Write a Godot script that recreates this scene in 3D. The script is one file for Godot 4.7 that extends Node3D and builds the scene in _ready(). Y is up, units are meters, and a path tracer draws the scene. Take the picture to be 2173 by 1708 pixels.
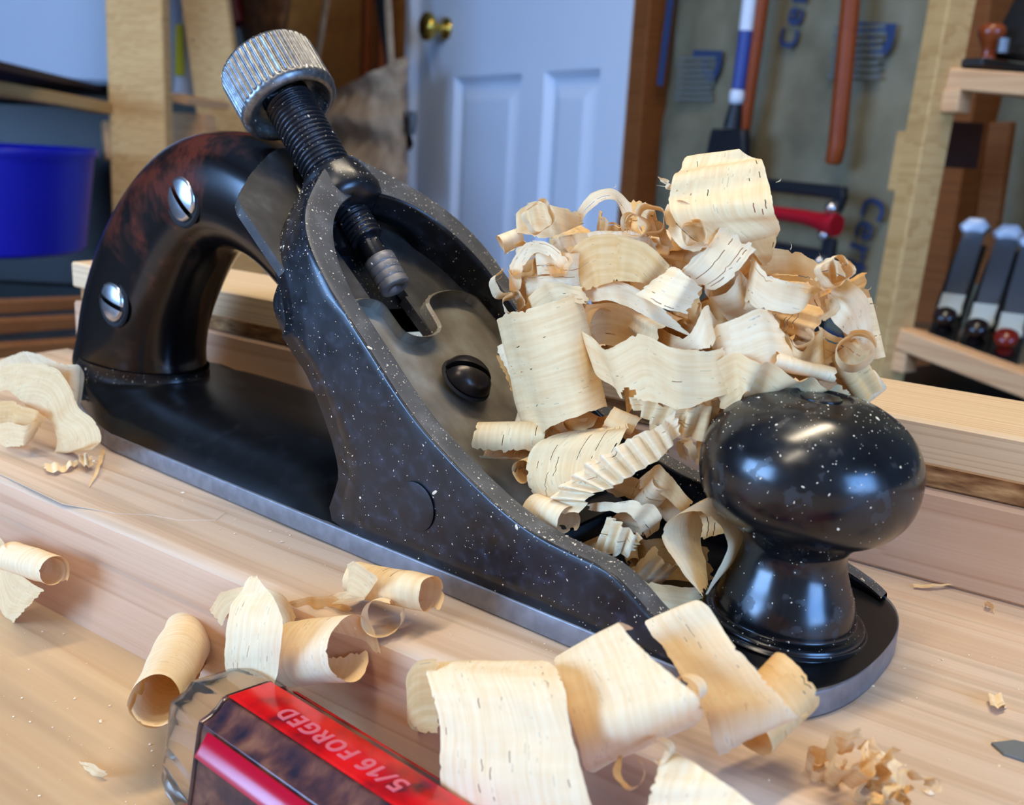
extends Node3D
# All lengths inside the builders are millimetres; meshes are stored in metres.
# World frame: x runs along the plane towards its toe, y is up (0 = top of the planed board), z is across the plane towards the viewer.

const MM := 0.001
var M := {}
var used := {}
var frames := {}
var room_frame := Transform3D(Basis(Vector3(0.9437, 0, 0.3299), Vector3.UP, Vector3(-0.3299, 0, 0.9437)).orthonormalized(), Vector3(426.5, 0, -893.2))

func _ready():
	make_camera()
	make_sky()
	make_lights()
	make_materials()
	build_room()
	build_bench()
	build_background()
	build_plane()
	build_screwdriver()
	build_shavings()
	build_dust()

# ------------------------------------------------------------------ camera, sky, lamps

func make_camera():
	var cam := Camera3D.new()
	cam.name = "camera"
	add_child(cam)
	var b := Basis(Vector3(0.7775, 0.0506, -0.6268), Vector3(-0.1986, 0.9655, -0.1684), Vector3(0.5966, 0.2554, 0.7608)).orthonormalized()
	cam.transform = Transform3D(b, Vector3(58, 87, 161) * MM)
	var a := CameraAttributesPhysical.new()
	a.frustum_focal_length = 28.945
	a.frustum_near = 0.02
	a.frustum_far = 30.0
	a.frustum_focus_distance = 0.196
	a.exposure_aperture = 22.0
	cam.attributes = a
	cam.current = true

func make_sky():
	var env := Environment.new()
	env.background_mode = Environment.BG_SKY
	var sky := Sky.new()
	var sm := ProceduralSkyMaterial.new()
	sm.sky_top_color = Color(0.36, 0.56, 0.9)
	sm.sky_horizon_color = Color(0.74, 0.84, 0.97)
	sm.ground_bottom_color = Color(0.3, 0.33, 0.28)
	sm.ground_horizon_color = Color(0.6, 0.66, 0.68)
	sm.sky_energy_multiplier = 2.6
	sky.sky_material = sm
	env.sky = sky
	env.tonemap_mode = Environment.TONE_MAPPER_LINEAR
	env.tonemap_exposure = 1.05
	env.sdfgi_enabled = true
	env.ssao_enabled = true
	env.ssil_enabled = true
	var we := WorldEnvironment.new()
	we.name = "world_environment"
	we.environment = env
	add_child(we)

const WIN_NEAR := 5.4
const WIN_SIDE := 2.4
const TUBE := 2.1

func area(called: String, at: Vector3, look: Vector3, size: Vector2, color: Color, energy: float):
	var l := AreaLight3D.new()
	l.name = called
	l.area_size = size * MM
	l.light_color = color
	l.light_energy = energy
	l.area_range = 12.0
	l.area_attenuation = 2.0
	l.shadow_enabled = true
	add_child(l)
	var p := room_frame * at * MM
	var d := (room_frame.basis * look).normalized()
	var up := Vector3.UP if absf(d.y) < 0.9 else room_frame.basis.x
	l.transform = Transform3D(Basis.looking_at(d, up), p)

func make_lights():
	# daylight falling in through the two windows, and two ceiling tubes
	area("window_daylight_near", Vector3(-560, 470, 2980), Vector3(0, -0.08, -1), Vector2(1150, 800), Color(0.55, 0.75, 1.0), WIN_NEAR)
	area("window_daylight_side", Vector3(1480, 450, 860), Vector3(-1, -0.08, 0), Vector2(800, 760), Color(0.46, 0.70, 1.0), WIN_SIDE)
	area("ceiling_tube_light", Vector3(300, 1690, 2350), Vector3(0, -1, 0), Vector2(1150, 130), Color(1.0, 0.94, 0.84), TUBE * 0.55)
	area("ceiling_tube_light_far", Vector3(-250, 1690, 900), Vector3(0, -1, 0), Vector2(1150, 130), Color(1.0, 0.93, 0.81), TUBE)

# ------------------------------------------------------------------ naming

func numbered(called: String) -> String:
	var k: int = used.get(called, -1) + 1
	used[called] = k
	return called if k == 0 else "%s_%03d" % [called, k]

func thing(called: String, label: String, category: String, xf := Transform3D(), group := "", kind := "") -> Node3D:
	var o := Node3D.new()
	o.name = numbered(called)
	add_child(o, true)
	o.transform = Transform3D(xf.basis, xf.origin * MM)
	o.set_meta("label", label)
	o.set_meta("category", category)
	if group: o.set_meta("group", group)
	if kind: o.set_meta("kind", kind)
	return o

func struct(called: String, label: String, xf := Transform3D()) -> Node3D:
	var o := Node3D.new()
	o.name = called
	add_child(o, true)
	o.transform = Transform3D(xf.basis, xf.origin * MM)
	o.set_meta("label", label)
	o.set_meta("kind", "structure")
	return o

func part(mb: MB, called: String, mat: Material, parent: Node3D, label := "") -> MeshInstance3D:
	var mi := MeshInstance3D.new()
	mi.name = called
	mi.mesh = mb.mesh(mat)
	parent.add_child(mi, true)
	if label: mi.set_meta("label", label)
	return mi

func single(mb: MB, called: String, label: String, category: String, mat: Material, xf := Transform3D(), group := "", kind := "") -> MeshInstance3D:
	var mi := MeshInstance3D.new()
	mi.name = numbered(called)
	mi.mesh = mb.mesh(mat)
	add_child(mi, true)
	mi.transform = Transform3D(xf.basis, xf.origin * MM)
	mi.set_meta("label", label)
	mi.set_meta("category", category)
	if group: mi.set_meta("group", group)
	if kind: mi.set_meta("kind", kind)
	return mi

# ------------------------------------------------------------------ mesh builder

class MB:
	var v := PackedVector3Array()
	var n := PackedVector3Array()
	var uv := PackedVector2Array()
	var ix := PackedInt32Array()

	func grid(rows: Array, close_r := false, close_c := false, uvs: Array = [], skip := PackedByteArray()):
		# rows of points, joined into quads; normals are weighted by area, so large flats stay flat
		var nr: int = rows.size()
		var nc: int = rows[0].size()
		var base := v.size()
		var acc := PackedVector3Array()
		acc.resize(nr * nc)
		for r in nr:
			v.append_array(rows[r])
			if uvs.size(): uv.append_array(uvs[r])
		if uvs.is_empty(): uv.resize(v.size())
		for r in (nr if close_r else nr - 1):
			var r2: int = (r + 1) % nr
			for c in (nc if close_c else nc - 1):
				var c2: int = (c + 1) % nc
				var a := r * nc + c
				var b := r * nc + c2
				var d := r2 * nc + c
				var e := r2 * nc + c2
				var pa := v[base + a]
				var pb := v[base + b]
				var pd := v[base + d]
				var pe := v[base + e]
				var f := (pb - pd).cross(pe - pa)
				acc[a] += f
				acc[b] += f
				acc[d] += f
				acc[e] += f
				if skip.size() and skip[r * (nc - 1) + c]: continue
				ix.append_array([base + a, base + b, base + e, base + a, base + e, base + d])
		for k in acc.size():
			n.append(-acc[k].normalized() if acc[k].length_squared() > 1e-12 else Vector3.UP)

	func face(pts: Array):
		# one flat convex face of its own
		var base := v.size()
		var nn := Vector3.ZERO
		for k in range(1, pts.size() - 1):
			nn += (pts[k] - pts[0]).cross(pts[k + 1] - pts[0])
		nn = -nn.normalized()
		for p in pts:
			v.append(p); n.append(nn); uv.append(Vector2.ZERO)
		for k in range(1, pts.size() - 1):
			ix.append_array([base, base + k, base + k + 1])

	func box(c: Vector3, s: Vector3, bv := 0.0, b := Basis()):
		hexa(c, s, s, bv, b)

	func hexa(c: Vector3, s: Vector3, top: Vector3, bv := 0.0, b := Basis()):
		# a box with chamfered edges; top gives the x and z size of its upper end
		var q := func(ax: int, sx: int, sy: int, sz: int) -> Vector3:
			var w := (top if sy > 0 else s) * 0.5
			var p := Vector3(sx * w.x, sy * s.y * 0.5, sz * w.z)
			if ax != 0: p.x -= sx * bv
			if ax != 1: p.y -= sy * bv
			if ax != 2: p.z -= sz * bv
			return c + b * p
		for g in [-1, 1]:
			var s1: int = g
			face([q.call(0, g, -s1, -1), q.call(0, g, s1, -1), q.call(0, g, s1, 1), q.call(0, g, -s1, 1)])
			face([q.call(1, -1, g, -s1), q.call(1, -1, g, s1), q.call(1, 1, g, s1), q.call(1, 1, g, -s1)])
			face([q.call(2, -s1, -1, g), q.call(2, s1, -1, g), q.call(2, s1, 1, g), q.call(2, -s1, 1, g)])
		if bv <= 0.0: return
		for a in [-1, 1]:
			for d in [-1, 1]:
				var k: int = a * d
				face([q.call(1, -k, a, d), q.call(1, k, a, d), q.call(2, k, a, d), q.call(2, -k, a, d)])
				face([q.call(2, a, -k, d), q.call(2, a, k, d), q.call(0, a, k, d), q.call(0, a, -k, d)])
				face([q.call(0, a, d, -k), q.call(0, a, d, k), q.call(1, a, d, k), q.call(1, a, d, -k)])
				for e in [-1, 1]:
					face([q.call(0, a, d, e), q.call(1, a, d, e), q.call(2, a, d, e)] if a * d * e > 0 else [q.call(0, a, d, e), q.call(2, a, d, e), q.call(1, a, d, e)])

	func bar(p: Vector3, q: Vector3, w: float, t: float, side: Vector3, bv := 1.0):
		# a straight board from p to q, w wide along side, t thick
		var y := (q - p).normalized()
		var z := side.cross(y).normalized()
		var x := y.cross(z)
		box((p + q) * 0.5, Vector3(w, (q - p).length(), t), bv, Basis(x, y, z))

	func tube(pts: Array, radii: Array, sides := 16, caps := true, sq := 1.0, side := Vector3.ZERO):
		# a round bar along pts; sq stretches it along side
		var rows := []
		var cnt := pts.size()
		var ref := side if side != Vector3.ZERO else Vector3(0.123, 0.97, 0.21)
		var px := Vector3.ZERO
		for k in cnt:
			var t: Vector3 = (pts[mini(k + 1, cnt - 1)] - pts[maxi(k - 1, 0)]).normalized()
			if k == 0 or side != Vector3.ZERO:
				px = (ref - t * ref.dot(t)).normalized()
			else:
				px = (px - t * px.dot(t)).normalized()
			var pz := t.cross(px)
			var row := PackedVector3Array()
			for j in sides:
				var an := TAU * j / sides
				row.append(pts[k] + (px * cos(an) * sq + pz * sin(an)) * radii[k])
			rows.append(row)
		grid(rows, false, true)
		if caps:
			disc(rows[0], pts[0])
			disc(rows[cnt - 1], pts[cnt - 1], true)

	func disc(ring: PackedVector3Array, c: Vector3, flip := false):
		var m := ring.size()
		var base := v.size()
		var nn := -(ring[0] - c).cross(ring[m / 4] - c).normalized() * (-1.0 if flip else 1.0)
		v.append(c); n.append(nn); uv.append(Vector2.ZERO)
		for p in ring:
			v.append(p); n.append(nn); uv.append(Vector2.ZERO)
		for j in m:
			if flip: ix.append_array([base, base + 1 + (j + 1) % m, base + 1 + j])
			else: ix.append_array([base, base + 1 + j, base + 1 + (j + 1) % m])

	func lathe(prof: Array, o: Vector3, axis: Vector3, sides := 40, ribs := 0, rib_depth := 0.0):
		# prof: Vector2(radius, height along axis)
		var y := axis.normalized()
		var x := y.cross(Vector3(0.31, 0.2, 0.93)).normalized()
		var z := x.cross(y)
		var rows := []
		for p in prof:
			var row := PackedVector3Array()
			for j in sides:
				var an := TAU * j / sides
				var r: float = p.x
				row.append(o + y * p.y + (x * cos(an) + z * sin(an)) * r)
			rows.append(row)
		grid(rows, false, true)

	func prism(poly: PackedVector2Array, xf: Transform3D, h: float, bv := 0.0):
		# poly in the xy plane of xf, raised by h along its z, with a bevelled upper edge
		var m := poly.size()
		var low := PackedVector3Array()
		var mid := PackedVector3Array()
		var top := PackedVector3Array()
		var inner := PackedVector2Array()
		var area2 := 0.0
		for k in m:
			area2 += poly[k].cross(poly[(k + 1) % m])
		for k in m:
			var e1 := (poly[k] - poly[(k + m - 1) % m]).normalized()
			var e2 := (poly[(k + 1) % m] - poly[k]).normalized()
			var nn := (Vector2(-e1.y, e1.x) + Vector2(-e2.y, e2.x)).normalized() * signf(area2)
			inner.append(poly[k] + nn * bv)
			low.append(xf * Vector3(poly[k].x, poly[k].y, 0))
			mid.append(xf * Vector3(poly[k].x, poly[k].y, h - bv))
			top.append(xf * Vector3(inner[k].x, inner[k].y, h))
		for k in m:
			var k2 := (k + 1) % m
			face([low[k], mid[k], mid[k2], low[k2]] if area2 > 0 else [low[k], low[k2], mid[k2], mid[k]])
			if bv > 0.0: face([mid[k], top[k], top[k2], mid[k2]] if area2 > 0 else [mid[k], mid[k2], top[k2], top[k]])
		for pass_no in 2:
			var ring := low if pass_no == 0 else top
			var idx := Geometry2D.triangulate_polygon(poly if pass_no == 0 else inner)
			for k in range(0, idx.size(), 3):
				face([ring[idx[k]], ring[idx[k + 1]], ring[idx[k + 2]]])

	func add(o: MB):
		var base := v.size()
		v.append_array(o.v); n.append_array(o.n); uv.append_array(o.uv)
		for k in o.ix: ix.append(base + k)

	func mesh(mat: Material) -> ArrayMesh:
		var a := []
		a.resize(Mesh.ARRAY_MAX)
		var vs := PackedVector3Array()
		vs.resize(v.size())
		for k in v.size(): vs[k] = v[k] * 0.001
		a[Mesh.ARRAY_VERTEX] = vs
		a[Mesh.ARRAY_NORMAL] = n
		a[Mesh.ARRAY_TEX_UV] = uv
		a[Mesh.ARRAY_INDEX] = ix
		var am := ArrayMesh.new()
		am.add_surface_from_arrays(Mesh.PRIMITIVE_TRIANGLES, a)
		am.surface_set_material(0, mat)
		return am

func mb() -> MB:
	return MB.new()

func spline(pts: Array, per := 8) -> Array:
	var out := []
	for k in pts.size() - 1:
		var a = pts[maxi(k - 1, 0)]
		var b = pts[k]
		var c = pts[k + 1]
		var d = pts[mini(k + 2, pts.size() - 1)]
		for j in per:
			out.append(b.cubic_interpolate(c, a, d, float(j) / per))
	out.append(pts[-1])
	return out

func fspline(pts: Array, per := 8) -> Array:
	var out := []
	for k in pts.size() - 1:
		for j in per:
			out.append(cubic_interpolate(pts[k], pts[k + 1], pts[maxi(k - 1, 0)], pts[mini(k + 2, pts.size() - 1)], float(j) / per))
	out.append(pts[-1])
	return out

# ------------------------------------------------------------------ materials

func std(color: Color, rough := 0.7, metal := 0.0, spec := 0.5) -> StandardMaterial3D:
	var m := StandardMaterial3D.new()
	m.albedo_color = color
	m.roughness = rough
	m.metallic = metal
	m.metallic_specular = spec
	m.cull_mode = BaseMaterial3D.CULL_DISABLED
	return m

func noise_tex(freq: float, ramp: Array, size := 512, octaves := 4, seed_no := 1, kind := FastNoiseLite.TYPE_SIMPLEX_SMOOTH, h := 0) -> NoiseTexture2D:
	var f := FastNoiseLite.new()
	f.noise_type = kind
	f.frequency = freq
	f.seed = seed_no
	f.fractal_octaves = octaves
	var t := NoiseTexture2D.new()
	t.width = size
	t.height = h if h > 0 else size
	t.seamless = true
	t.noise = f
	if ramp.size():
		var g := Gradient.new()
		var off := PackedFloat32Array()
		var col := PackedColorArray()
		for r in ramp:
			off.append(r[0]); col.append(r[1])
		g.offsets = off
		g.colors = col
		t.color_ramp = g
	return t

func tri(m: StandardMaterial3D, s: Vector3, off := Vector3.ZERO):
	m.uv1_triplanar = true
	m.uv1_triplanar_sharpness = 8.0
	m.uv1_scale = s
	m.uv1_offset = off

func wood_image(w: int, h: int, seed_no: int, pale: Color, late: Color, rings: float, wave: float, knot := Vector3(-9, 0, 0), worn := 0.0) -> ImageTexture:
	# grain runs along the width; growth rings cross the height
	var f := FastNoiseLite.new()
	f.seed = seed_no
	f.frequency = 1.0
	f.fractal_octaves = 3
	var g := FastNoiseLite.new()
	g.seed = seed_no + 7
	g.frequency = 1.0
	g.fractal_octaves = 2
	var data := PackedByteArray()
	data.resize(w * h * 3)
	var k := 0
	for y in h:
		var vv := float(y) / h
		for x in w:
			var uu := float(x) / w
			var p := vv + wave * f.get_noise_2d(uu * 1.6, vv * 2.2)
			var dark := 0.0
			if knot.x > -1.0:
				var dx := (uu - knot.x) * float(w) / h
				var dy := vv - knot.y
				var dd := dx * dx * 0.35 + dy * dy
				p += signf(dy) * knot.z * 1.3 * exp(-dd / (knot.z * knot.z * 3.0))
				dark = clampf(1.4 - sqrt(dx * dx + dy * dy) / (knot.z * 0.45), 0.0, 1.0)
			var r := p * rings + 0.9 * f.get_noise_2d(vv * 9.0, 40.0)
			r -= floorf(r)
			var ring := r * r * r * (1.0 if r < 0.93 else (1.0 - r) / 0.07)
			var fibre := g.get_noise_2d(uu * 9.0, vv * 170.0)
			var blot := f.get_noise_2d(uu * 2.3 + 31.0, vv * 3.1)
			var q := clampf(0.62 * ring + 0.16 * fibre + 0.10 * blot + 0.1, 0.0, 1.0)
			var c := pale.lerp(late, q)
			if dark > 0.0: c = c.lerp(Color(0.30, 0.17, 0.09), dark * 0.85)
			if worn > 0.0:
				var dirt := f.get_noise_2d(uu * 5.0 + 9.0, vv * 26.0 + 3.0)
				c = c.lerp(Color(0.55, 0.47, 0.37), clampf((dirt - 0.05) * 1.6, 0.0, 1.0) * worn)
			data[k] = int(clampf(c.r, 0, 1) * 255.0)
			data[k + 1] = int(clampf(c.g, 0, 1) * 255.0)
			data[k + 2] = int(clampf(c.b, 0, 1) * 255.0)
			k += 3
	return ImageTexture.create_from_image(Image.create_from_data(w, h, false, Image.FORMAT_RGB8, data))

func wood(tex: Texture2D, along: float, across: float, axis := 0, rough := 0.62, tint := Color.WHITE, off := Vector3.ZERO) -> StandardMaterial3D:
	# tex covers along x across millimetres; axis is the direction of the grain (0 x, 1 y, 2 z)
	var m := std(tint, rough, 0.0, 0.35)
	m.albedo_texture = tex
	var s := Vector3.ONE * (1000.0 / across)
	s[axis] = 1000.0 / along
	tri(m, s, off)
	return m

func shaving_image(w: int, h: int, seed_no: int, pale: Color, dark: Color) -> ImageTexture:
	# fine fibres and growth lines along the width, faint cross ripples
	var f := FastNoiseLite.new()
	f.seed = seed_no
	f.frequency = 1.0
	f.fractal_octaves = 3
	var data := PackedByteArray()
	data.resize(w * h * 3)
	var k := 0
	for y in h:
		var vv := float(y) / h
		for x in w:
			var uu := float(x) / w
			var line := f.get_noise_2d(uu * 3.0, vv * 26.0 + 0.6 * f.get_noise_2d(uu * 2.0, vv * 2.0))
			var fine := f.get_noise_2d(uu * 10.0 + 50.0, vv * 90.0)
			var cross := f.get_noise_2d(uu * 34.0, vv * 3.0 + 20.0)
			var q := clampf(0.3 + 0.62 * line + 0.2 * fine + 0.2 * cross, 0.0, 1.0)
			var c := pale.lerp(dark, q)
			if fine < -0.55 and line < 0.0: c = c.darkened(0.16)
			data[k] = int(c.r * 255.0)
			data[k + 1] = int(c.g * 255.0)
			data[k + 2] = int(c.b * 255.0)
			k += 3
	return ImageTexture.create_from_image(Image.create_from_data(w, h, false, Image.FORMAT_RGB8, data))

func grip_image(w: int, h: int) -> ImageTexture:
	# black hard rubber, rubbed red brown along its back (v near 0 and 1 is the outer side) and towards the top
	var f := FastNoiseLite.new()
	f.seed = 37
	f.frequency = 1.0
	f.fractal_octaves = 5
	var data := PackedByteArray()
	data.resize(w * h * 3)
	var k := 0
	for y in h:
		var vv := float(y) / h
		var back := pow(0.5 + 0.5 * cos(TAU * (vv - 0.44)), 1.1)
		for x in w:
			var uu := float(x) / w
			var where := back * smoothstep(0.05, 0.5, uu) * (1.0 - smoothstep(0.66, 0.78, uu))
			var n := f.get_noise_2d(uu * 9.0, vv * 7.0)
			var fine := f.get_noise_2d(uu * 60.0 + 9.0, vv * 22.0)
			var q := clampf((where * 1.35 - 0.45 + n * 1.1 + fine * 0.5) * 0.85, 0.0, 0.9)
			var c := Color(0.055, 0.047, 0.05).lerp(Color(0.36, 0.16, 0.105), q)
			data[k] = int(c.r * 255.0)
			data[k + 1] = int(c.g * 255.0)
			data[k + 2] = int(c.b * 255.0)
			k += 3
	return ImageTexture.create_from_image(Image.create_from_data(w, h, false, Image.FORMAT_RGB8, data))

func make_materials():
	var pale := Color(0.90, 0.76, 0.58)
	var board_tex := wood_image(1024, 512, 3, Color(0.845, 0.745, 0.635), Color(0.75, 0.61, 0.48), 9.0, 0.05, Vector3(-9, 0, 0), 0.35)
	var rail_tex := wood_image(1024, 256, 12, Color(0.93, 0.81, 0.64), Color(0.78, 0.62, 0.45), 24.0, 0.02)
	var face_tex := wood_image(512, 256, 21, Color(0.86, 0.71, 0.57), Color(0.74, 0.55, 0.41), 5.0, 0.12)
	var bench_tex := wood_image(1024, 512, 31, Color(0.82, 0.70, 0.54), Color(0.73, 0.58, 0.42), 6.0, 0.08, Vector3(-9, 0, 0), 0.3)
	var stud_tex := wood_image(512, 256, 41, Color(0.83, 0.67, 0.45), Color(0.66, 0.48, 0.27), 6.0, 0.2, Vector3(0.56, 0.42, 0.07))
	M.board = wood(board_tex, 1000.0, 115.0, 0, 0.6)
	M.board_edge = wood(face_tex, 1000.0, 90.0, 0, 0.62, Color(1.0, 0.98, 0.96), Vector3(0.1, 0.6, 0.2))
	M.board.uv1_offset = Vector3(0.4, 0.2, 0.52)
	M.rail = wood(rail_tex, 1000.0, 44.0, 0, 0.6, Color.WHITE, Vector3(0.4, 0.1, 0.7))
	M.rail_face = wood(face_tex, 1000.0, 80.0, 0, 0.62)
	M.bench = wood(bench_tex, 1100.0, 300.0, 0, 0.6)
	M.stud = wood(stud_tex, 900.0, 110.0, 0, 0.7)
	M.stud_dark = wood(stud_tex, 900.0, 110.0, 0, 0.75, Color(0.58, 0.43, 0.31))
	M.post = wood(stud_tex, 1300.0, 170.0, 0, 0.7, Color(0.94, 0.93, 0.9))
	M.shelf = wood(face_tex, 700.0, 130.0, 0, 0.7, Color(0.98, 0.93, 0.84))
	M.shelf_old = wood(face_tex, 700.0, 130.0, 0, 0.75, Color(0.72, 0.6, 0.46))
	M.plywood = wood(bench_tex, 1500.0, 500.0, 1, 0.75, Color(1.0, 0.76, 0.48))
	M.orange_wood = wood(bench_tex, 800.0, 200.0, 1, 0.6, Color(0.66, 0.38, 0.16))
	M.dark_wood = wood(face_tex, 500.0, 120.0, 0, 0.6, Color(0.22, 0.13, 0.1))
	M.chipwood = std(Color.WHITE, 0.9)
	M.chipwood.albedo_texture = noise_tex(0.03, [[0.0, Color(0.42, 0.28, 0.15)], [0.45, Color(0.66, 0.47, 0.28)], [1.0, Color(0.85, 0.68, 0.45)]], 256, 4, 5)
	tri(M.chipwood, Vector3(14, 60, 60))

	# black japanned iron
	M.japan = std(Color.WHITE, 0.3, 0.0, 0.5)
	M.japan.albedo_texture = noise_tex(0.02, [[0.0, Color(0.05, 0.052, 0.06)], [0.5, Color(0.075, 0.08, 0.095)], [0.75, Color(0.12, 0.13, 0.16)], [1.0, Color(0.2, 0.22, 0.27)]], 512, 6, 11)
	M.japan.roughness_texture = noise_tex(0.012, [[0.0, Color(0.55, 0.55, 0.55)], [0.5, Color(0.85, 0.85, 0.85)], [1.0, Color(1, 1, 1)]], 256, 4, 17)
	M.japan.roughness = 0.36
	tri(M.japan, Vector3.ONE * 24.0)
	M.deck = std(Color.WHITE, 0.3, 0.0, 0.5)
	M.deck.albedo_texture = noise_tex(0.02, [[0.0, Color(0.045, 0.046, 0.05)], [0.6, Color(0.06, 0.062, 0.07)], [1.0, Color(0.12, 0.125, 0.14)]], 256, 6, 19)
	tri(M.deck, Vector3.ONE * 24.0)
	M.rim = std(Color.WHITE, 0.48, 0.0, 0.5)
	M.rim.albedo_texture = noise_tex(0.03, [[0.0, Color(0.24, 0.235, 0.225)], [0.6, Color(0.32, 0.31, 0.30)], [1.0, Color(0.46, 0.455, 0.44)]], 256, 5, 13)
	tri(M.rim, Vector3.ONE * 14.0)
	M.knob = std(Color.WHITE, 1.0, 0.0, 0.55)
	M.knob.albedo_texture = noise_tex(0.018, [[0.0, Color(0.055, 0.055, 0.06)], [0.5, Color(0.07, 0.07, 0.078)], [0.72, Color(0.085, 0.085, 0.09)], [0.76, Color(0.14, 0.14, 0.14)], [1.0, Color(0.17, 0.17, 0.165)]], 512, 4, 29)
	M.knob.roughness_texture = noise_tex(0.018, [[0.0, Color(0.16, 0.16, 0.16)], [0.5, Color(0.22, 0.22, 0.22)], [0.72, Color(0.26, 0.26, 0.26)], [0.76, Color(0.4, 0.4, 0.4)], [1.0, Color(0.45, 0.45, 0.45)]], 512, 4, 29)
	tri(M.knob, Vector3.ONE * 16.0)
	M.rubber = std(Color.WHITE, 0.2, 0.0, 0.5)
	M.rubber.albedo_texture = grip_image(512, 512)
	M.steel = std(Color.WHITE, 0.45, 0.5, 0.5)
	M.steel.albedo_texture = noise_tex(0.04, [[0.0, Color(0.46, 0.45, 0.45)], [0.5, Color(0.51, 0.50, 0.50)], [1.0, Color(0.56, 0.55, 0.55)]], 256, 4, 43)
	tri(M.steel, Vector3.ONE * 20.0)
	M.bright_steel = std(Color(0.78, 0.79, 0.81), 0.27, 0.95)
	M.knurl = std(Color.WHITE, 0.38, 0.85)
	M.knurl.albedo_texture = noise_tex(0.05, [[0.0, Color(0.36, 0.36, 0.36)], [0.6, Color(0.5, 0.5, 0.5)], [1.0, Color(0.62, 0.62, 0.62)]], 256, 4, 44)
	tri(M.knurl, Vector3.ONE * 30.0)
	M.dark_steel = std(Color(0.2, 0.2, 0.215), 0.32, 0.7)
	M.blade = std(Color.WHITE, 0.5, 0.35, 0.5)
	M.blade.albedo_texture = noise_tex(0.03, [[0.0, Color(0.19, 0.18, 0.175)], [0.6, Color(0.26, 0.25, 0.24)], [1.0, Color(0.36, 0.35, 0.33)]], 256, 5, 47)
	tri(M.blade, Vector3.ONE * 18.0)
	M.cap = std(Color.WHITE, 0.5, 0.45, 0.5)
	M.cap.albedo_texture = noise_tex(0.02, [[0.0, Color(0.40, 0.36, 0.31)], [0.5, Color(0.52, 0.485, 0.43)], [0.8, Color(0.60, 0.585, 0.54)], [1.0, Color(0.70, 0.69, 0.66)]], 256, 5, 53)
	tri(M.cap, Vector3.ONE * 15.0)
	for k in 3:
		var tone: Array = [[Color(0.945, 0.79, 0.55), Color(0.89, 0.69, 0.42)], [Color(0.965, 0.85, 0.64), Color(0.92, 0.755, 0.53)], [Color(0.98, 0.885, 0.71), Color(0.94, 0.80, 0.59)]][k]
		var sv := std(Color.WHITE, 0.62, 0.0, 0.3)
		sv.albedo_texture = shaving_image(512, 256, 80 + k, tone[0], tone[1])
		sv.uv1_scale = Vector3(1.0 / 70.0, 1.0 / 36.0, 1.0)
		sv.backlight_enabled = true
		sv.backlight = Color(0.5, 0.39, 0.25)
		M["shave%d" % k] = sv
	M.dust = std(Color(0.93, 0.84, 0.70), 0.8)
	M.clear = std(Color(0.93, 0.90, 0.84, 0.03), 0.06)
	M.clear.refraction_enabled = true
	M.clear.refraction_scale = 0.045
	M.amber = std(Color.WHITE, 0.16, 0.0, 0.5)
	M.amber.albedo_texture = noise_tex(0.02, [[0.0, Color(0.10, 0.11, 0.18)], [0.4, Color(0.30, 0.19, 0.19)], [0.7, Color(0.46, 0.30, 0.24)], [1.0, Color(0.55, 0.40, 0.30)]], 256, 5, 91)
	tri(M.amber, Vector3.ONE * 22.0)
	M.red_gloss = std(Color.WHITE, 0.2, 0.0, 0.5)
	M.red_gloss.albedo_texture = noise_tex(0.016, [[0.0, Color(0.30, 0.10, 0.14)], [0.22, Color(0.62, 0.05, 0.07)], [0.5, Color(0.78, 0.05, 0.06)], [1.0, Color(0.86, 0.11, 0.10)]], 256, 4, 93)
	tri(M.red_gloss, Vector3.ONE * 22.0)
	M.magenta = std(Color(0.66, 0.05, 0.16), 0.2)
	M.letter = std(Color(0.80, 0.38, 0.42), 0.5)
	M.slot = std(Color(0.04, 0.04, 0.045), 0.8)

	M.door = std(Color(0.80, 0.84, 0.90), 0.45, 0.0, 0.4)
	M.trim_white = std(Color(0.82, 0.84, 0.88), 0.5)
	M.brass = std(Color(0.80, 0.66, 0.30), 0.18, 1.0)
	M.kraft = std(Color.WHITE, 0.8, 0.0, 0.3)
	M.kraft.albedo_texture = noise_tex(0.01, [[0.0, Color(0.40, 0.375, 0.30)], [0.5, Color(0.46, 0.435, 0.35)], [1.0, Color(0.52, 0.49, 0.41)]], 256, 4, 61)
	tri(M.kraft, Vector3.ONE * 3.0)
	M.print_blue = std(Color(0.11, 0.20, 0.36), 0.8)
	M.print_grey = std(Color(0.36, 0.38, 0.37), 0.85)
	M.white_plastic = std(Color(0.62, 0.66, 0.72), 0.55)
	M.blue_plastic = std(Color(0.015, 0.05, 0.62), 0.4)
	M.black_plastic = std(Color(0.035, 0.035, 0.04), 0.45)
	M.black_web = std(Color(0.05, 0.055, 0.065), 0.85)
	M.navy_metal = std(Color(0.045, 0.06, 0.10), 0.5)
	M.red_paint = std(Color(0.62, 0.03, 0.11), 0.4)
	M.chrome = std(Color(0.88, 0.9, 0.93), 0.15, 1.0)
	M.canvas = std(Color.WHITE, 0.95, 0.0, 0.2)
	M.canvas.albedo_texture = noise_tex(0.012, [[0.0, Color(0.66, 0.55, 0.44)], [0.5, Color(0.76, 0.65, 0.53)], [1.0, Color(0.84, 0.74, 0.62)]], 256, 5, 67)
	tri(M.canvas, Vector3.ONE * 6.0)
	M.leather = std(Color.WHITE, 0.6)
	M.leather.albedo_texture = noise_tex(0.012, [[0.0, Color(0.30, 0.16, 0.06)], [0.5, Color(0.42, 0.25, 0.10)], [1.0, Color(0.52, 0.34, 0.16)]], 256, 4, 71)
	tri(M.leather, Vector3.ONE * 8.0)
	M.wall_paint = std(Color(0.62, 0.62, 0.6), 0.9)
	M.wall_grey = std(Color(0.30, 0.33, 0.34), 0.9)
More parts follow.
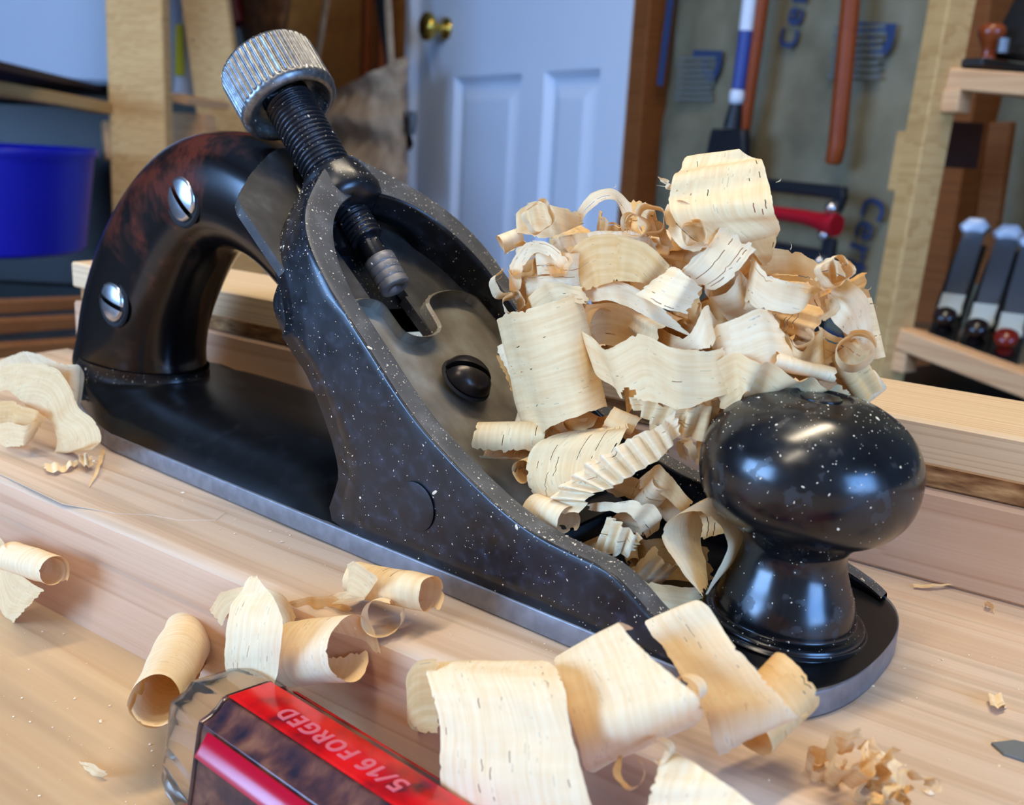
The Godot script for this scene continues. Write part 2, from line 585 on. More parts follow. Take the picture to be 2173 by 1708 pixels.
	M.concrete = std(Color.WHITE, 0.9)
	M.concrete.albedo_texture = noise_tex(0.02, [[0.0, Color(0.40, 0.38, 0.35)], [1.0, Color(0.55, 0.52, 0.48)]], 256, 4, 73)
	tri(M.concrete, Vector3.ONE * 2.0)
	M.bag_white = std(Color(0.80, 0.83, 0.88), 0.5)
	M.bag_yellow = std(Color(0.75, 0.72, 0.08), 0.5)
	M.bag_green = std(Color(0.02, 0.42, 0.22), 0.5)
	M.hickory = wood(face_tex, 600.0, 60.0, 1, 0.45, Color(0.62, 0.36, 0.18))
	M.tube = std(Color(0.95, 0.95, 0.92), 0.4)
	M.tube.emission_enabled = true
	M.tube.emission = Color(1.0, 0.97, 0.9)
	M.tube.emission_energy_multiplier = 3.0
	M.glass = std(Color(0.95, 0.98, 1.0, 0.06), 0.02)
	M.glass.transparency = BaseMaterial3D.TRANSPARENCY_ALPHA
	M.cast_grey = std(Color(0.42, 0.44, 0.46), 0.45, 0.6)
	M.rosewood = std(Color(0.09, 0.05, 0.05), 0.25)
	M.red_knob = std(Color(0.42, 0.08, 0.04), 0.25)
	M.orange_knob = std(Color(0.48, 0.2, 0.05), 0.3)

# ------------------------------------------------------------------ the room

func slab(called: String, label: String, boxes: Array, mat: Material):
	var b := mb()
	for q in boxes: b.box(q[0], q[1])
	var mi := MeshInstance3D.new()
	mi.name = called
	mi.mesh = b.mesh(mat)
	add_child(mi, true)
	mi.transform = Transform3D(room_frame.basis, room_frame.origin * MM)
	mi.set_meta("label", label)
	mi.set_meta("kind", "structure")
	return mi

func window_unit(called: String, label: String, at: Vector3, turn: float, w: float, h: float):
	# a sash window set in its opening; local z looks into the room
	var xf := room_frame * Transform3D(Basis(Vector3.UP, turn), at)
	var o := struct(called, label, xf)
	var f := mb()
	for sx in [-1, 1]: f.box(Vector3(sx * (w / 2 - 20), 0, -50), Vector3(40, h, 60), 3)
	for sy in [-1, 0, 1]: f.box(Vector3(0, sy * (h / 2 - 20), -50), Vector3(w - 80, 40, 60), 3)
	part(f, "window_frame", M.trim_white, o)
	for sy in [-1, 1]:
		var g := mb()
		g.box(Vector3(0, sy * (h / 4 - 10), -50), Vector3(w - 80, h / 2 - 60, 4))
		part(g, "pane", M.glass, o)
	var s := mb()
	s.box(Vector3(0, -h / 2 - 14, 10), Vector3(w + 80, 26, 130), 3)
	part(s, "window_sill", M.trim_white, o)

func build_room():
	slab("floor", "grey concrete floor of the workshop", [[Vector3(-975, -630, 1500), Vector3(5200, 100, 3300)]], M.concrete)
	slab("ceiling", "pale workshop ceiling", [[Vector3(-975, 1800, 1500), Vector3(5200, 100, 3300)]], M.wall_paint)
	slab("wall_left", "grey workshop wall behind the storage shelves", [[Vector3(-3510, 610, 1500), Vector3(120, 2380, 3300)]], M.wall_grey)
	slab("wall_back", "workshop wall behind door, plywood and insulation", [[Vector3(-975, 610, -110), Vector3(5200, 2380, 100)]], M.wall_grey)
	# window openings in the two walls behind the camera
	slab("wall_front", "pale wall with a window behind the camera", [[Vector3(-2300, 610, 3060), Vector3(2300, 2380, 120)], [Vector3(765, 610, 3060), Vector3(1470, 2380, 120)], [Vector3(-560, -270, 3060), Vector3(1180, 620, 120)], [Vector3(-560, 1345, 3060), Vector3(1180, 910, 120)]], M.wall_paint)
	slab("wall_right", "pale side wall with a window beside the bench", [[Vector3(1560, 610, 160), Vector3(120, 2380, 560)], [Vector3(1560, 610, 2130), Vector3(120, 2380, 1700)], [Vector3(1560, -270, 860), Vector3(120, 620, 840)], [Vector3(1560, 1345, 860), Vector3(120, 910, 840)]], M.wall_paint)
	window_unit("window_1", "white sash window behind the camera", Vector3(-560, 465, 3060), PI, 1180, 850)
	window_unit("window_2", "white sash window in the side wall", Vector3(1560, 465, 860), -PI / 2, 840, 850)
	for q in [[Vector3(300, 1712, 2350), "ceiling tube light nearer the camera"], [Vector3(-250, 1712, 900), "ceiling tube light above the bench"]]:
		var t := thing("ceiling_lamp", q[1], "lamp", room_frame * Transform3D(Basis(), q[0]))
		var hs := mb()
		hs.box(Vector3(0, 24, 0), Vector3(1240, 28, 150), 4)
		part(hs, "housing", M.trim_white, t)
		for z in [-38, 38]:
			var tb := mb()
			tb.tube([Vector3(-590, -4, z), Vector3(590, -4, z)], [13, 13], 14)
			part(tb, "tube_lamp", M.tube, t)

	# the door
	var d := struct("door_1", "pale blue white panelled door with a brass knob", room_frame * Transform3D(Basis(), Vector3(-2243, -580, -42)))
	var slabm := mb()
	# rails and stiles round recessed panels, each panel raised in its middle
	var W := 818.0
	var cols := [[181.0, 471.0], [555.0, 739.0]]
	var rws := [[120.0, 812.0], [1010.0, 1560.0], [1650.0, 1930.0]]
	for sx in [[0.0, 181.0], [471.0, 555.0], [739.0, 818.0]]:
		slabm.box(Vector3((sx[0] + sx[1]) / 2, 1010, 21), Vector3(sx[1] - sx[0], 2020, 42), 0)
	for cc in cols:
		for sy in [[0.0, 120.0], [812.0, 1010.0], [1560.0, 1650.0], [1930.0, 2020.0]]:
			slabm.box(Vector3((cc[0] + cc[1]) / 2, (sy[0] + sy[1]) / 2, 21), Vector3(cc[1] - cc[0], sy[1] - sy[0], 42), 0)
	part(slabm, "door_leaf", M.door, d)
	for cc in cols:
		for rr in rws:
			var pn := mb()
			var x0: float = cc[0]
			var x1: float = cc[1]
			var y0: float = rr[0]
			var y1: float = rr[1]
			var ring := func(g: float, z: float) -> PackedVector3Array:
				return PackedVector3Array([Vector3(x0 + g, y0 + g, z), Vector3(x1 - g, y0 + g, z), Vector3(x1 - g, y1 - g, z), Vector3(x0 + g, y1 - g, z)])
			var steps := [[0.0, 42.0], [14.0, 26.0], [22.0, 26.0], [52.0, 38.0]]
			for k in 3:
				var a: PackedVector3Array = ring.call(steps[k][0], steps[k][1])
				var b: PackedVector3Array = ring.call(steps[k + 1][0], steps[k + 1][1])
				for j in 4: pn.face([a[j], a[(j + 1) % 4], b[(j + 1) % 4], b[j]])
			var t4: PackedVector3Array = ring.call(52.0, 38.0)
			pn.face([t4[0], t4[1], t4[2], t4[3]])
			part(pn, "panel", M.door, d)
	var kn := mb()
	kn.lathe([Vector2(0, 0), Vector2(25, 0), Vector2(25, 3), Vector2(22, 8), Vector2(15, 11), Vector2(11, 14), Vector2(10.5, 28), Vector2(15, 33), Vector2(27, 39), Vector2(32, 48), Vector2(30, 57), Vector2(22, 62), Vector2(12, 64), Vector2(0, 64.5)], Vector3(137, 919, 42), Vector3(0, 0, 1), 36)
	part(kn, "door_knob", M.brass, d, "round polished brass door knob")
	var tl := mb()
	tl.box(Vector3(-2266, 600, -8), Vector3(34, 2360, 60), 4)
	single(tl, "trim_1", "white jamb strip along the knob side of the door", "trim", M.trim_white, room_frame).set_meta("kind", "structure")

	# studs and paper faced insulation right of the door
	var first := true
	for q in [[-1404.0, 44.0, "brown wall stud at the hinge side of the door"], [-772.0, 44.0, "brown wall stud behind the pale upright of the tool rack"]]:
		var sb := mb()
		sb.bar(Vector3(q[0], -580, -48), Vector3(q[0], 1750, -48), q[1], 90, Vector3.RIGHT, 2)
		single(sb, "wall_stud", q[2], "stud", M.stud_dark, room_frame)
	batt("insulation_batt", "brown paper faced insulation with blue lettering between the two brown studs", -1382, -794, -580, 1750, [0])
	batt("insulation_batt", "brown paper faced insulation behind the tool rack", -750, -180, -580, 1750, [1])

	# plywood left of the door
	var pb := mb()
	pb.box(Vector3(-2868, 600, -30), Vector3(1160, 2360, 30), 1)
	single(pb, "plywood_sheet", "orange brown plywood sheet on the wall left of the door", "plywood", M.plywood, room_frame)
	var k2 := mb()
	k2.box(Vector3(-2318, -250, 6), Vector3(70, 560, 40), 2)
	single(k2, "wood_block", "short pale wood strip below the black strap beside the door", "board", M.shelf, room_frame)

func flat_text(txt: String, em: float) -> Array:
	var f := SystemFont.new()
	f.font_names = PackedStringArray(["Droid Sans"])
	f.font_weight = 700
	var t := TextMesh.new()
	t.font = f
	t.text = txt
	t.font_size = 32
	t.pixel_size = em * MM / 32.0
	t.depth = 0.0006
	t.horizontal_alignment = HORIZONTAL_ALIGNMENT_LEFT
	t.vertical_alignment = VERTICAL_ALIGNMENT_BOTTOM
	return [t]

func print_text(txt: String, em: float, at: Vector3, deg: float, mat: Material, parent: Node3D, called: String):
	var mi := MeshInstance3D.new()
	mi.name = called
	mi.mesh = flat_text(txt, em)[0]
	mi.mesh.material = mat
	parent.add_child(mi, true)
	mi.transform = Transform3D(Basis(Vector3(0, 0, 1), deg_to_rad(deg)), at * MM)

func batt(called: String, label: String, s0: float, s1: float, y0: float, y1: float, prints: Array):
	var o := thing(called, label, "insulation", room_frame * Transform3D(Basis(), Vector3(s0, y0, -60)))
	var f := FastNoiseLite.new()
	f.seed = int(absf(s0))
	f.frequency = 0.006
	var rows := []
	var nx := 40
	var ny := 90
	for j in ny + 1:
		var row := PackedVector3Array()
		for k in nx + 1:
			var u := float(k) / nx
			var x := u * (s1 - s0)
			var y := float(j) / ny * (y1 - y0)
			var puff := 46.0 * (1.0 - pow(absf(u * 2 - 1), 6.0))
			if y0 + y < 160.0: puff += 5.0
			row.append(Vector3(x, y, puff + 5.0 * f.get_noise_2d(x, y)))
		rows.append(row)
	var b := mb()
	b.grid(rows)
	b.box(Vector3((s1 - s0) / 2, (y1 - y0) / 2, -2), Vector3(s1 - s0, y1 - y0, 4))
	part(b, "paper_facing", M.kraft, o)
	var z := 54.0
	if prints[0] == 0:
		print_text("CertainTeed", 50, Vector3(-1036 - s0, 250 - y0 - 14, z), 80, M.print_blue, o, "lettering")
		print_text("CertainTeed", 52, Vector3(-903 - s0, 52 - y0, z), -101, M.print_blue, o, "lettering")
		print_text("P", 96, Vector3(-1288 - s0, 262 - y0, z), -94, M.print_blue, o, "lettering")
		print_text("P", 90, Vector3(-965 - s0, 282 - y0, z), -96, M.print_blue, o, "lettering")
		for q in [[-1305.0, 170.0, 100.0, 72.0], [-985.0, 196.0, 94.0, 72.0]]:
			for r in 8:
				var g := mb()
				g.box(Vector3(q[0] + q[2] / 2 - s0, q[1] + 5 + r * q[3] / 8 - y0, z), Vector3(q[2] * (0.94 - 0.05 * (r % 3)), q[3] / 8 * 0.62, 0.8), 0, Basis(Vector3(0, 0, 1), -0.03))
				part(g, "fine_print", M.print_grey, o)
		var st := mb()
		st.bar(Vector3(-1372 - s0 + 14, 200 - y0, 40), Vector3(-1358 - s0 + 14, 420 - y0, 40), 16, 0.8, Vector3.RIGHT, 0)
		part(st, "printed_band", M.print_blue, o)

# ------------------------------------------------------------------ bench and boards

func build_bench():
	# the boards lie a few degrees off the axis of the plane
	var yaw := Basis(Vector3.UP, atan(0.075))
	var o := thing("workbench", "wide pale pine workbench top under the planed board", "workbench", Transform3D(yaw, Vector3(0, -29, 0)))
	var b := mb()
	b.box(Vector3(120, -24, 170), Vector3(900, 48, 590), 2)
	part(b, "bench_top", M.bench, o)
	for x in [-260, 500]:
		for z in [-80, 420]:
			var l := mb()
			l.box(Vector3(x, -300, z), Vector3(80, 502, 80), 3)
			part(l, "leg", M.bench, o)
	# the board under the plane: eased front arris, a long groove line in its face
	var p := thing("planed_board", "pale pine board lying on the bench under the black iron plane", "board", Transform3D(yaw, Vector3.ZERO))
	var prof := [Vector2(46.6, -29), Vector2(46.6, -10.5), Vector2(45.9, -10.0), Vector2(46.4, -9.4), Vector2(46.3, -3.2), Vector2(45.6, -1.2), Vector2(44.0, -0.25), Vector2(42.0, 0), Vector2(-49.3, 0), Vector2(-49.6, -0.4), Vector2(-49.6, -29)]
	var f := FastNoiseLite.new()
	f.seed = 5
	f.frequency = 0.02
	var rows := []
	for k in 90:
		var x := -312.0 + 10.0 * k
		var row := PackedVector3Array()
		for q in prof:
			var yy: float = q.y
			if q.x > 41.0 and q.y > -4.0: yy += 0.35 * f.get_noise_2d(x, q.x * 3.0)
			row.append(Vector3(x, yy, q.x))
		rows.append(row)
	var bb := mb()
	bb.grid(rows, false, true)
	bb.face([rows[0][0], rows[0][3], rows[0][6], rows[0][7], rows[0][8], rows[0][10]])
	bb.face([rows[89][0], rows[89][3], rows[89][6], rows[89][7], rows[89][8], rows[89][10]])
	part(bb, "board", M.board, p)
	var fr := []
	for k in 90:
		var row := PackedVector3Array()
		for j in 6: row.append(rows[k][j] + Vector3(0, 0, 0.05))
		fr.append(row)
	bb = mb()
	bb.grid(fr)
	part(bb, "edge_face", M.board_edge, p, "pinkish near edge of the board")
	# torn flake lifted from the near arris at the left
	var fl := mb()
	var poly := PackedVector2Array([Vector2(-215, 43), Vector2(-160, 45.5), Vector2(-146, 41), Vector2(-140, 36.5), Vector2(-132, 34), Vector2(-126, 28.5), Vector2(-128, 24), Vector2(-150, 24), Vector2(-215, 26)])
	fl.prism(poly, Transform3D(Basis(Vector3(1, 0, 0), Vector3(0, 0, 1), Vector3(0, 1, 0)), Vector3(0, 0.0, 0)), 0.12, 0.05)
	part(fl, "lifted_flake", M.board, p)

	# the rail behind the plane: two boards on edge with a rough chipboard strip between them
	var r := thing("rear_rail", "pine rail standing on edge along the far side of the plane", "board", Transform3D(yaw, Vector3(0, 0, -48.6)))
	var r0 := mb()
	r0.box(Vector3(146, 10.2, -18.5), Vector3(908, 20.4, 37), 0.8)
	part(r0, "lower_board", M.rail_face, r)
	var r1 := mb()
	r1.box(Vector3(146, 23.2, -20), Vector3(904, 5.2, 36), 0.4)
	part(r1, "chipboard_strip", M.chipwood, r)
	var r2 := mb()
	r2.box(Vector3(146, 30.6, -18.5), Vector3(908, 9.6, 37), 0.7)
	part(r2, "top_board", M.rail, r)

# ------------------------------------------------------------------ things further back

func rbar(b: MB, p: Array, q: Array, w: float, t: float, side := Vector3.RIGHT, bv := 2.0):
	b.bar(Vector3(p[0], p[1], p[2]), Vector3(q[0], q[1], q[2]), w, t, side, bv)

func build_background():
	build_tool_rack()
	build_wall_tools()
	build_left_shelves()
	build_apron()

func build_tool_rack():
	var xf := room_frame
	var t := thing("tool_rack", "pale pine tool rack with small planes on its tilted lower shelf", "rack", xf * Transform3D(Basis(), Vector3(-590, -580, 300)))
	var off := Vector3(-590, -580, 300)
	var b := mb()
	b.bar(Vector3(-572, 560, 300) - off, Vector3(-614, -580, 300) - off, 27, 30, Vector3(1, 0, 0.25), 1.5)
	part(b, "upright", M.post, t)
	b = mb()
	b.bar(Vector3(-574, 165, 292) - off, Vector3(-300, 140, 292) - off, 26, 18, Vector3(0, 0, 1), 1.2)
	b.bar(Vector3(-600, 164, 200) - off, Vector3(-300, 140, 200) - off, 190, 10, Vector3(0, 0, 1), 1.0)
	part(b, "upper_shelf", M.shelf, t)
	b = mb()
	b.bar(Vector3(-583, -74, 296) - off, Vector3(-300, -110, 296) - off, 22, 20, Vector3(0, 0, 1), 1.2)
	b.bar(Vector3(-640, -80, 180) - off, Vector3(-420, -110, 180) - off, 240, 8, Vector3(0.0, 0.16, 1), 1.0)
	part(b, "lower_shelf", M.shelf, t)
	for q in [[-567, 146, 296], [-579, -96, 296]]:
		b = mb()
		b.box(Vector3(q[0], q[1], q[2]) - off, Vector3(17, 20, 20), 1)
		part(b, "bracket", M.shelf, t)
	b = mb()
	b.bar(Vector3(-684, 60, 198), Vector3(-682, 122, 198), 20, 22, Vector3.RIGHT, 1.5)
	single(b, "wood_block", "short pale cleat fixed to the left of the tool rack upright", "block", M.post, xf)
	b = mb()
	b.bar(Vector3(-662, -40, 60), Vector3(-668, 140, 60), 26, 12, Vector3.RIGHT, 1)
	single(b, "wood_strip", "brown wood strip behind the small planes in the tool rack", "board", M.stud_dark, xf)
	b = mb()
	b.bar(Vector3(-641, 88, 185), Vector3(-641, 134, 185), 64, 8, Vector3(0.35, 0, -1), 1)
	single(b, "dark_board", "dark brown board hanging under the upper shelf of the rack", "board", M.dark_wood, xf)
	# three small planes standing toe down on the tilted lower shelf
	var toes := [Vector3(-560, -67, 270), Vector3(-526, -72, 270), Vector3(-496, -76, 270)]
	var backs := [Vector3(-640, 6, 120), Vector3(-601, 3, 120), Vector3(-573, -2, 120)]
	var words := ["leftmost of the small grey planes, with a dark knob, on the rack shelf", "middle small grey plane on the rack shelf, with a dark brown knob", "small grey plane with a red knob at the right of the rack shelf"]
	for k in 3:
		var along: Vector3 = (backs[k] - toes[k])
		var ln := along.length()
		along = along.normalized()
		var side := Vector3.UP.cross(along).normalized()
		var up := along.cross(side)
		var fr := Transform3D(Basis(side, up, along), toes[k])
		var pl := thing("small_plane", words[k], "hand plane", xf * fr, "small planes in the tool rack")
		b = mb()
		b.box(Vector3(0, -3, ln * 0.5 - 8), Vector3(26, 6, ln + 30), 1.2)
		for sx in [-1, 1]: b.box(Vector3(sx * 11.8, 5, ln * 0.5), Vector3(2.4, 12, ln * 0.6), 0.8)
		part(b, "body", M.black_plastic, pl)
		b = mb()
		b.bar(Vector3(0, 2, 34), Vector3(0, 20, ln - 6), 21, 3, Vector3.RIGHT, 0.8)
		part(b, "lever_cap", M.cast_grey, pl)
		b = mb()
		b.bar(Vector3(0, 4, 30), Vector3(0, 9, 60), 23, 4, Vector3.RIGHT, 0.8)
		part(b, "cap_edge", std(Color(0.72, 0.72, 0.66), 0.5), pl)
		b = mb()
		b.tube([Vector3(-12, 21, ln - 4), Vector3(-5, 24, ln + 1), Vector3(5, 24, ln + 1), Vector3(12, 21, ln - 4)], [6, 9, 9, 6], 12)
		part(b, "cap_tip", std(Color(0.9, 0.92, 0.96), 0.25, 0.2), pl)  # window reflection on the chrome tip, painted in as near-white colour
		b = mb()
		b.lathe([Vector2(0, 0), Vector2(8, 0), Vector2(6.5, 3), Vector2(5.5, 7), Vector2(8, 12), Vector2(10.5, 16), Vector2(10.5, 20), Vector2(7, 23), Vector2(0, 24)], Vector3(0, 0, 8), Vector3(0, 1, -0.2), 20)
		part(b, "front_knob", M.red_knob if k == 2 else M.rosewood, pl)
	# on the upper shelf
	b = mb()
	b.lathe([Vector2(0, 0), Vector2(8, 0), Vector2(6.5, 4), Vector2(6, 9), Vector2(8, 15), Vector2(11.5, 22), Vector2(12, 27), Vector2(9, 31), Vector2(0, 32)], Vector3.ZERO, Vector3.UP, 24)
	var kb := thing("dark_plane", "black plane with an orange turned knob on the upper rack shelf", "hand plane", xf * Transform3D(Basis(), Vector3(-562, 182, 268)))
	part(b, "front_knob", M.orange_knob, kb)
	b = mb()
	b.box(Vector3(-8, -3, -40), Vector3(40, 8, 130), 2)
	b.bar(Vector3(8, 4, -20), Vector3(26, 110, -60), 44, 14, Vector3.RIGHT, 2)
	part(b, "body", M.black_plastic, kb)
	b = mb()
	b.tube([Vector3(17, 6, 6), Vector3(17, 18, 6)], [5, 5], 14)
	part(b, "adjuster", M.cast_grey, kb)
	b = mb()
	b.box(Vector3(-560, 10, 60), Vector3(60, 380, 40), 3)
	single(b, "black_case", "tall black case standing behind the planes in the tool rack", "case", M.black_plastic, xf * Transform3D(Basis(), Vector3(40, 40, 0)))
	b = mb()
	b.box(Vector3(-520, -200, 200), Vector3(260, 150, 160), 5)
	single(b, "dark_box", "near black box in the shade under the lower rack shelf", "box", M.black_plastic, xf)

func build_wall_tools():
	var xf := room_frame
	var t := thing("shovel", "long tool with a paint-flecked blue and white shaft and black head", "shovel", xf * Transform3D(Basis(), Vector3(-1084, 160, 62)))
	var off := Vector3(-1084, 160, 62)
	var b := mb()
	b.tube([Vector3(-1078, 420, 62) - off, Vector3(-1081, 262, 62) - off], [10, 10], 16)
	part(b, "shaft", M.bag_white, t, "white part of the shaft")
	b = mb()
	b.tube([Vector3(-1081, 262, 62) - off, Vector3(-1084, 182, 62) - off], [9.6, 9.6], 16)
	part(b, "grip_sleeve", std(Color(0.16, 0.24, 0.52), 0.5), t, "blue sleeve on the shaft")
	b = mb()
	b.lathe([Vector2(0, 0), Vector2(9, 0), Vector2(11, 6), Vector2(11, 16), Vector2(9, 20), Vector2(0, 20)], Vector3(-1085, 162, 62) - off, Vector3.UP, 16)
	part(b, "ferrule", M.bag_white, t)
	b = mb()
	b.tube([Vector3(-1085, 162, 62) - off, Vector3(-1088, 128, 62) - off], [9, 14], 14)
	var poly := PackedVector2Array([Vector2(-36, -30), Vector2(-40, -40), Vector2(-58, -150), Vector2(-50, -230), Vector2(40, -230), Vector2(46, -150), Vector2(32, -40), Vector2(28, -30)])
	b.prism(poly, Transform3D(Basis(), Vector3(-4, -3, -6)), 14, 3)
	part(b, "head", M.navy_metal, t)
	b = mb()
	b.tube([Vector3(-1060, 640, 44), Vector3(-1086, 118, 44)], [12.5, 12.5], 18)
	single(b, "tool_pole", "round brown tool handle beside the blue and white shaft", "handle", M.hickory, xf)
	b = mb()
	b.tube([Vector3(-936, 640, 40), Vector3(-911, 110, 40), Vector3(-913, 88, 40), Vector3(-913, 84, 40)], [13, 12, 11.5, 7], 18)
	single(b, "tool_pole", "round brown tool handle with a rounded end, hanging alone on the insulation", "handle", M.hickory, xf)
	# folding frame leaning on the insulation
	var fr := thing("step_frame", "dark metal frame with a red crossbar and chrome joints behind the shavings", "frame", xf * Transform3D(Basis(), Vector3(-940, -580, 62)))
	off = Vector3(-940, -580, 62)
	b = mb()
	b.bar(Vector3(-1190, 55, 62) - off, Vector3(-868, 49, 62) - off, 17, 14, Vector3.UP, 3)
	b.bar(Vector3(-873, 50, 62) - off, Vector3(-880, 24, 62) - off, 16, 14, Vector3.RIGHT, 3)
	part(b, "top_tube", M.navy_metal, fr)
	b = mb()
	var rb := []
	var rr := []
	for q in [[-1190.0, 16.0, 9.5], [-960.0, 14.0, 9.5], [-910.0, 11.0, 11.0], [-886.0, 8.0, 15.0], [-872.0, 7.0, 15.0]]:
		rb.append(Vector3(q[0], q[1], 66) - off)
		rr.append(q[2])
	b.tube(spline(rb, 4), fspline(rr, 4), 14)
	part(b, "crossbar", M.red_paint, fr)
	b = mb()
	b.bar(Vector3(-1190, -30, 62) - off, Vector3(-890, -36, 62) - off, 17, 14, Vector3.UP, 3)
	b.bar(Vector3(-883, -10, 62) - off, Vector3(-896, -580, 62) - off, 20, 14, Vector3.RIGHT, 3)
	b.bar(Vector3(-1180, 60, 62) - off, Vector3(-1180, -580, 62) - off, 18, 14, Vector3.RIGHT, 3)
	part(b, "lower_tube", M.navy_metal, fr)
	for q in [[-880, 29, 70, 9.5], [-887, -7, 70, 8.5], [-888, -42, 70, 8.5]]:
		b = mb()
		b.lathe([Vector2(0, -q[3]), Vector2(q[3] * 0.7, -q[3] * 0.7), Vector2(q[3], 0), Vector2(q[3] * 0.7, q[3] * 0.7), Vector2(0, q[3])], Vector3(q[0], q[1], q[2]) - off, Vector3(0, 0, 1), 18)
		part(b, "joint", M.chrome, fr)

func build_left_shelves():
	var xf := room_frame
	var t := thing("storage_shelves", "rough pine storage shelves with a knotty upright at the left", "shelves", xf * Transform3D(Basis(), Vector3(-1700, -580, 780)))
	var off := Vector3(-1700, -580, 780)
	var b := mb()
	b.bar(Vector3(-1820, 560, 734) - off, Vector3(-1630, -580, 790) - off, 92, 38, Vector3(0.52, 0, -0.85), 2)
	part(b, "upright", M.stud, t)
	b = mb()
	b.bar(Vector3(-1200, 136, 1170) - off, Vector3(-1775, 112, 800) - off, 18, 30, Vector3.UP, 1.5)
	part(b, "upper_shelf", M.post, t)
	b = mb()
	b.bar(Vector3(-1400, 148, 1150) - off, Vector3(-2400, 150, 800) - off, 10, 330, Vector3.UP, 1.0)
	part(b, "shelf_panel", M.dark_wood, t)  # dark material paints in the shade on the underside of the shelf
	for q in [[-100.0, 0.0], [-122.0, 50.0], [-150.0, 105.0]]:
		b = mb()
		b.bar(Vector3(-1230 + q[1], -60 + q[0] * 0.6, 1130) - off, Vector3(-1560 + q[1] * 1.5, -110 + q[0] * 0.62, 850) - off, 16, 36, Vector3.UP, 1.5)
		part(b, "slat", M.shelf_old, t)
	b = mb()
	b.bar(Vector3(-1775, 90, 800) - off, Vector3(-1760, 30, 800) - off, 26, 26, Vector3.RIGHT, 1)
	part(b, "bracket", M.shelf, t)

	b = mb()
	b.hexa(Vector3(0, 180, 0), Vector3(370, 360, 320), Vector3(410, 360, 360), 8)
	var bin := thing("storage_bin", "pale grey plastic bin standing on the upper shelf at the left", "bin", xf * Transform3D(Basis(Vector3.UP, 0.95), Vector3(-2170, 156, 806)))
	part(b, "bin_body", M.white_plastic, bin)
	b = mb()
	b.hexa(Vector3(0, 366, 0), Vector3(424, 14, 374), Vector3(424, 14, 374), 4)
	part(b, "rim", M.white_plastic, bin)

	var tub := thing("blue_tub", "round bright blue plastic tub on the lower shelf at the left", "tub", xf * Transform3D(Basis(), Vector3(-1632, -100, 998)))
	b = mb()
	b.lathe([Vector2(0, 0), Vector2(122, 0), Vector2(128, 6), Vector2(146, 138), Vector2(152, 140), Vector2(152, 150), Vector2(146, 150), Vector2(141, 138), Vector2(124, 10), Vector2(0, 8)], Vector3.ZERO, Vector3.UP, 48)
	part(b, "tub_body", M.blue_plastic, tub)
	b = mb()
	b.box(Vector3(0, 0, 0), Vector3(300, 320, 180), 8, Basis(Vector3.UP, 1.0))
	single(b, "shade_crate", "black crate added to fill in the shade behind the blue tub", "crate", M.black_plastic, xf * Transform3D(Basis(), Vector3(-1990, -40, 850)))  # black body added to give the deep shade under the upper shelf
	b = mb()
	b.lathe([Vector2(0, 0), Vector2(120, 0), Vector2(128, 8), Vector2(128, 60), Vector2(112, 66), Vector2(104, 74), Vector2(0, 74)], Vector3.ZERO, Vector3.UP, 40)
	single(b, "black_canister", "low black round canister below the slatted shelf at the left", "canister", M.black_plastic, xf * Transform3D(Basis(), Vector3(-1330, -300, 960)))

	var s := thing("leaning_stud", "knotty pine stud leaning behind the storage shelves", "stud", xf * Transform3D(Basis(), Vector3(-1900, -580, 545)))
	b = mb()
	b.bar(Vector3(-2130, 560, 566) - Vector3(-1900, -580, 545), Vector3(-1790, -580, 530) - Vector3(-1900, -580, 545), 88, 38, Vector3(0.52, 0, -0.85), 2)
	part(b, "stud_body", M.stud, s)
	b = mb()
	b.bar(Vector3(-1900, 144, 690), Vector3(-1835, 132, 620), 12, 160, Vector3.UP, 1.5)
	b.bar(Vector3(-1900, 84, 690), Vector3(-1830, 84, 620), 60, 40, Vector3.UP, 1.5)
	single(b, "shelf_stub", "short shelf piece between the upright and the leaning stud", "board", M.shelf, xf)
	var bag := thing("product_bag", "white and yellow plastic bag with a green mark behind the leaning stud", "bag", xf * Transform3D(Basis(Vector3.UP, 1.03), Vector3(-2150, 138, 583)))
	b = mb()
	b.hexa(Vector3(-20, 90, 0), Vector3(250, 180, 70), Vector3(240, 180, 30), 12)
	part(b, "bag_body", M.bag_white, bag)
	b = mb()
	b.prism(PackedVector2Array([Vector2(-70, 52), Vector2(20, 52), Vector2(20, 150), Vector2(0, 150)]), Transform3D(Basis(), Vector3(-10, 0, 30)), 4, 1)
	part(b, "yellow_print", M.bag_yellow, bag)
	b = mb()
	b.prism(PackedVector2Array([Vector2(82, 122), Vector2(102, 114), Vector2(108, 140), Vector2(90, 148)]), Transform3D(Basis(), Vector3(-10, 0, 30)), 4, 1)
	part(b, "green_print", M.bag_green, bag)
	b = mb()
	b.lathe([Vector2(0, 0), Vector2(120, 0), Vector2(140, 300), Vector2(146, 304), Vector2(140, 308), Vector2(0, 300)], Vector3.ZERO, Vector3.UP, 40)
	single(b, "blue_bucket", "blue bucket seen through the plane handle behind the leaning stud", "bucket", M.blue_plastic, xf * Transform3D(Basis(), Vector3(-2140, -260, 400)))

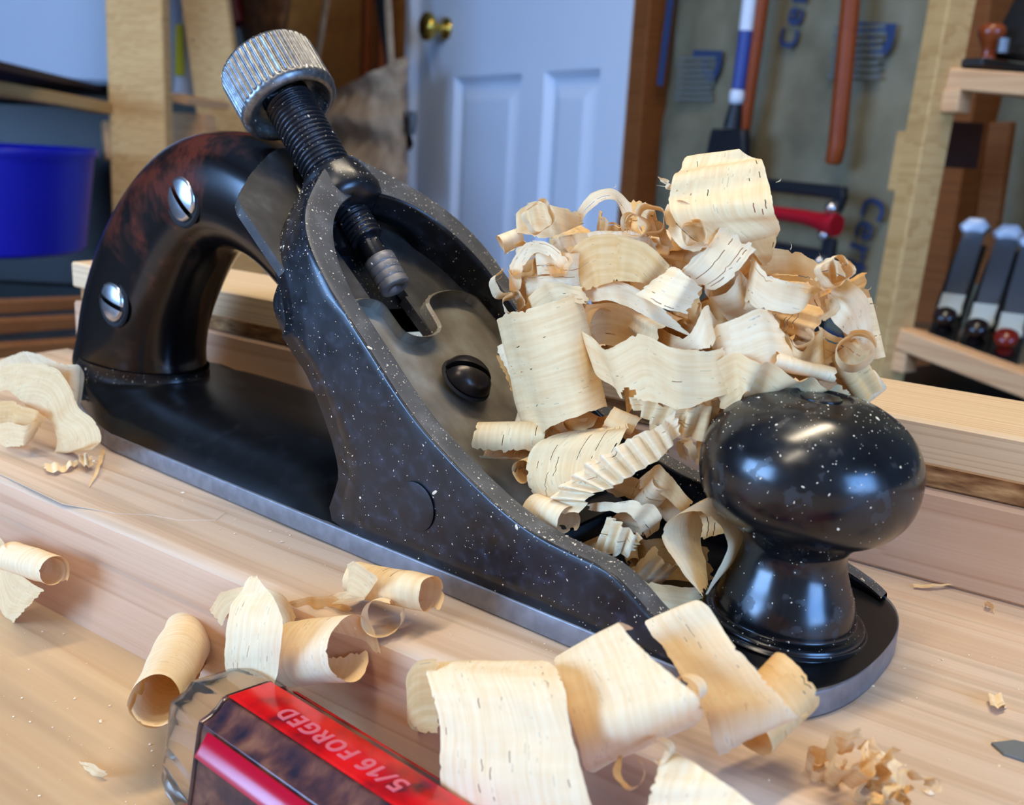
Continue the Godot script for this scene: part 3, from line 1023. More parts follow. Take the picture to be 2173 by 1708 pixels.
func build_apron():
	var xf := room_frame
	# canvas nail apron hanging by its straps
	var o := thing("canvas_apron", "tan canvas tool apron hanging by its straps left of the door", "apron", xf * Transform3D(Basis(), Vector3(-2340, 0, 150)))
	var f := FastNoiseLite.new()
	f.seed = 9
	f.frequency = 0.012
	var rows := []
	for j in 46:
		var v := float(j) / 45.0
		var row := PackedVector3Array()
		for k in 50:
			var u := float(k) / 49.0
			var x := -300.0 + 640.0 * u - 10.0 * sin(v * 4.0)
			var top := 206.0 + 56.0 * pow(absf(u - 0.30) / 0.7, 1.6) - 12.0 * sin(u * PI)
			var y := lerpf(top, -40.0 + 30.0 * pow(absf(u * 2 - 1), 3.0), v)
			var sag := sin(u * PI)
			var z := 30.0 * sag + 17.0 * sin(v * 15.0 + 3.4 * sag) * sag + 10.0 * f.get_noise_2d(x, y * 1.4)
			row.append(Vector3(x, y, z))
		rows.append(row)
	var back := []
	for r in rows:
		var row := PackedVector3Array()
		for p in r: row.append(p + Vector3(0, 0, -3))
		back.append(row)
	var b := mb()
	b.grid(rows)
	b.grid(back)
	part(b, "apron_cloth", M.canvas, o)
	b = mb()
	var q1 := []
	for p in [Vector3(-290, 215, -20), Vector3(-250, 330, -30), Vector3(-215, 460, -40), Vector3(-190, 640, -60)]: q1.append(p)
	b.tube(spline(q1, 6), fspline([20.0, 19.0, 18.0, 18.0], 6), 10, true, 0.2, Vector3(0, 0, 1))
	part(b, "strap", M.canvas, o)
	b = mb()
	q1 = []
	for p in [Vector3(262, 245, 0), Vector3(222, 340, -10), Vector3(160, 470, -30), Vector3(110, 640, -60)]: q1.append(p)
	b.tube(spline(q1, 6), fspline([16.0, 17.0, 18.0, 18.0], 6), 10, true, 0.2, Vector3(0, 0, 1))
	part(b, "strap", M.canvas, o)
	b = mb()
	b.bar(Vector3(-2262, 460, 110), Vector3(-2140, 205, 112), 44, 5, Vector3(1, 0.4, 0), 1)
	b.bar(Vector3(-2140, 210, 112), Vector3(-2045, 70, 114), 26, 5, Vector3(1, 0.5, 0), 1)
	single(b, "black_strap", "black webbing strap hanging between the apron and the door", "strap", M.black_web, xf)
	b = mb()
	b.tube([Vector3(-2032, 150, 118), Vector3(-2034, 128, 118), Vector3(-2038, 100, 118)], [9, 11, 9], 12)
	single(b, "strap_buckle", "small grey buckle near the lower end of the black strap", "buckle", M.cast_grey, xf)
	for q in [[-2480.0, 34.0, 660.0, M.orange_wood, "orange brown board on the wall above the apron, left of two"], [-2390.0, 40.0, 640.0, M.orange_wood, "orange brown board on the wall above the apron, right of two"]]:
		b = mb()
		b.bar(Vector3(q[0] + 20, 640, 40), Vector3(q[0], 150, 40), q[1], 18, Vector3.RIGHT, 2)
		single(b, "hung_board", q[4], "board", q[3], xf)
	b = mb()
	b.tube([Vector3(-2560, 230, 190), Vector3(-2530, 248, 196), Vector3(-2490, 240, 192)], [18, 26, 16], 16)
	single(b, "cord_coil", "dark red coiled thing behind the top of the canvas apron", "coil", std(Color(0.30, 0.05, 0.05), 0.6), xf)
	# leather pouch with a red handled tool
	var p := thing("leather_pouch", "brown leather tool pouch above the knurled screw head", "pouch", xf * Transform3D(Basis(), Vector3(-2400, 340, 340)))
	rows = []
	for j in 20:
		var v := float(j) / 19.0
		var row := PackedVector3Array()
		for k in 24:
			var an := TAU * k / 24
			var wd := lerpf(190.0, 90.0, v * v)
			row.append(Vector3(cos(an) * wd + 20 * v, 130.0 - 210.0 * v, sin(an) * lerpf(50.0, 24.0, v)))
		rows.append(row)
	b = mb()
	b.grid(rows, false, true)
	b.disc(rows[19], Vector3(20, -80, 0), true)
	part(b, "pouch_body", M.leather, p)
	b = mb()
	b.tube([Vector3(-90, 150, 52), Vector3(-50, 60, 58), Vector3(-10, -10, 52)], [22, 24, 16], 14)
	single(b, "red_tool", "dark red tool handle stuck in the leather pouch", "handle", std(Color(0.32, 0.04, 0.05), 0.5), xf * Transform3D(Basis(), Vector3(-2400, 340, 340)))

# ------------------------------------------------------------------ the plane

const RB := Vector3(-90, 52, 0)          # where the straight rim turns into the arch
const RD := Vector3(-0.731, 0.682, 0)    # up the slope of the rim
const RN := Vector3(0.682, 0.731, 0)     # out of the rim, forwards and up

func half_width(x: float) -> float:
	if x > -8.0:
		var t := clampf((x + 8.0) / 24.0, 0.0, 1.0)
		return 29.0 * pow(1.0 - t * t * t, 0.4)
	if x < -185.0:
		var t := clampf((-185.0 - x) / 72.0, 0.0, 1.0)
		return 29.0 * pow(1.0 - pow(t, 1.25), 0.8)
	return 29.0

func sole_xs() -> Array:
	var xs := []
	for k in 24: xs.append(-257.0 + 72.0 * pow(k / 24.0, 1.6))
	for k in 28: xs.append(-185.0 + 177.0 * k / 28.0)
	for k in 29: xs.append(-8.0 + 24.0 * (1.0 - pow(1.0 - k / 28.0, 2.2)))
	return xs

func slope_frame(s: float, n: float, z := 0.0) -> Vector3:
	return RB + RD * s + RN * n + Vector3(0, 0, z)

func build_plane():
	var o := thing("hand_plane", "antique black iron bench plane heaped with shavings in the middle of the bench", "hand plane")
	# the machined sole
	var xs := sole_xs()
	var rows := []
	for x in xs:
		var w := half_width(x)
		var row := PackedVector3Array()
		for q in [[0.0, 0.1], [w - 0.4, 0.1], [w, 0.6], [w, 4.6], [w - 0.5, 5.1], [0.0, 5.1], [-w + 0.5, 5.1], [-w, 4.6], [-w, 0.6], [-w + 0.4, 0.1]]:
			row.append(Vector3(x, q[1], q[0]))
		rows.append(row)
	var b := mb()
	b.grid(rows, false, true)
	part(b, "sole", M.steel, o, "bare grey steel edge of the sole")

	# japanned casting above it: a crowned deck behind, a flat bed at the toe
	b = mb()
	rows = []
	for x in xs:
		var w := half_width(x) - 0.35
		var row := PackedVector3Array()
		var crown := 0.0
		if x < -60.0:
			crown = 9.5 * smoothstep(-258.0, -205.0, x) * (1.0 - smoothstep(-112.0, -90.0, x))
		for k in 33:
			var z := w * (k / 16.0 - 1.0)
			var a := absf(z) / 29.0
			var yy := 5.2 + crown * pow(clampf(1.0 - pow(a, 2.4), 0.0, 1.0), 0.75)
			if x < -100.0 and z < 2.0 and z > -20.0: yy = maxf(yy, 5.2 + crown * 0.985)
			if absf(z) > w - 0.01: yy = 4.9
			row.append(Vector3(x, yy, z))
		rows.append(row)
	b.grid(rows)
	# foot of the handle, flowing into the deck
	var foot := []
	for k in 13:
		var t := k / 12.0
		var row := PackedVector3Array()
		for j in 40:
			var an := TAU * j / 40
			var g := 1.0 + 0.42 * pow(1.0 - t, 2.2)
			var p := Vector3(-219.0 + 3.0 * t + cos(an) * 27.0 * g, 8.0 + 9.0 * t, sin(an) * 16.0 * g)
			if p.x < -219.0: p.z *= clampf((half_width(p.x) - 1.0) / maxf(absf(p.z), 0.01), 0.0, 1.0)
			if p.x < -255.0: p.x = -255.0
			row.append(p)
		foot.append(row)
	b.grid(foot, false, true)
	part(b, "casting", M.deck, o)

	build_housing(o)
	build_handle(o)
	build_cutter(o)
	build_adjuster(o)

	# front knob
	var kn := thing_part("front_knob", o)
	b = mb()
	var pr := []
	for q in fspline2([[0.0, 5.1], [14.2, 5.1], [14.6, 6.0], [14.2, 6.9], [12.9, 7.2], [12.6, 7.7], [12.5, 8.8], [11.8, 11.5], [10.3, 15.0], [9.3, 18.5], [9.6, 21.5], [12.0, 24.0], [15.6, 26.2], [18.1, 29.6], [19.0, 34.0], [18.4, 39.0], [15.6, 43.4], [10.8, 46.6], [6.3, 47.9], [5.4, 48.0], [5.0, 47.6], [3.6, 47.6], [3.2, 48.0], [0.0, 48.1]], 5):
		pr.append(Vector2(maxf(q.x, 0.0), q.y))
	b.lathe(pr, Vector3(-2.2, 0, 0.6), Vector3(0.035, 1, -0.01), 64)
	part(b, "turned_knob", M.knob, kn, "glossy black turned front knob with worn crazed top")

func thing_part(called: String, parent: Node3D) -> Node3D:
	var n := Node3D.new()
	n.name = called
	parent.add_child(n, true)
	return n

func fspline2(q: Array, per: int) -> Array:
	var v := []
	for p in q: v.append(Vector2(p[0], p[1]))
	return spline(v, per)

func build_housing(o: Node3D):
	# near wall, arch and far wall in one sweep: every station is a ring of points round the wall
	var side := []   # [rim outer x y z, width inward, foot x y, rim height lift]
	var rimx := fspline([9.0, 4.0, -3.0, -8.0, -13.4, -18.0, -23.0, -30.0, -37.7, -46.0, -55.0, -62.0, -69.0, -75.5, -81.4, -86.0, -90.0], 3)
	var rimy := fspline([6.2, 7.2, 8.8, 10.2, 12.0, 14.8, 17.2, 18.0, 18.9, 21.3, 25.4, 29.2, 33.6, 38.8, 44.2, 48.4, 52.0], 3)
	var ftx := fspline([9.0, 3.0, -5.0, -13.0, -21.0, -29.0, -38.0, -48.0, -60.0, -74.0, -94.0, -92.0, -93.2, -96.5, -102.0, -106.5, -110.5], 3)
	var fty := fspline([5.0, 5.0, 5.0, 5.0, 5.0, 5.0, 5.0, 5.0, 5.0, 5.1, 6.0, 16.0, 22.0, 28.5, 36.7, 40.6, 44.2], 3)
	var rings := []
	var half := []
	for k in rimx.size():
		var x: float = rimx[k]
		var wo := minf(28.4, half_width(x) - 0.6)
		var th := 5.2 if k > 14 else lerpf(3.6, 5.2, k / 14.0)
		var R := Vector3(x, rimy[k], wo)
		var F := Vector3(ftx[k], fty[k], minf(29.0, half_width(ftx[k]) - 0.3))
		half.append(wall_ring(R, F, th, k >= 30))
	rings.append_array(half)
	# the arch, from near side over the top to the far side
	var steps := 44
	for k in range(1, steps):
		var ph := PI * k / steps
		var c := cos(ph)
		var s := sin(ph)
		var edge := minf(ph, PI - ph)
		var so := 38.5 * pow(s, 0.66) + 6.5 * pow(s, 10.0)
		var si := 33.0 * pow(s, 0.92)
		var fn := lerpf(lerpf(-19.7, -14.0, smoothstep(0.0, 0.3, edge)), -8.2, smoothstep(0.55, 1.0, edge))
		var Ro := slope_frame(so, 0.0, 28.4 * c)
		var Ri := slope_frame(si, 0.0, 23.2 * c)
		var Fo := slope_frame(maxf(so + 2.0 * s, 9.9), fn, 28.7 * c)
		var Fi := slope_frame(maxf(si, 9.9), fn, 23.2 * c)
		rings.append(arch_ring(Ri, Ro, Fi, Fo, s))
	for k in range(half.size() - 1, -1, -1):
		var m := PackedVector3Array()
		for p in half[k]: m.append(Vector3(p.x, p.y, -p.z))
		rings.append(m)
	var b := mb()
	b.grid(rings, false, true)
	# the bed behind the cutter
	var path := []   # (s, z) round the bed from the near wall over the back to the far wall
	path.append(Vector2(6.0, 28.4))
	for k in range(3, 46):
		var ph := PI * k / 48.0
		path.append(Vector2(maxf(33.0 * tanh(1.2 * pow(sin(ph), 0.66)), 6.0), 28.5 * cos(ph)))
	path.append(Vector2(6.0, -28.4))
	var bed := []
	for q in path:
		var row := PackedVector3Array()
		for g in [[0.0, -13.6, 0.0], [0.6, -13.6, 0.0], [0.975, -13.6, 0.0], [1.0, -14.4, 0.0], [1.0, -17.5, 0.0], [0.99, -19.8, 0.6], [0.93, -22.0, 2.0], [0.75, -23.5, 4.0], [0.0, -24.0, 6.0]]:
			row.append(slope_frame(lerpf(9.0, q.x, g[0]) - g[2] * (q.x - 8.6) * 0.03, g[1], q.y * g[0]))
		bed.append(row)
	b.grid(bed)
	# boss that carries the adjusting screw
	var ax := screw_axis()
	var bp := []
	for q in [[0.0, 32.0], [5.0, 32.0], [8.6, 33.6], [9.2, 36.0], [8.7, 39.0], [8.2, 42.0], [7.6, 43.2], [0.0, 43.3]]: bp.append(Vector2(q[0], q[1]))
	b.lathe(bp, ax[0], ax[1], 40)
	part(b, "housing", M.japan, o)
	# worn, dusty face of the rim
	var rim := []
	for k in rings.size():
		var rg: PackedVector3Array = rings[k]
		var up := RN * 0.06 + Vector3(0, 0.03, 0)
		rim.append(PackedVector3Array([rg[4] + up, rg[5] + up, rg[6] + up, rg[7] + up]))
	b = mb()
	b.grid(rim)
	part(b, "rim", M.rim, o, "dusty grey worn rim round the throat")
	# round casting mark on the near cheek
	b = mb()
	b.lathe([Vector2(0, 0.16), Vector2(4.2, 0.16), Vector2(5.2, 0)], Vector3(-69.0, 16.2, 28.9), Vector3(0, 0, 1), 28)
	part(b, "cast_boss", M.japan, o)

func wall_ring(R: Vector3, F: Vector3, th: float, full: bool) -> PackedVector3Array:
	# order: foot inner, ..., rim inner, rim outer, ..., foot outer
	var Ri := Vector3(R.x, R.y, R.z - th)
	var Fi := Vector3(F.x, F.y, F.z - th)
	var d := (F - R)
	var L := maxf(d.length(), 0.1)
	var e := minf(0.9, L * 0.35) / L
	return PackedVector3Array([Fi, Fi.lerp(Ri, 0.35), Fi.lerp(Ri, 0.7), Ri.lerp(Fi, e * 1.2), Ri.lerp(Fi, e * 0.25) + Vector3(0, 0, 0.15), Ri.lerp(R, 0.2), Ri.lerp(R, 0.78), R.lerp(F, e * 0.2) + Vector3(0, 0, -0.3), R.lerp(F, e), R.lerp(F, maxf(e * 1.6, 0.12)), R.lerp(F, 0.4), R.lerp(F, 0.75), F])

func arch_ring(Ri: Vector3, Ro: Vector3, Fi: Vector3, Fo: Vector3, s: float) -> PackedVector3Array:
	var e := 0.9 / 8.2
	return PackedVector3Array([Fi, Fi.lerp(Ri, 0.35), Fi.lerp(Ri, 0.7), Ri.lerp(Fi, e * 1.2), Ri.lerp(Fi, e * 0.25).lerp(Ro, 0.03), Ri.lerp(Ro, 0.2), Ri.lerp(Ro, 0.82), Ro.lerp(Fo, e * 0.2).lerp(Ri, 0.05), Ro.lerp(Fo, e), Ro.lerp(Fo, e * 1.8), Ro.lerp(Fo, 0.45), Ro.lerp(Fo, 0.75), Fo])

func build_handle(o: Node3D):
	var hd := thing_part("handle", o)
	var cen := [Vector3(-219, 9, 0), Vector3(-217, 16, 0), Vector3(-214.5, 27, 0), Vector3(-209, 39, 0), Vector3(-200.5, 51, 0), Vector3(-190, 61.5, 0), Vector3(-179, 68.5, 0), Vector3(-167, 71.5, 0), Vector3(-155, 70.5, 0), Vector3(-143, 66.5, 0), Vector3(-132, 60, 0), Vector3(-124, 53, 0)]
	var rad := [26.5, 25.5, 23.5, 21.5, 20.0, 18.2, 16.8, 15.6, 14.8, 14.4, 14.0, 13.6]
	var lat := [15.5, 15.2, 14.8, 14.6, 14.4, 14.2, 14.0, 13.8, 13.4, 13.0, 12.5, 12.0]
	var C := spline(cen, 6)
	var A := fspline(rad, 6)
	var L := fspline(lat, 6)
	var rows := []
	for k in C.size():
		var t: Vector3 = (C[mini(k + 1, C.size() - 1)] - C[maxi(k - 1, 0)]).normalized()
		var nn := Vector3(t.y, -t.x, 0)
		var row := PackedVector3Array()
		for j in 48:
			var an := TAU * j / 48
			var ca := cos(an)
			var sa := sin(an)
			var ex := 0.86
			row.append(C[k] + nn * (signf(ca) * pow(absf(ca), ex) * A[k]) + Vector3(0, 0, signf(sa) * pow(absf(sa), ex) * L[k]))
		rows.append(row)
	var b := mb()
	var uvs := []
	for k in rows.size():
		rows[k].append(rows[k][0])
		var ur := PackedVector2Array()
		for j in 49: ur.append(Vector2(float(k) / (rows.size() - 1), j / 48.0))
		uvs.append(ur)
	b.grid(rows, false, false, uvs)
	b.disc(rows[-1], C[-1], true)
	part(b, "grip", M.rubber, hd, "black grip mottled with red brown")
	for q in [[Vector3(-170.3, 69.2, 13.4), -0.75, 5.6], [Vector3(-206.0, 37.3, 14.3), -0.25, 5.6]]:
		# sunken slotted screw: a seat, then two half heads with the slot between
		var at: Vector3 = q[0]
		var z := Vector3(0.0, 0.04, 1.0).normalized()
		var turn := Basis(z, q[1])
		var x := (turn * Vector3.RIGHT).normalized()
		var y := z.cross(x)
		var seat := mb()
		seat.lathe([Vector2(0, -0.3), Vector2(q[2] + 0.2, -0.3), Vector2(q[2] + 1.0, 0.25), Vector2(q[2] + 1.5, 0.3), Vector2(q[2] + 2.0, -0.4)], at, z, 32)
		part(seat, "screw_seat", M.slot, hd)
		var h := mb()
		for sgn in [-1, 1]:
			var rws := []
			for m in 7:
				var rr: float = q[2] * m / 6.0
				var row := PackedVector3Array()
				for j in 21:
					var an := PI * j / 20.0
					var px := cos(an) * rr
					var py: float = sin(an) * rr * (q[2] - 0.75) / q[2] + 0.75
					var hgt: float = 1.5 - 0.9 * (rr / q[2]) * (rr / q[2])
					row.append(at + x * px * (1.0 if sgn > 0 else -1.0) + y * py * sgn + z * hgt)
				rws.append(row)
			var lip := PackedVector3Array()
			for p in rws[6]: lip.append(p - z * 0.9)
			rws.append(lip)
			h.grid(rws)
		part(h, "screw_head", M.bright_steel, hd, "slotted bright steel screw head in the grip")

func blade_n(s: float) -> float:
	return -9.6 - 0.055 * (s - 5.0)

func build_cutter(o: Node3D):
	var cu := thing_part("cutter", o)
	# outline in slope coordinates (s up the slope, z across); a gap for the collar of the screw
	var th := atan(0.055)
	var bx := (RD - RN * 0.055).normalized()
	var bn := (RN + RD * 0.055).normalized()
	var xf := Transform3D(Basis(bx, Vector3(0, 0, 1), bx.cross(Vector3(0, 0, 1))), slope_frame(0, blade_n(0.0)) - bn * 2.6)
	if xf.basis.z.dot(bn) < 0.0:
		xf = Transform3D(Basis(bx, Vector3(0, 0, -1), bx.cross(Vector3(0, 0, -1))), xf.origin)
	var b := mb()
	# left and right halves meet above and below the slot
	var near := PackedVector2Array([Vector2(-58, 25), Vector2(9, 25), Vector2(10, 26.6), Vector2(40.0, 26.6), Vector2(42.5, 25.8), Vector2(45.5, 23.4), Vector2(50.5, 18.0), Vector2(57.5, 8.6), Vector2(59.4, 5.0), Vector2(60, 2.5), Vector2(27, 2.5), Vector2(27, 8.6), Vector2(9.5, 8.6), Vector2(9.5, 7.0), Vector2(-4, 7.0), Vector2(-4, 2.5), Vector2(-58, 2.5)])
	var far := PackedVector2Array([Vector2(-58, -25), Vector2(9, -25), Vector2(10, -26.6), Vector2(40.0, -26.6), Vector2(45.5, -22.4), Vector2(57.5, -4.6), Vector2(60, 2.5), Vector2(27, 2.5), Vector2(27, -3.2), Vector2(9.5, -3.2), Vector2(9.5, -2.0), Vector2(-4, -2.0), Vector2(-4, 2.5), Vector2(-58, 2.5)])
	var fl := 1.0 if xf.basis.y.z > 0 else -1.0
	for poly in [near, far]:
		var pp := PackedVector2Array()
		for p in poly: pp.append(Vector2(p.x, p.y * fl))
		b.prism(pp, xf, 2.6, 0.0)
	part(b, "blade", M.blade, cu, "dark steel cutter with clipped upper corners")
	# cap iron: two rounded lobes and a notch
	var cap := PackedVector2Array()
	cap.append(Vector2(-52, 20.5))
	cap.append(Vector2(5.0, 20.0))
	for k in 9:
		var a := PI * k / 8.0
		cap.append(Vector2(5.0 + 3.4 * sin(a), 15.0 + 5.0 * cos(a) - 1.0 * k / 8.0))
	for k in 9:
		var a := PI * k / 8.0
		cap.append(Vector2(-1.5 - 3.0 * sin(a), 3.4 + 5.6 * cos(a)))
	for k in 12:
		var a := PI * k / 11.0
		cap.append(Vector2(3.2 + 4.6 * sin(a) , -12.2 + 9.4 * cos(a)))
	cap.append(Vector2(-2.0, -22.0))
	cap.append(Vector2(-52, -20.5))
	var cp := PackedVector2Array()
	for p in cap: cp.append(Vector2(p.x, p.y * fl))
	b = mb()
	b.prism(cp, Transform3D(xf.basis, xf.origin + bn * 2.62), 3.4, 0.7)
	part(b, "cap_iron", M.cap, cu, "worn grey cap iron with two lobes and a notch")
	# its slotted screw: a domed head in two halves
	var sc := thing_part("cap_screw", o)
	var at := slope_frame(-17.6, -6.2, 0.6)
	var z := bn
	var x := (bx * -0.62 + Vector3(0, 0, -0.78)).normalized()
	x = (x - z * x.dot(z)).normalized()
	var y := z.cross(x)
	b = mb()
	b.lathe([Vector2(0, 0.4), Vector2(5.2, 0.4), Vector2(5.9, 0.9), Vector2(6.3, 0.2)], at, z, 36)
	part(b, "screw_seat", M.slot, sc)
	b = mb()
	for sgn in [-1, 1]:
		var rws := []
		for m in 9:
			var rr := 5.7 * m / 8.0
			var row := PackedVector3Array()
			for j in 25:
				var an := PI * j / 24.0
				row.append(at + x * cos(an) * rr * sgn + y * (sin(an) * rr * 4.9 / 5.7 + 0.8) * sgn + z * (0.6 + 4.4 * sqrt(maxf(0.0, 1.0 - pow(rr / 5.75, 2.2)))))
			rws.append(row)
		var wall := []
		wall.append(PackedVector3Array([at + x * -5.7 + y * sgn * 0.8 + z * 0.5, at + x * 5.7 + y * sgn * 0.8 + z * 0.5]))
		b.grid(rws)
		var cut := []
		var low := PackedVector3Array()
		var high := PackedVector3Array()
		for j in 17:
			var px := -5.7 + 11.4 * j / 16.0
			low.append(at + x * px + y * sgn * 0.8 + z * 0.6)
			high.append(at + x * px + y * sgn * 0.8 + z * (0.6 + 4.4 * sqrt(maxf(0.0, 1.0 - pow(absf(px) / 5.75, 2.2)))))
		b.grid([low, high])
	part(b, "screw_head", std(Color(0.24, 0.22, 0.215), 0.3, 0.75), sc, "domed slotted screw in the cap iron")

func screw_axis() -> Array:
	# origin near the foot of the slope, direction up the screw
	var p := slope_frame(0.0, -8.0, 2.2)
	var q := slope_frame(70.0, -3.4, 2.2)
	return [p, (q - p).normalized()]

func build_adjuster(o: Node3D):
	var ad := thing_part("adjusting_screw", o)
	var ax := screw_axis()
	# coarse thread outside the boss, finer inside the throat; true helix
	for q in [[41.0, 66.0, 6.15, 0.62, 1.28, "thread"], [24.5, 34.5, 4.0, 0.45, 1.28, "inner_thread"]]:
		var rows := []
		var sides := 36
		var cnt := int((q[1] - q[0]) / q[4] * 8.0)
		var y: Vector3 = ax[1]
		var x := y.cross(Vector3(0.31, 0.2, 0.93)).normalized()
		var z := x.cross(y)
		for k in cnt + 1:
			var row := PackedVector3Array()
			for j in sides:
				var an := TAU * j / sides
				var h: float = q[0] + (q[1] - q[0]) * k / cnt
				var ph: float = (h / q[4] + float(j) / sides)
				ph -= floorf(ph)
				var cr := 1.0 - absf(ph * 2.0 - 1.0)
				var r: float = q[2] - q[3] * (1.0 - smoothstep(0.05, 0.8, cr))
				row.append(ax[0] + y * h + (x * cos(an) + z * sin(an)) * r)
			rows.append(row)
		var b := mb()
		b.grid(rows, false, true)
		b.disc(rows[0], ax[0] + y * q[0])
		b.disc(rows[-1], ax[0] + y * q[1], true)
		part(b, q[5], M.dark_steel, ad)
	var n := mb()
	n.lathe([Vector2(0, 17), Vector2(2.5, 17), Vector2(2.5, 26), Vector2(0, 26)], ax[0], ax[1], 28)
	part(n, "neck", M.dark_steel, ad)
	n = mb()
	var cp := [Vector2(0, 12.0), Vector2(1.6, 12.0), Vector2(1.6, 10.2), Vector2(3.3, 10.2), Vector2(3.7, 10.5)]
	for k in 4:
		cp.append_array([Vector2(3.75, 10.6 + k * 2.0), Vector2(3.75, 12.2 + k * 2.0), Vector2(3.55, 12.3 + k * 2.0), Vector2(3.55, 12.5 + k * 2.0)])
	cp.append_array([Vector2(3.7, 18.7), Vector2(2.4, 19.0), Vector2(0, 19.0)])
	n.lathe(cp, ax[0], ax[1], 32)
	part(n, "collar", M.steel, ad, "grooved steel collar engaging the cutter")
	# knurled head
	var sides := 240
	var ribs := 46
	var rows := []
	var y: Vector3 = ax[1]
	var x := y.cross(Vector3(0.31, 0.2, 0.93)).normalized()
	var z := x.cross(y)
	for q in [[6.0, 68.0, 0.0], [8.4, 67.6, 0.0], [9.3, 65.6, 0.0], [9.6, 64.4, 0.0], [10.4, 63.8, 0.0], [11.3, 64.1, 0.0], [12.1, 65.0, 0.0], [12.3, 65.8, 0.0], [12.3, 66.4, 0.5], [12.3, 67.0, 1.0], [12.3, 77.0, 1.0], [12.2, 77.6, 0.6], [11.8, 78.2, 0.0], [10.8, 78.8, 0.0], [4.0, 79.2, 0.0], [0.0, 79.2, 0.0]]:
		var row := PackedVector3Array()
		for j in sides:
			var an := TAU * j / sides
			var g := absf(sin(an * ribs * 0.5))
			var r: float = q[0] - q[2] * 0.95 * (1.0 - pow(g, 0.8))
			row.append(ax[0] + y * q[1] + (x * cos(an) + z * sin(an)) * r)
		rows.append(row)
	n = mb()
	n.grid(rows, false, true)
	part(n, "knurled_head", M.knurl, ad, "knurled grey steel screw head")

# ------------------------------------------------------------------ screwdriver

func build_screwdriver():
	# clear acetate handle with red painted flats, lying on the bench along the board
	var o := thing("screwdriver", "screwdriver with a scuffed red and clear handle lying in front of the board", "screwdriver", Transform3D(Basis(Vector3.UP, -0.02), Vector3(-81, -29, 72.6)))
	var r := 12.9
	var corners := [75.0, 117.0, 138.0, 176.0, 200.0, 238.0, 262.0, 302.0, 330.0, 50.0]
	var cy := 12.6
	var section := func(x: float, rr: float) -> PackedVector3Array:
		var row := PackedVector3Array()
		for k in 10:
			var a := deg_to_rad(corners[k])
			var b2 := deg_to_rad(corners[(k + 1) % 10])
			for q in [0.0, 0.06, 0.35, 0.65, 0.94]:
				var p: Vector2 = Vector2(cos(a), sin(a)).lerp(Vector2(cos(b2), sin(b2)), q) * rr
				if q == 0.0: p *= 0.985
				if k % 2 == 1 and (q == 0.35 or q == 0.65): p *= 0.965
				row.append(Vector3(x, cy + p.y, p.x))
		return row
	var rows := []
	for q in [[15.0, 0.92], [16.0, 0.97], [60.0, 1.0], [150.0, 1.0], [165.0, 0.9], [170.0, 0.62], [180.0, 0.6]]: rows.append(section.call(q[0], r * q[1]))
	var b := mb()
	b.grid(rows, false, true)
	b.disc(rows[0], Vector3(15.0, cy, 0))
	b.disc(rows[-1], Vector3(180, cy, 0), true)
	part(b, "handle_core", M.amber, o, "scuffed brownish clear plastic core")
	b = mb()
	rows = []
	for q in [[0.0, 0.02], [0.25, 0.30], [1.0, 0.52], [2.6, 0.72], [5.0, 0.88], [8.0, 0.97], [11.0, 1.0], [14.9, 1.0]]: rows.append(section.call(q[0], r * q[1]))
	b.grid(rows, false, true)
	b.disc(rows[-1], Vector3(14.9, cy, 0), true)
	part(b, "clear_butt", M.clear, o, "clear rounded butt of the handle")
	for q in [[75.0, 117.0, M.red_gloss, 15.5], [27.0, 50.0, M.magenta, 18.0], [138.0, 176.0, M.red_gloss, 16.0], [330.0, 352.0, M.magenta, 17.0]]:
		var a := deg_to_rad(q[0] + 2.0)
		var b2 := deg_to_rad(q[1] - 2.0)
		var pa := Vector2(cos(a), sin(a)) * r
		var pb := Vector2(cos(b2), sin(b2)) * r
		var lift := (pa + pb).normalized() * 0.35
		var p0 := Vector3(0, cy + pa.y, pa.x)
		var p1 := Vector3(0, cy + pb.y, pb.x)
		var up := Vector3(0, lift.y, lift.x)
		var x0: float = q[3]
		b = mb()
		var xs2 := [x0, x0 + 0.8, 148.0, 149.0]
		var rw := []
		for k in 4:
			var u := up if k == 1 or k == 2 else -up * 0.3
			var xx := Vector3(xs2[k], 0, 0)
			rw.append(PackedVector3Array([p0 - up * 0.5 + xx, p0.lerp(p1, 0.05) + u + xx, p0.lerp(p1, 0.5) + u * 1.3 + xx, p0.lerp(p1, 0.95) + u + xx, p1 - up * 0.5 + xx]))
		b.grid(rw)
		part(b, "painted_flat", q[2], o, "red painted flat of the handle")
	b = mb()
	b.tube([Vector3(170, cy, 0), Vector3(300, cy, 0)], [4, 4], 20)
	part(b, "shank", M.bright_steel, o)
	# moulded lettering on the upper red flat, reading away from the tip
	var mi := MeshInstance3D.new()
	mi.name = "lettering"
	mi.mesh = flat_text("5/16 FORGED", 4.6)[0]
	mi.mesh.material = M.letter
	o.add_child(mi, true)
	var am := deg_to_rad(96.0)
	var out := Vector3(0, sin(am), cos(am))
	var xdir := Vector3(-1, 0, 0)
	var ydir := out.cross(xdir)
	var c0 := Vector3(54.0, cy, 0) + out * (r * 0.938 + 0.32) - ydir * 1.9
	mi.transform = Transform3D(Basis(xdir, ydir, out), c0 * MM)

# ------------------------------------------------------------------ shavings

func rib(label: String, grp: String, pts: Array, o: Dictionary):
	var a := []
	var b := []
	for k in range(0, pts.size(), 2):
		a.append(pts[k])
		b.append(pts[k + 1])
	put_sheet(label, grp, spline(a, 10), spline(b, 10), o)

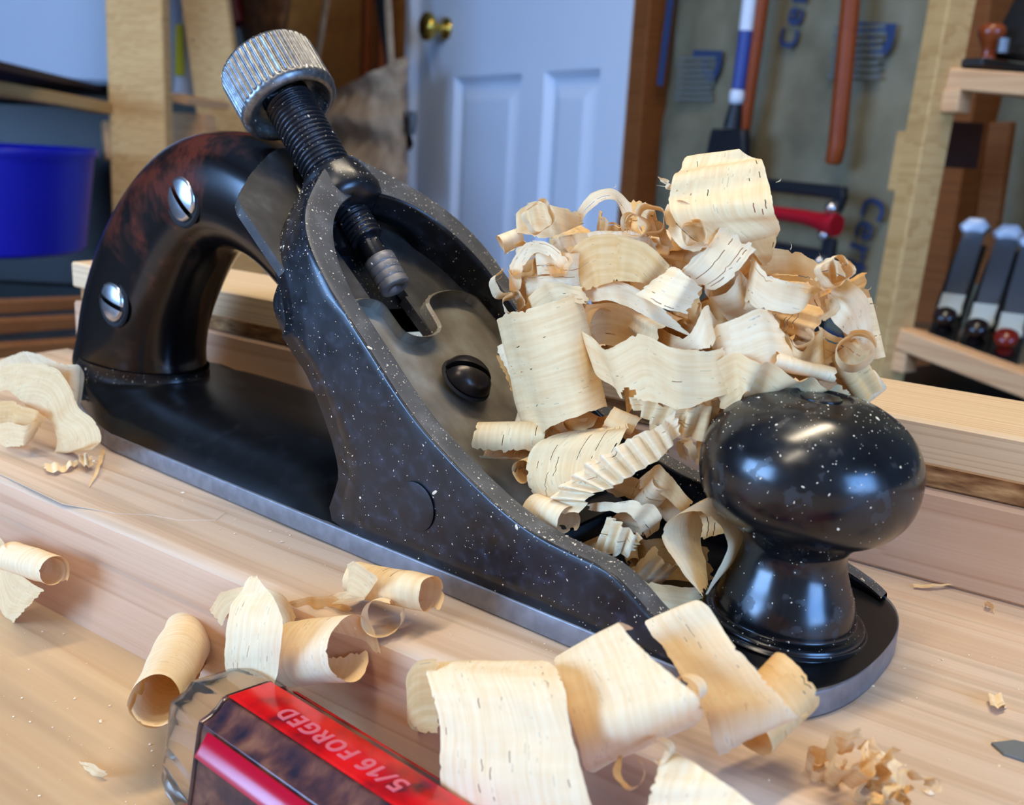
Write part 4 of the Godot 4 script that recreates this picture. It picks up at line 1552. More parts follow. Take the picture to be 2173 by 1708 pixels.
func roll(label: String, grp: String, p0: Vector3, p1: Vector3, face_dir: Vector3, r0: float, r1: float, a0: float, a1: float, o: Dictionary):
	# a strip wound round the axis p0 p1, opening outwards as it goes
	var ax := (p1 - p0).normalized()
	var e := (face_dir - ax * face_dir.dot(ax)).normalized()
	var g := e.cross(ax)
	var a := []
	var b := []
	var cnt := int(absf(a1 - a0) / 7.0) + 2
	for k in cnt + 1:
		var t := float(k) / cnt
		var an := deg_to_rad(lerpf(a0, a1, t))
		var gr := 0.82 + 0.18 * t
		var d := e * cos(an) + g * sin(an)
		var slide := ax * (t - 0.5) * r0 * 0.35
		a.append(p0 + d * r0 * gr + slide)
		b.append(p1 + d * r1 * gr + slide)
	put_sheet(label, grp, a, b, o)

func put_sheet(label: String, grp: String, A: Array, B: Array, o: Dictionary):
	var sd: int = o.get("seed", 1)
	var rng := RandomNumberGenerator.new()
	rng.seed = 977 + sd * 131
	var nz := FastNoiseLite.new()
	nz.seed = sd
	nz.frequency = 1.0
	nz.fractal_octaves = 2
	# even steps along the strip
	var cum := PackedFloat32Array([0.0])
	var wide := 0.0
	for k in range(1, A.size()):
		cum.append(cum[k - 1] + 0.5 * (A[k].distance_to(A[k - 1]) + B[k].distance_to(B[k - 1])))
	for k in A.size(): wide = maxf(wide, A[k].distance_to(B[k]))
	var total: float = maxf(cum[-1], 0.5)
	var n := clampi(int(total / 0.55), 10, 190)
	var m := clampi(int(wide / 0.5), 6, 48)
	var centre := Vector3.ZERO
	var low := Vector3(0, 1e9, 0)
	var pa := PackedVector3Array()
	var pb := PackedVector3Array()
	var j := 0
	for r in n + 1:
		var s := total * r / n
		while j < cum.size() - 2 and cum[j + 1] < s: j += 1
		var t := clampf((s - cum[j]) / maxf(cum[j + 1] - cum[j], 1e-5), 0.0, 1.0)
		pa.append(A[j].lerp(A[j + 1], t))
		pb.append(B[j].lerp(B[j + 1], t))
	var amp: float = o.get("ripple", 0.12)
	var frq: float = o.get("freq", 3.0)
	var bulge: float = o.get("bulge", 0.0)
	var phase := rng.randf() * TAU
	var skew := rng.randf_range(-0.25, 0.25)
	# most columns are even; a few hair-thin ones carry the tears along the grain
	var thin := PackedInt32Array()
	if int(o.get("slits", 0)) > 0:
		for k in clampi(int(m / 5.0), 2, 9): thin.append(rng.randi_range(1, m - 2))
	var cuts := PackedFloat32Array()
	var cells := PackedFloat32Array()
	var sum := 0.0
	for c in m:
		var cw := 0.3 if thin.has(c) else 1.0
		cells.append(cw)
		sum += cw
	cuts.append(0.0)
	for c in m: cuts.append(cuts[c] + cells[c] / sum)
	var rows := []
	var uvs := []
	for r in n + 1:
		var u := float(r) / n
		var tg := (pa[mini(r + 1, n)] + pb[mini(r + 1, n)] - pa[maxi(r - 1, 0)] - pb[maxi(r - 1, 0)]).normalized()
		var wv := pb[r] - pa[r]
		var wl := maxf(wv.length(), 0.05)
		var nn := tg.cross(wv / wl).normalized()
		# fibres break off along both edges
		var ea := (0.25 + 0.3 * nz.get_noise_2d(r * 0.09, 3.0) + rng.randf_range(-0.07, 0.07) + (0.5 if rng.randf() < 0.03 else 0.0)) / wl
		var eb := (0.25 + 0.3 * nz.get_noise_2d(r * 0.09, 9.0) + rng.randf_range(-0.07, 0.07) + (0.5 if rng.randf() < 0.03 else 0.0)) / wl
		ea = clampf(ea, -0.05, 0.25)
		eb = clampf(eb, -0.05, 0.25)
		var row := PackedVector3Array()
		var uvr := PackedVector2Array()
		for c in m + 1:
			var v := lerpf(ea, 1.0 - eb, cuts[c])
			var p := pa[r].lerp(pb[r], v)
			var h := amp * sin(TAU * (frq * u + skew * v) + phase) + 0.3 * nz.get_noise_2d(u * total * 0.09, v * wl * 0.05) * minf(wl * 0.2, 1.4)
			if bulge != 0.0: h += bulge * (1.0 - pow(2.0 * v - 1.0, 2.0))
			p += nn * h
			if r == 0 or r == n:
				p += tg * (0.9 * nz.get_noise_2d(c * 0.25, 20.0 + r) + rng.randf_range(-0.2, 0.2))
			row.append(p)
			uvr.append(Vector2(u * total + sd * 13.0, v * wl + sd * 5.0))
		rows.append(row)
		uvs.append(uvr)
	# tears along the grain
	var skip := PackedByteArray()
	skip.resize(n * m)
	var slen: int = o.get("slen", 4)
	for k in int(o.get("slits", 0)):
		var c: int = thin[rng.randi_range(0, thin.size() - 1)]
		var r0 := rng.randi_range(1, maxi(n - 3, 2))
		for q in rng.randi_range(1, slen):
			if r0 + q < n - 1: skip[(r0 + q) * m + c] = 1
	if o.has("hole"):
		var hv: Vector3 = o.hole
		for r in n:
			for c in m:
				var d := Vector2((float(r) / n - hv.x) * total, (float(c) / m - hv.y) * wide)
				if d.length() < hv.z * total * (0.8 + 0.3 * nz.get_noise_2d(r, c)): skip[r * m + c] = 1
	var box := AABB(rows[0][0], Vector3.ZERO)
	for row in rows:
		for p in row: box = box.expand(p)
	var base := Vector3(box.get_center().x, box.position.y, box.get_center().z)
	for r in rows.size():
		var row: PackedVector3Array = rows[r]
		for c in row.size(): row[c] -= base
		rows[r] = row
	var b := mb()
	b.grid(rows, false, false, uvs, skip)
	single(b, "wood_shaving", label, "wood shaving", M["shave%d" % int(o.get("pale", 1))], Transform3D(Basis(), base), "curled wood shavings: " + grp)

func build_shavings():
	rib("broad upright half tube shaving at the left front of the heap by the cap screw", "heap", [Vector3(-70.2, 50.0, 2.0), Vector3(-63.1, 29.0, 2.0), Vector3(-67.5, 52.7, 7.0), Vector3(-58.4, 28.5, 7.0), Vector3(-62.2, 54.8, 11.0), Vector3(-52.8, 31.1, 11.0), Vector3(-56.6, 56.5, 13.0), Vector3(-47.5, 34.6, 13.0), Vector3(-51.0, 58.7, 13.0), Vector3(-42.1, 37.7, 13.0), Vector3(-48.3, 60.0, 10.0), Vector3(-39.9, 38.8, 10.0), Vector3(-49.7, 60.0, 5.0), Vector3(-41.1, 38.3, 5.0), Vector3(-55.4, 56.7, -2.0), Vector3(-46.6, 35.5, -2.0)], {"slits": 16, "ripple": 0.55, "freq": 2.6, "seed": 1, "pale": 1})
	roll("small white fold peeping out behind the broad upright shaving", "heap", Vector3(-67.7, 46.0, 4.0), Vector3(-61.1, 38.7, 6.0), Vector3(0.37, 0.55, 0.75), 2.6, 2.2, -60, 250, {"slits": 3, "seed": 2, "pale": 2})
	roll("tube shaving with open mouth facing left, low left corner of the heap", "heap", Vector3(-65.5, 28.3, 14.0), Vector3(-51.4, 29.8, 8.0), Vector3(0.35, 0.28, 0.90), 4.0, 4.4, -40, 300, {"slits": 8, "seed": 3, "pale": 1})
	rib("slit ribbon curling round behind the pleated strip, low left in the heap", "heap", [Vector3(-37.4, 31.8, 2.0), Vector3(-27.8, 31.7, 2.0), Vector3(-40.1, 33.8, 5.0), Vector3(-34.8, 35.9, 5.0), Vector3(-47.4, 32.6, 9.0), Vector3(-32.9, 37.1, 9.0), Vector3(-50.1, 31.2, 13.0), Vector3(-31.0, 37.4, 13.0), Vector3(-51.8, 27.3, 15.0), Vector3(-31.4, 34.1, 15.0), Vector3(-50.6, 23.6, 17.0), Vector3(-33.8, 28.9, 17.0), Vector3(-48.0, 20.9, 17.0), Vector3(-38.1, 23.6, 17.0), Vector3(-45.4, 19.1, 15.0), Vector3(-40.3, 19.6, 15.0)], {"slits": 60, "slen": 9, "seed": 4, "pale": 1})
	roll("small dark mouthed ring at the left end of the slit ribbon", "heap", Vector3(-52.6, 24.6, 16.0), Vector3(-52.6, 24.7, 9.0), Vector3(0.86, 0.51, 0.01), 2.5, 2.8, -200, 170, {"slits": 5, "seed": 5, "pale": 0})
	rib("pleated strip running up to the right across the lower front of the heap", "heap", [Vector3(-43.6, 20.7, 19.0), Vector3(-35.5, 21.6, 19.0), Vector3(-41.7, 24.6, 19.0), Vector3(-33.7, 25.6, 19.0), Vector3(-36.4, 30.8, 18.0), Vector3(-29.9, 27.9, 18.0), Vector3(-31.8, 34.7, 16.0), Vector3(-26.9, 30.5, 16.0), Vector3(-28.4, 37.8, 14.0), Vector3(-23.9, 33.0, 14.0), Vector3(-24.8, 39.9, 12.0), Vector3(-22.4, 35.6, 12.0), Vector3(-23.8, 42.4, 10.0), Vector3(-21.8, 37.5, 10.0)], {"ripple": 1.1, "freq": 10, "slits": 6, "seed": 6, "pale": 2})
	roll("loop shaving with a dark round mouth, bottom left of the heap near the rim", "heap", Vector3(-47.9, 18.9, 18.0), Vector3(-37.8, 19.5, 20.0), Vector3(-0.20, 0.45, 0.87), 3.1, 2.9, -150, 200, {"seed": 7, "pale": 2})
	rib("crumpled short strip below the loop at the bottom of the heap", "heap", [Vector3(-31.1, 22.1, 17.0), Vector3(-33.8, 14.4, 17.0), Vector3(-27.3, 22.6, 19.0), Vector3(-29.6, 15.1, 19.0), Vector3(-24.7, 21.9, 19.0), Vector3(-26.6, 15.7, 19.0), Vector3(-23.6, 20.3, 17.0), Vector3(-24.9, 16.5, 17.0)], {"ripple": 0.9, "freq": 4.5, "slits": 5, "seed": 8, "pale": 2})
	rib("narrow bent strip lying above the crumpled strip at the bottom of the heap", "heap", [Vector3(-36.3, 22.8, 16.0), Vector3(-35.9, 20.8, 16.0), Vector3(-28.9, 25.4, 16.0), Vector3(-28.2, 22.7, 16.0), Vector3(-23.8, 26.0, 15.0), Vector3(-26.1, 21.1, 15.0), Vector3(-22.1, 23.8, 13.0), Vector3(-25.9, 18.9, 13.0), Vector3(-24.1, 19.4, 10.0), Vector3(-26.5, 16.7, 10.0)], {"ripple": 0.3, "freq": 5, "slits": 3, "seed": 9, "pale": 2})
	rib("plain twisted strip pointing to the knob above the big loop", "heap", [Vector3(-28.1, 29.2, 11.0), Vector3(-28.3, 26.2, 11.0), Vector3(-24.6, 32.2, 11.0), Vector3(-25.3, 26.8, 11.0), Vector3(-21.4, 28.4, 9.0), Vector3(-22.0, 24.1, 9.0), Vector3(-19.8, 25.3, 6.0), Vector3(-21.2, 22.1, 6.0)], {"ripple": 0.4, "freq": 2, "seed": 10, "pale": 1})
	rib("big smooth loop shaving standing beside the neck of the black knob", "heap", [Vector3(-11.5, 11.8, 15.0), Vector3(-14.2, 10.7, 8.0), Vector3(-15.4, 15.6, 16.0), Vector3(-16.1, 13.4, 5.0), Vector3(-20.4, 18.9, 15.0), Vector3(-19.0, 16.8, 2.0), Vector3(-21.2, 22.0, 13.0), Vector3(-20.2, 22.1, -2.0), Vector3(-18.5, 24.3, 10.0), Vector3(-18.1, 24.9, -5.0), Vector3(-14.7, 23.9, 8.0), Vector3(-15.3, 22.6, -6.0), Vector3(-11.1, 21.3, 9.0), Vector3(-13.0, 19.1, -3.0), Vector3(-9.9, 17.9, 12.0), Vector3(-11.6, 14.7, 3.0), Vector3(-11.1, 12.2, 15.0), Vector3(-13.0, 10.5, 9.0)], {"seed": 11, "pale": 2, "bulge": 0.3})
	rib("flat pale sheet lying at the foot of the big loop, low in the heap", "heap", [Vector3(-30.9, 10.5, 14.0), Vector3(-23.0, 4.0, 14.0), Vector3(-22.6, 10.7, 14.0), Vector3(-19.1, 5.0, 14.0), Vector3(-18.8, 10.5, 12.0), Vector3(-16.4, 6.2, 12.0), Vector3(-14.6, 10.5, 9.0), Vector3(-14.7, 7.6, 9.0)], {"ripple": 0.4, "freq": 2, "seed": 12, "pale": 1})
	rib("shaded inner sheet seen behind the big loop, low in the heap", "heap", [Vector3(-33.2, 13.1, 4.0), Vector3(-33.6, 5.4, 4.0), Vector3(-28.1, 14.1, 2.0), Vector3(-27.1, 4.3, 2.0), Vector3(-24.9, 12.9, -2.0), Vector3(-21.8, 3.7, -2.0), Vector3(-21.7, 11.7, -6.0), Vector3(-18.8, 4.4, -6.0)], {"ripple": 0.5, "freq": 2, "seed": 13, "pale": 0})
	rib("torn ruffled strip on the dark gap left of the knob top", "heap", [Vector3(-35.4, 42.5, 6.0), Vector3(-33.5, 39.7, 6.0), Vector3(-28.5, 42.9, 8.0), Vector3(-29.6, 38.6, 8.0), Vector3(-23.0, 43.3, 9.0), Vector3(-24.4, 38.1, 9.0), Vector3(-18.9, 44.0, 8.0), Vector3(-20.0, 37.1, 8.0), Vector3(-18.2, 44.7, 4.0), Vector3(-17.4, 37.3, 4.0)], {"ripple": 0.8, "freq": 6, "slits": 8, "seed": 14, "pale": 1})
	rib("wide bowl shaped shaving with a wavy front wall in the middle of the heap", "heap", [Vector3(-18.4, 54.3, 4.0), Vector3(-14.7, 46.3, 4.0), Vector3(-19.6, 54.0, 8.0), Vector3(-16.7, 45.3, 8.0), Vector3(-23.1, 54.1, 11.0), Vector3(-21.0, 43.4, 11.0), Vector3(-26.9, 55.3, 12.0), Vector3(-24.2, 43.4, 12.0), Vector3(-31.2, 55.6, 13.0), Vector3(-27.5, 43.5, 13.0), Vector3(-37.1, 51.9, 12.0), Vector3(-33.4, 43.3, 12.0), Vector3(-44.6, 53.3, 9.0), Vector3(-40.1, 45.3, 9.0), Vector3(-49.8, 55.7, 4.0), Vector3(-46.4, 49.6, 4.0), Vector3(-50.0, 57.4, -2.0), Vector3(-46.6, 48.8, -2.0), Vector3(-44.2, 57.2, -5.0), Vector3(-42.8, 48.1, -5.0), Vector3(-36.3, 54.7, -4.0), Vector3(-35.6, 47.5, -4.0), Vector3(-28.2, 53.2, -1.0), Vector3(-28.2, 48.3, -1.0)], {"ripple": 0.7, "freq": 6, "slits": 6, "seed": 15, "pale": 1, "hole": Vector3(0.30, 0.93, 0.03)})
	rib("pinkish sheet lying over the back edge of the bowl shaped shaving", "heap", [Vector3(-53.7, 60.7, 4.0), Vector3(-50.0, 57.0, 4.0), Vector3(-46.0, 63.2, 5.0), Vector3(-42.3, 59.1, 5.0), Vector3(-39.6, 63.4, 5.0), Vector3(-36.4, 58.2, 5.0), Vector3(-34.6, 61.7, 4.0), Vector3(-31.0, 56.2, 4.0), Vector3(-32.1, 59.5, 3.0), Vector3(-24.7, 54.8, 3.0)], {"ripple": 0.4, "freq": 3, "seed": 16, "pale": 2})
	rib("short arched flap in the centre of the heap above the bowl shaped shaving", "heap", [Vector3(-34.3, 61.8, 9.0), Vector3(-29.0, 67.3, 5.0), Vector3(-30.1, 61.4, 11.0), Vector3(-26.2, 67.4, 7.0), Vector3(-26.1, 60.4, 11.0), Vector3(-23.8, 66.2, 7.0), Vector3(-24.1, 59.5, 8.0), Vector3(-23.1, 64.4, 4.0)], {"slits": 3, "seed": 17, "pale": 2})
	rib("long speckled ribbon slanting down from the top curl to the centre flap", "heap", [Vector3(-22.6, 75.0, 1.0), Vector3(-16.3, 71.4, -2.0), Vector3(-23.3, 72.4, 3.0), Vector3(-16.9, 69.6, 0.0), Vector3(-24.7, 69.0, 5.0), Vector3(-18.5, 66.2, 2.0), Vector3(-27.0, 66.3, 6.0), Vector3(-21.1, 63.7, 3.0)], {"slits": 26, "slen": 5, "seed": 18, "pale": 2, "ripple": 0.2, "freq": 2})
	roll("thin ring shaving below the top curl of the heap", "heap", Vector3(-29.3, 75.6, 2.0), Vector3(-29.6, 77.5, -5.0), Vector3(0.84, 0.54, 0.11), 4.0, 3.8, -30, 330, {"seed": 19, "pale": 2, "slits": 3})
	rib("large top curl crowning the heap, its left mouth open", "heap", [Vector3(-33.1, 83.9, -16.0), Vector3(-25.1, 83.9, -16.0), Vector3(-35.7, 86.0, -15.0), Vector3(-25.4, 86.8, -15.0), Vector3(-35.9, 86.5, -10.0), Vector3(-25.7, 88.0, -10.0), Vector3(-34.8, 85.1, -4.0), Vector3(-22.2, 87.5, -10.0), Vector3(-32.7, 82.2, 2.0), Vector3(-18.8, 85.0, -8.0), Vector3(-32.0, 78.9, 4.0), Vector3(-16.2, 81.3, -5.0), Vector3(-29.9, 75.3, 5.0), Vector3(-14.0, 77.9, -3.0), Vector3(-26.1, 72.5, 4.0), Vector3(-14.4, 75.5, -6.0), Vector3(-22.4, 71.4, 2.0), Vector3(-17.0, 71.6, -9.0)], {"slits": 14, "slen": 3, "seed": 20, "pale": 1, "ripple": 0.55, "freq": 4.5})
	rib("tan flap hanging under the right side of the top curl", "heap", [Vector3(-21.6, 75.0, -2.0), Vector3(-14.4, 76.7, -5.0), Vector3(-19.9, 72.5, -3.0), Vector3(-15.1, 72.9, -7.0), Vector3(-18.3, 70.2, -5.0), Vector3(-15.9, 69.8, -8.0), Vector3(-17.6, 68.4, -7.0), Vector3(-16.9, 67.8, -9.0)], {"seed": 21, "pale": 0, "slits": 2})
	rib("thin arching ribbon at the top left of the heap against the door", "heap", [Vector3(-60.7, 70.9, -2.0), Vector3(-57.7, 70.7, -2.0), Vector3(-57.5, 73.9, -3.0), Vector3(-55.0, 73.1, -3.0), Vector3(-55.6, 77.2, -4.0), Vector3(-53.4, 75.3, -4.0), Vector3(-53.9, 79.2, -5.0), Vector3(-51.7, 77.1, -5.0), Vector3(-51.5, 80.0, -7.0), Vector3(-50.1, 77.2, -7.0), Vector3(-47.9, 78.1, -8.0), Vector3(-48.7, 74.5, -8.0), Vector3(-45.9, 75.3, -8.0), Vector3(-47.1, 72.0, -8.0)], {"slits": 6, "slen": 8, "seed": 22, "pale": 2})
	rib("crumpled tuft at the far left of the heap top", "heap", [Vector3(-68.5, 71.9, 1.0), Vector3(-68.7, 69.2, 1.0), Vector3(-66.7, 75.3, 2.0), Vector3(-65.8, 69.3, 2.0), Vector3(-63.6, 76.7, 2.0), Vector3(-61.2, 69.0, 2.0), Vector3(-60.7, 76.1, 1.0), Vector3(-57.9, 70.0, 1.0), Vector3(-57.4, 75.6, -1.0), Vector3(-56.5, 71.0, -1.0), Vector3(-56.8, 74.5, -3.0), Vector3(-55.4, 72.0, -3.0)], {"ripple": 0.8, "freq": 3.5, "slits": 4, "seed": 23, "pale": 1})
	roll("small white curl at the left edge of the heap below the tuft", "heap", Vector3(-70.3, 67.0, 4.0), Vector3(-67.9, 69.2, 0.0), Vector3(0.78, 0.22, 0.59), 2.4, 2.0, -90, 240, {"seed": 24, "pale": 2, "slits": 3})
	rib("crumpled torn shaving on the left slope of the heap", "heap", [Vector3(-68.0, 63.3, 3.0), Vector3(-64.3, 54.9, 3.0), Vector3(-63.4, 67.8, 6.0), Vector3(-59.0, 56.2, 6.0), Vector3(-56.7, 69.6, 8.0), Vector3(-53.3, 57.9, 8.0), Vector3(-52.8, 68.0, 7.0), Vector3(-50.3, 58.9, 7.0), Vector3(-48.4, 67.9, 6.0), Vector3(-47.4, 60.2, 6.0)], {"ripple": 0.8, "freq": 3.3, "slits": 24, "slen": 9, "seed": 25, "pale": 2})
	rib("arched strip bending over the left slope of the heap", "heap", [Vector3(-66.1, 58.4, 6.0), Vector3(-62.8, 57.8, 6.0), Vector3(-64.4, 64.0, 8.0), Vector3(-60.7, 63.0, 8.0), Vector3(-60.5, 68.7, 9.0), Vector3(-57.5, 66.7, 9.0), Vector3(-54.8, 69.5, 9.0), Vector3(-54.0, 66.6, 9.0), Vector3(-50.8, 67.3, 8.0), Vector3(-52.3, 64.5, 8.0), Vector3(-49.5, 62.9, 7.0), Vector3(-52.0, 61.7, 7.0)], {"ripple": 0.3, "freq": 2, "slits": 10, "slen": 8, "seed": 47, "pale": 2})
	rib("folded strip tucked above the broad half tube on the left slope", "heap", [Vector3(-62.4, 54.6, 7.0), Vector3(-60.9, 51.0, 7.0), Vector3(-56.4, 60.3, 9.0), Vector3(-53.2, 56.1, 9.0), Vector3(-50.9, 62.4, 9.0), Vector3(-47.8, 58.7, 9.0), Vector3(-47.9, 61.2, 6.0), Vector3(-46.5, 57.7, 6.0)], {"ripple": 0.5, "freq": 3, "slits": 4, "seed": 48, "pale": 1})
	rib("broad rippled sheet with dark grain lines high in the middle of the heap", "heap", [Vector3(-52.4, 67.0, 5.0), Vector3(-48.5, 60.1, 5.0), Vector3(-48.1, 70.7, 6.0), Vector3(-44.6, 61.4, 6.0), Vector3(-41.2, 72.3, 7.0), Vector3(-40.3, 63.1, 7.0), Vector3(-35.5, 71.9, 7.0), Vector3(-35.7, 63.5, 7.0), Vector3(-32.0, 70.1, 6.0), Vector3(-34.3, 63.4, 6.0), Vector3(-29.9, 67.2, 4.0), Vector3(-32.3, 61.7, 4.0)], {"ripple": 0.4, "freq": 4, "seed": 26, "pale": 0})
	rib("pale crest shaving along the upper edge of the rippled sheet", "heap", [Vector3(-59.6, 69.4, 1.0), Vector3(-58.2, 66.7, 1.0), Vector3(-52.1, 71.3, 2.0), Vector3(-50.7, 68.9, 2.0), Vector3(-44.9, 72.4, 3.0), Vector3(-43.6, 70.5, 3.0), Vector3(-38.6, 72.8, 3.0), Vector3(-37.8, 70.2, 3.0), Vector3(-33.3, 71.1, 3.0), Vector3(-34.1, 68.4, 3.0)], {"ripple": 0.6, "freq": 7, "seed": 27, "pale": 2})
	rib("speckled front piece of the coiled shaving at the right of the heap", "heap", [Vector3(-17.3, 70.2, -3.0), Vector3(-18.5, 61.7, -3.0), Vector3(-15.2, 69.0, -1.0), Vector3(-16.2, 61.5, -1.0), Vector3(-11.1, 67.3, 0.0), Vector3(-12.5, 61.1, 0.0), Vector3(-7.6, 66.6, -2.0), Vector3(-7.7, 60.9, -2.0), Vector3(-6.1, 66.0, -4.0), Vector3(-6.6, 63.2, -4.0)], {"slits": 12, "slen": 4, "seed": 28, "pale": 2})
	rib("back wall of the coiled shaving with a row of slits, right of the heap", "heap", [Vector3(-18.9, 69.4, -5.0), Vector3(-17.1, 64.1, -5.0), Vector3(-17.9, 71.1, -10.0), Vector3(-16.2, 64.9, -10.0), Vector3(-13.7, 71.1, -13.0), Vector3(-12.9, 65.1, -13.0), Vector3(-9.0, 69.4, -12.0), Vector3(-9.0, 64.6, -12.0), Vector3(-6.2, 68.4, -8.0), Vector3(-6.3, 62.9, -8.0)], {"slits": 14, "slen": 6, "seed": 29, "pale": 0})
	rib("upright wavy flap above the coiled shaving at the right of the heap", "heap", [Vector3(-8.2, 69.3, -9.0), Vector3(-7.4, 66.1, -9.0), Vector3(-6.3, 70.8, -9.0), Vector3(-4.8, 66.0, -9.0), Vector3(-4.4, 70.3, -11.0), Vector3(-3.2, 64.8, -11.0), Vector3(-3.5, 67.5, -13.0), Vector3(-2.8, 62.9, -13.0)], {"ripple": 0.6, "freq": 3, "slits": 4, "seed": 30, "pale": 1})
	rib("round shouldered sheet forming the right outline of the heap", "heap", [Vector3(-3.8, 68.2, -9.0), Vector3(-5.9, 62.0, -9.0), Vector3(-0.3, 67.2, -8.0), Vector3(-2.6, 59.2, -8.0), Vector3(1.9, 64.6, -9.0), Vector3(-1.4, 57.6, -9.0), Vector3(2.6, 61.2, -11.0), Vector3(0.1, 56.6, -11.0), Vector3(1.8, 56.5, -14.0), Vector3(1.3, 55.3, -14.0)], {"slits": 6, "seed": 31, "pale": 2, "ripple": 0.4, "freq": 2})
	rib("flat pale plate facing forward at the right centre of the heap", "heap", [Vector3(-21.0, 57.5, 4.0), Vector3(-19.2, 48.5, 4.0), Vector3(-16.3, 59.9, 4.0), Vector3(-13.3, 49.6, 4.0), Vector3(-13.2, 61.9, 2.0), Vector3(-9.0, 51.0, 2.0), Vector3(-12.1, 61.0, -2.0), Vector3(-5.5, 51.0, -2.0)], {"seed": 32, "pale": 2, "ripple": 0.3, "freq": 2, "slits": 2})
	rib("large folded sheet behind the top of the knob", "heap", [Vector3(-20.2, 50.2, 5.0), Vector3(-15.2, 42.9, 5.0), Vector3(-15.7, 53.9, 6.0), Vector3(-12.7, 45.8, 6.0), Vector3(-11.0, 53.7, 6.0), Vector3(-11.2, 47.8, 6.0), Vector3(-7.9, 52.8, 5.0), Vector3(-13.5, 44.0, 3.0), Vector3(-4.2, 50.8, 1.0), Vector3(-12.2, 44.3, 1.0), Vector3(-1.0, 49.4, -4.0), Vector3(-5.6, 45.5, -4.0), Vector3(1.1, 48.3, -8.0), Vector3(0.6, 46.0, -8.0)], {"ripple": 0.9, "freq": 4, "seed": 33, "pale": 1})
	roll("thin tightly rolled tube lying across the folded sheet behind the knob", "heap", Vector3(-9.6, 53.0, 2.0), Vector3(-1.0, 50.6, -6.0), Vector3(0.69, 0.13, 0.71), 1.7, 1.5, -180, 200, {"seed": 34, "pale": 2})
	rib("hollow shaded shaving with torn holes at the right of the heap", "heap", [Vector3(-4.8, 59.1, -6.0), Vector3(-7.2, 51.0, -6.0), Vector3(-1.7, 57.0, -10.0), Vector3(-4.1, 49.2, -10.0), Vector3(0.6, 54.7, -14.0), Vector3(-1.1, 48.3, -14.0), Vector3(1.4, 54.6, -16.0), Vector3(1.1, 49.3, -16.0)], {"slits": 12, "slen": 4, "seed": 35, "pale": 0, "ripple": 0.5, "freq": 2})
	rib("pinkish fan shaped fold in the right part of the heap", "heap", [Vector3(-10.5, 58.7, -2.0), Vector3(-10.3, 53.6, -2.0), Vector3(-6.5, 55.0, -3.0), Vector3(-6.8, 50.6, -3.0), Vector3(-5.1, 58.2, -6.0), Vector3(-3.2, 50.8, -6.0), Vector3(-5.2, 58.7, -9.0), Vector3(-2.4, 52.3, -9.0)], {"ripple": 0.7, "freq": 2.5, "seed": 36, "pale": 1})
	roll("rounded end curl at the far right foot of the heap", "heap", Vector3(-1.3, 44.3, -16.0), Vector3(2.1, 48.8, -20.0), Vector3(0.44, 0.39, 0.81), 3.6, 3.4, -120, 160, {"seed": 37, "pale": 2, "slits": 3})
	rib("deep tan shaving in the gap between bowl and flat plate", "heap", [Vector3(-27.1, 60.6, -2.0), Vector3(-27.1, 51.6, -2.0), Vector3(-23.9, 61.7, -5.0), Vector3(-23.9, 53.6, -5.0), Vector3(-20.5, 61.0, -8.0), Vector3(-19.9, 56.6, -8.0), Vector3(-17.6, 61.2, -10.0), Vector3(-15.2, 57.1, -10.0)], {"seed": 38, "pale": 0, "ripple": 0.5, "freq": 2})
	rib("cone shaped fold between the bowl and the flat plate", "heap", [Vector3(-26.7, 53.7, 7.0), Vector3(-24.2, 52.8, 7.0), Vector3(-23.1, 56.6, 8.0), Vector3(-20.0, 53.9, 8.0), Vector3(-21.3, 60.9, 7.0), Vector3(-18.5, 54.2, 7.0), Vector3(-22.0, 61.2, 4.0), Vector3(-19.5, 55.4, 4.0), Vector3(-23.5, 59.5, 0.0), Vector3(-20.3, 56.5, 0.0)], {"seed": 39, "pale": 2})
	rib("torn tan sheet reaching down towards the knob at the right front of the heap", "heap", [Vector3(-22.0, 44.4, 4.0), Vector3(-20.5, 30.2, 4.0), Vector3(-18.6, 43.3, 4.0), Vector3(-19.2, 36.0, 4.0), Vector3(-17.1, 46.0, 2.0), Vector3(-17.7, 39.6, 2.0), Vector3(-16.7, 46.6, 0.0), Vector3(-17.3, 43.8, 0.0)], {"seed": 40, "pale": 0, "slits": 6})
	roll("slim thread-like ring beside the dark gap left of the knob", "heap", Vector3(-21.6, 34.0, 8.0), Vector3(-20.7, 34.7, 6.0), Vector3(0.71, 0.49, 0.51), 3.0, 3.0, -40, 200, {"seed": 41, "pale": 2})
	rib("tan sheet bridging between slit ribbon and broad upright shaving", "heap", [Vector3(-55.5, 32.0, 6.0), Vector3(-49.1, 27.4, 6.0), Vector3(-46.3, 35.5, 6.0), Vector3(-42.4, 30.0, 6.0), Vector3(-39.9, 37.0, 4.0), Vector3(-38.4, 32.5, 4.0), Vector3(-36.2, 36.4, 2.0), Vector3(-35.2, 31.8, 2.0)], {"seed": 42, "pale": 0, "ripple": 0.5, "freq": 3})
	rib("narrow diagonal strip left of the long speckled ribbon", "heap", [Vector3(-24.3, 71.6, 2.0), Vector3(-21.7, 73.5, 2.0), Vector3(-26.4, 68.5, 4.0), Vector3(-23.9, 69.6, 4.0), Vector3(-28.7, 65.7, 5.0), Vector3(-27.7, 65.4, 5.0)], {"seed": 43, "pale": 2})
	rib("fringed stub at the upper left of the top curl", "heap", [Vector3(-34.9, 82.0, 2.0), Vector3(-34.0, 82.9, 2.0), Vector3(-32.9, 80.1, 2.0), Vector3(-31.5, 81.4, 2.0), Vector3(-31.4, 78.9, 1.0), Vector3(-29.6, 80.7, 1.0)], {"ripple": 0.8, "freq": 3, "seed": 44, "pale": 2, "slits": 4})
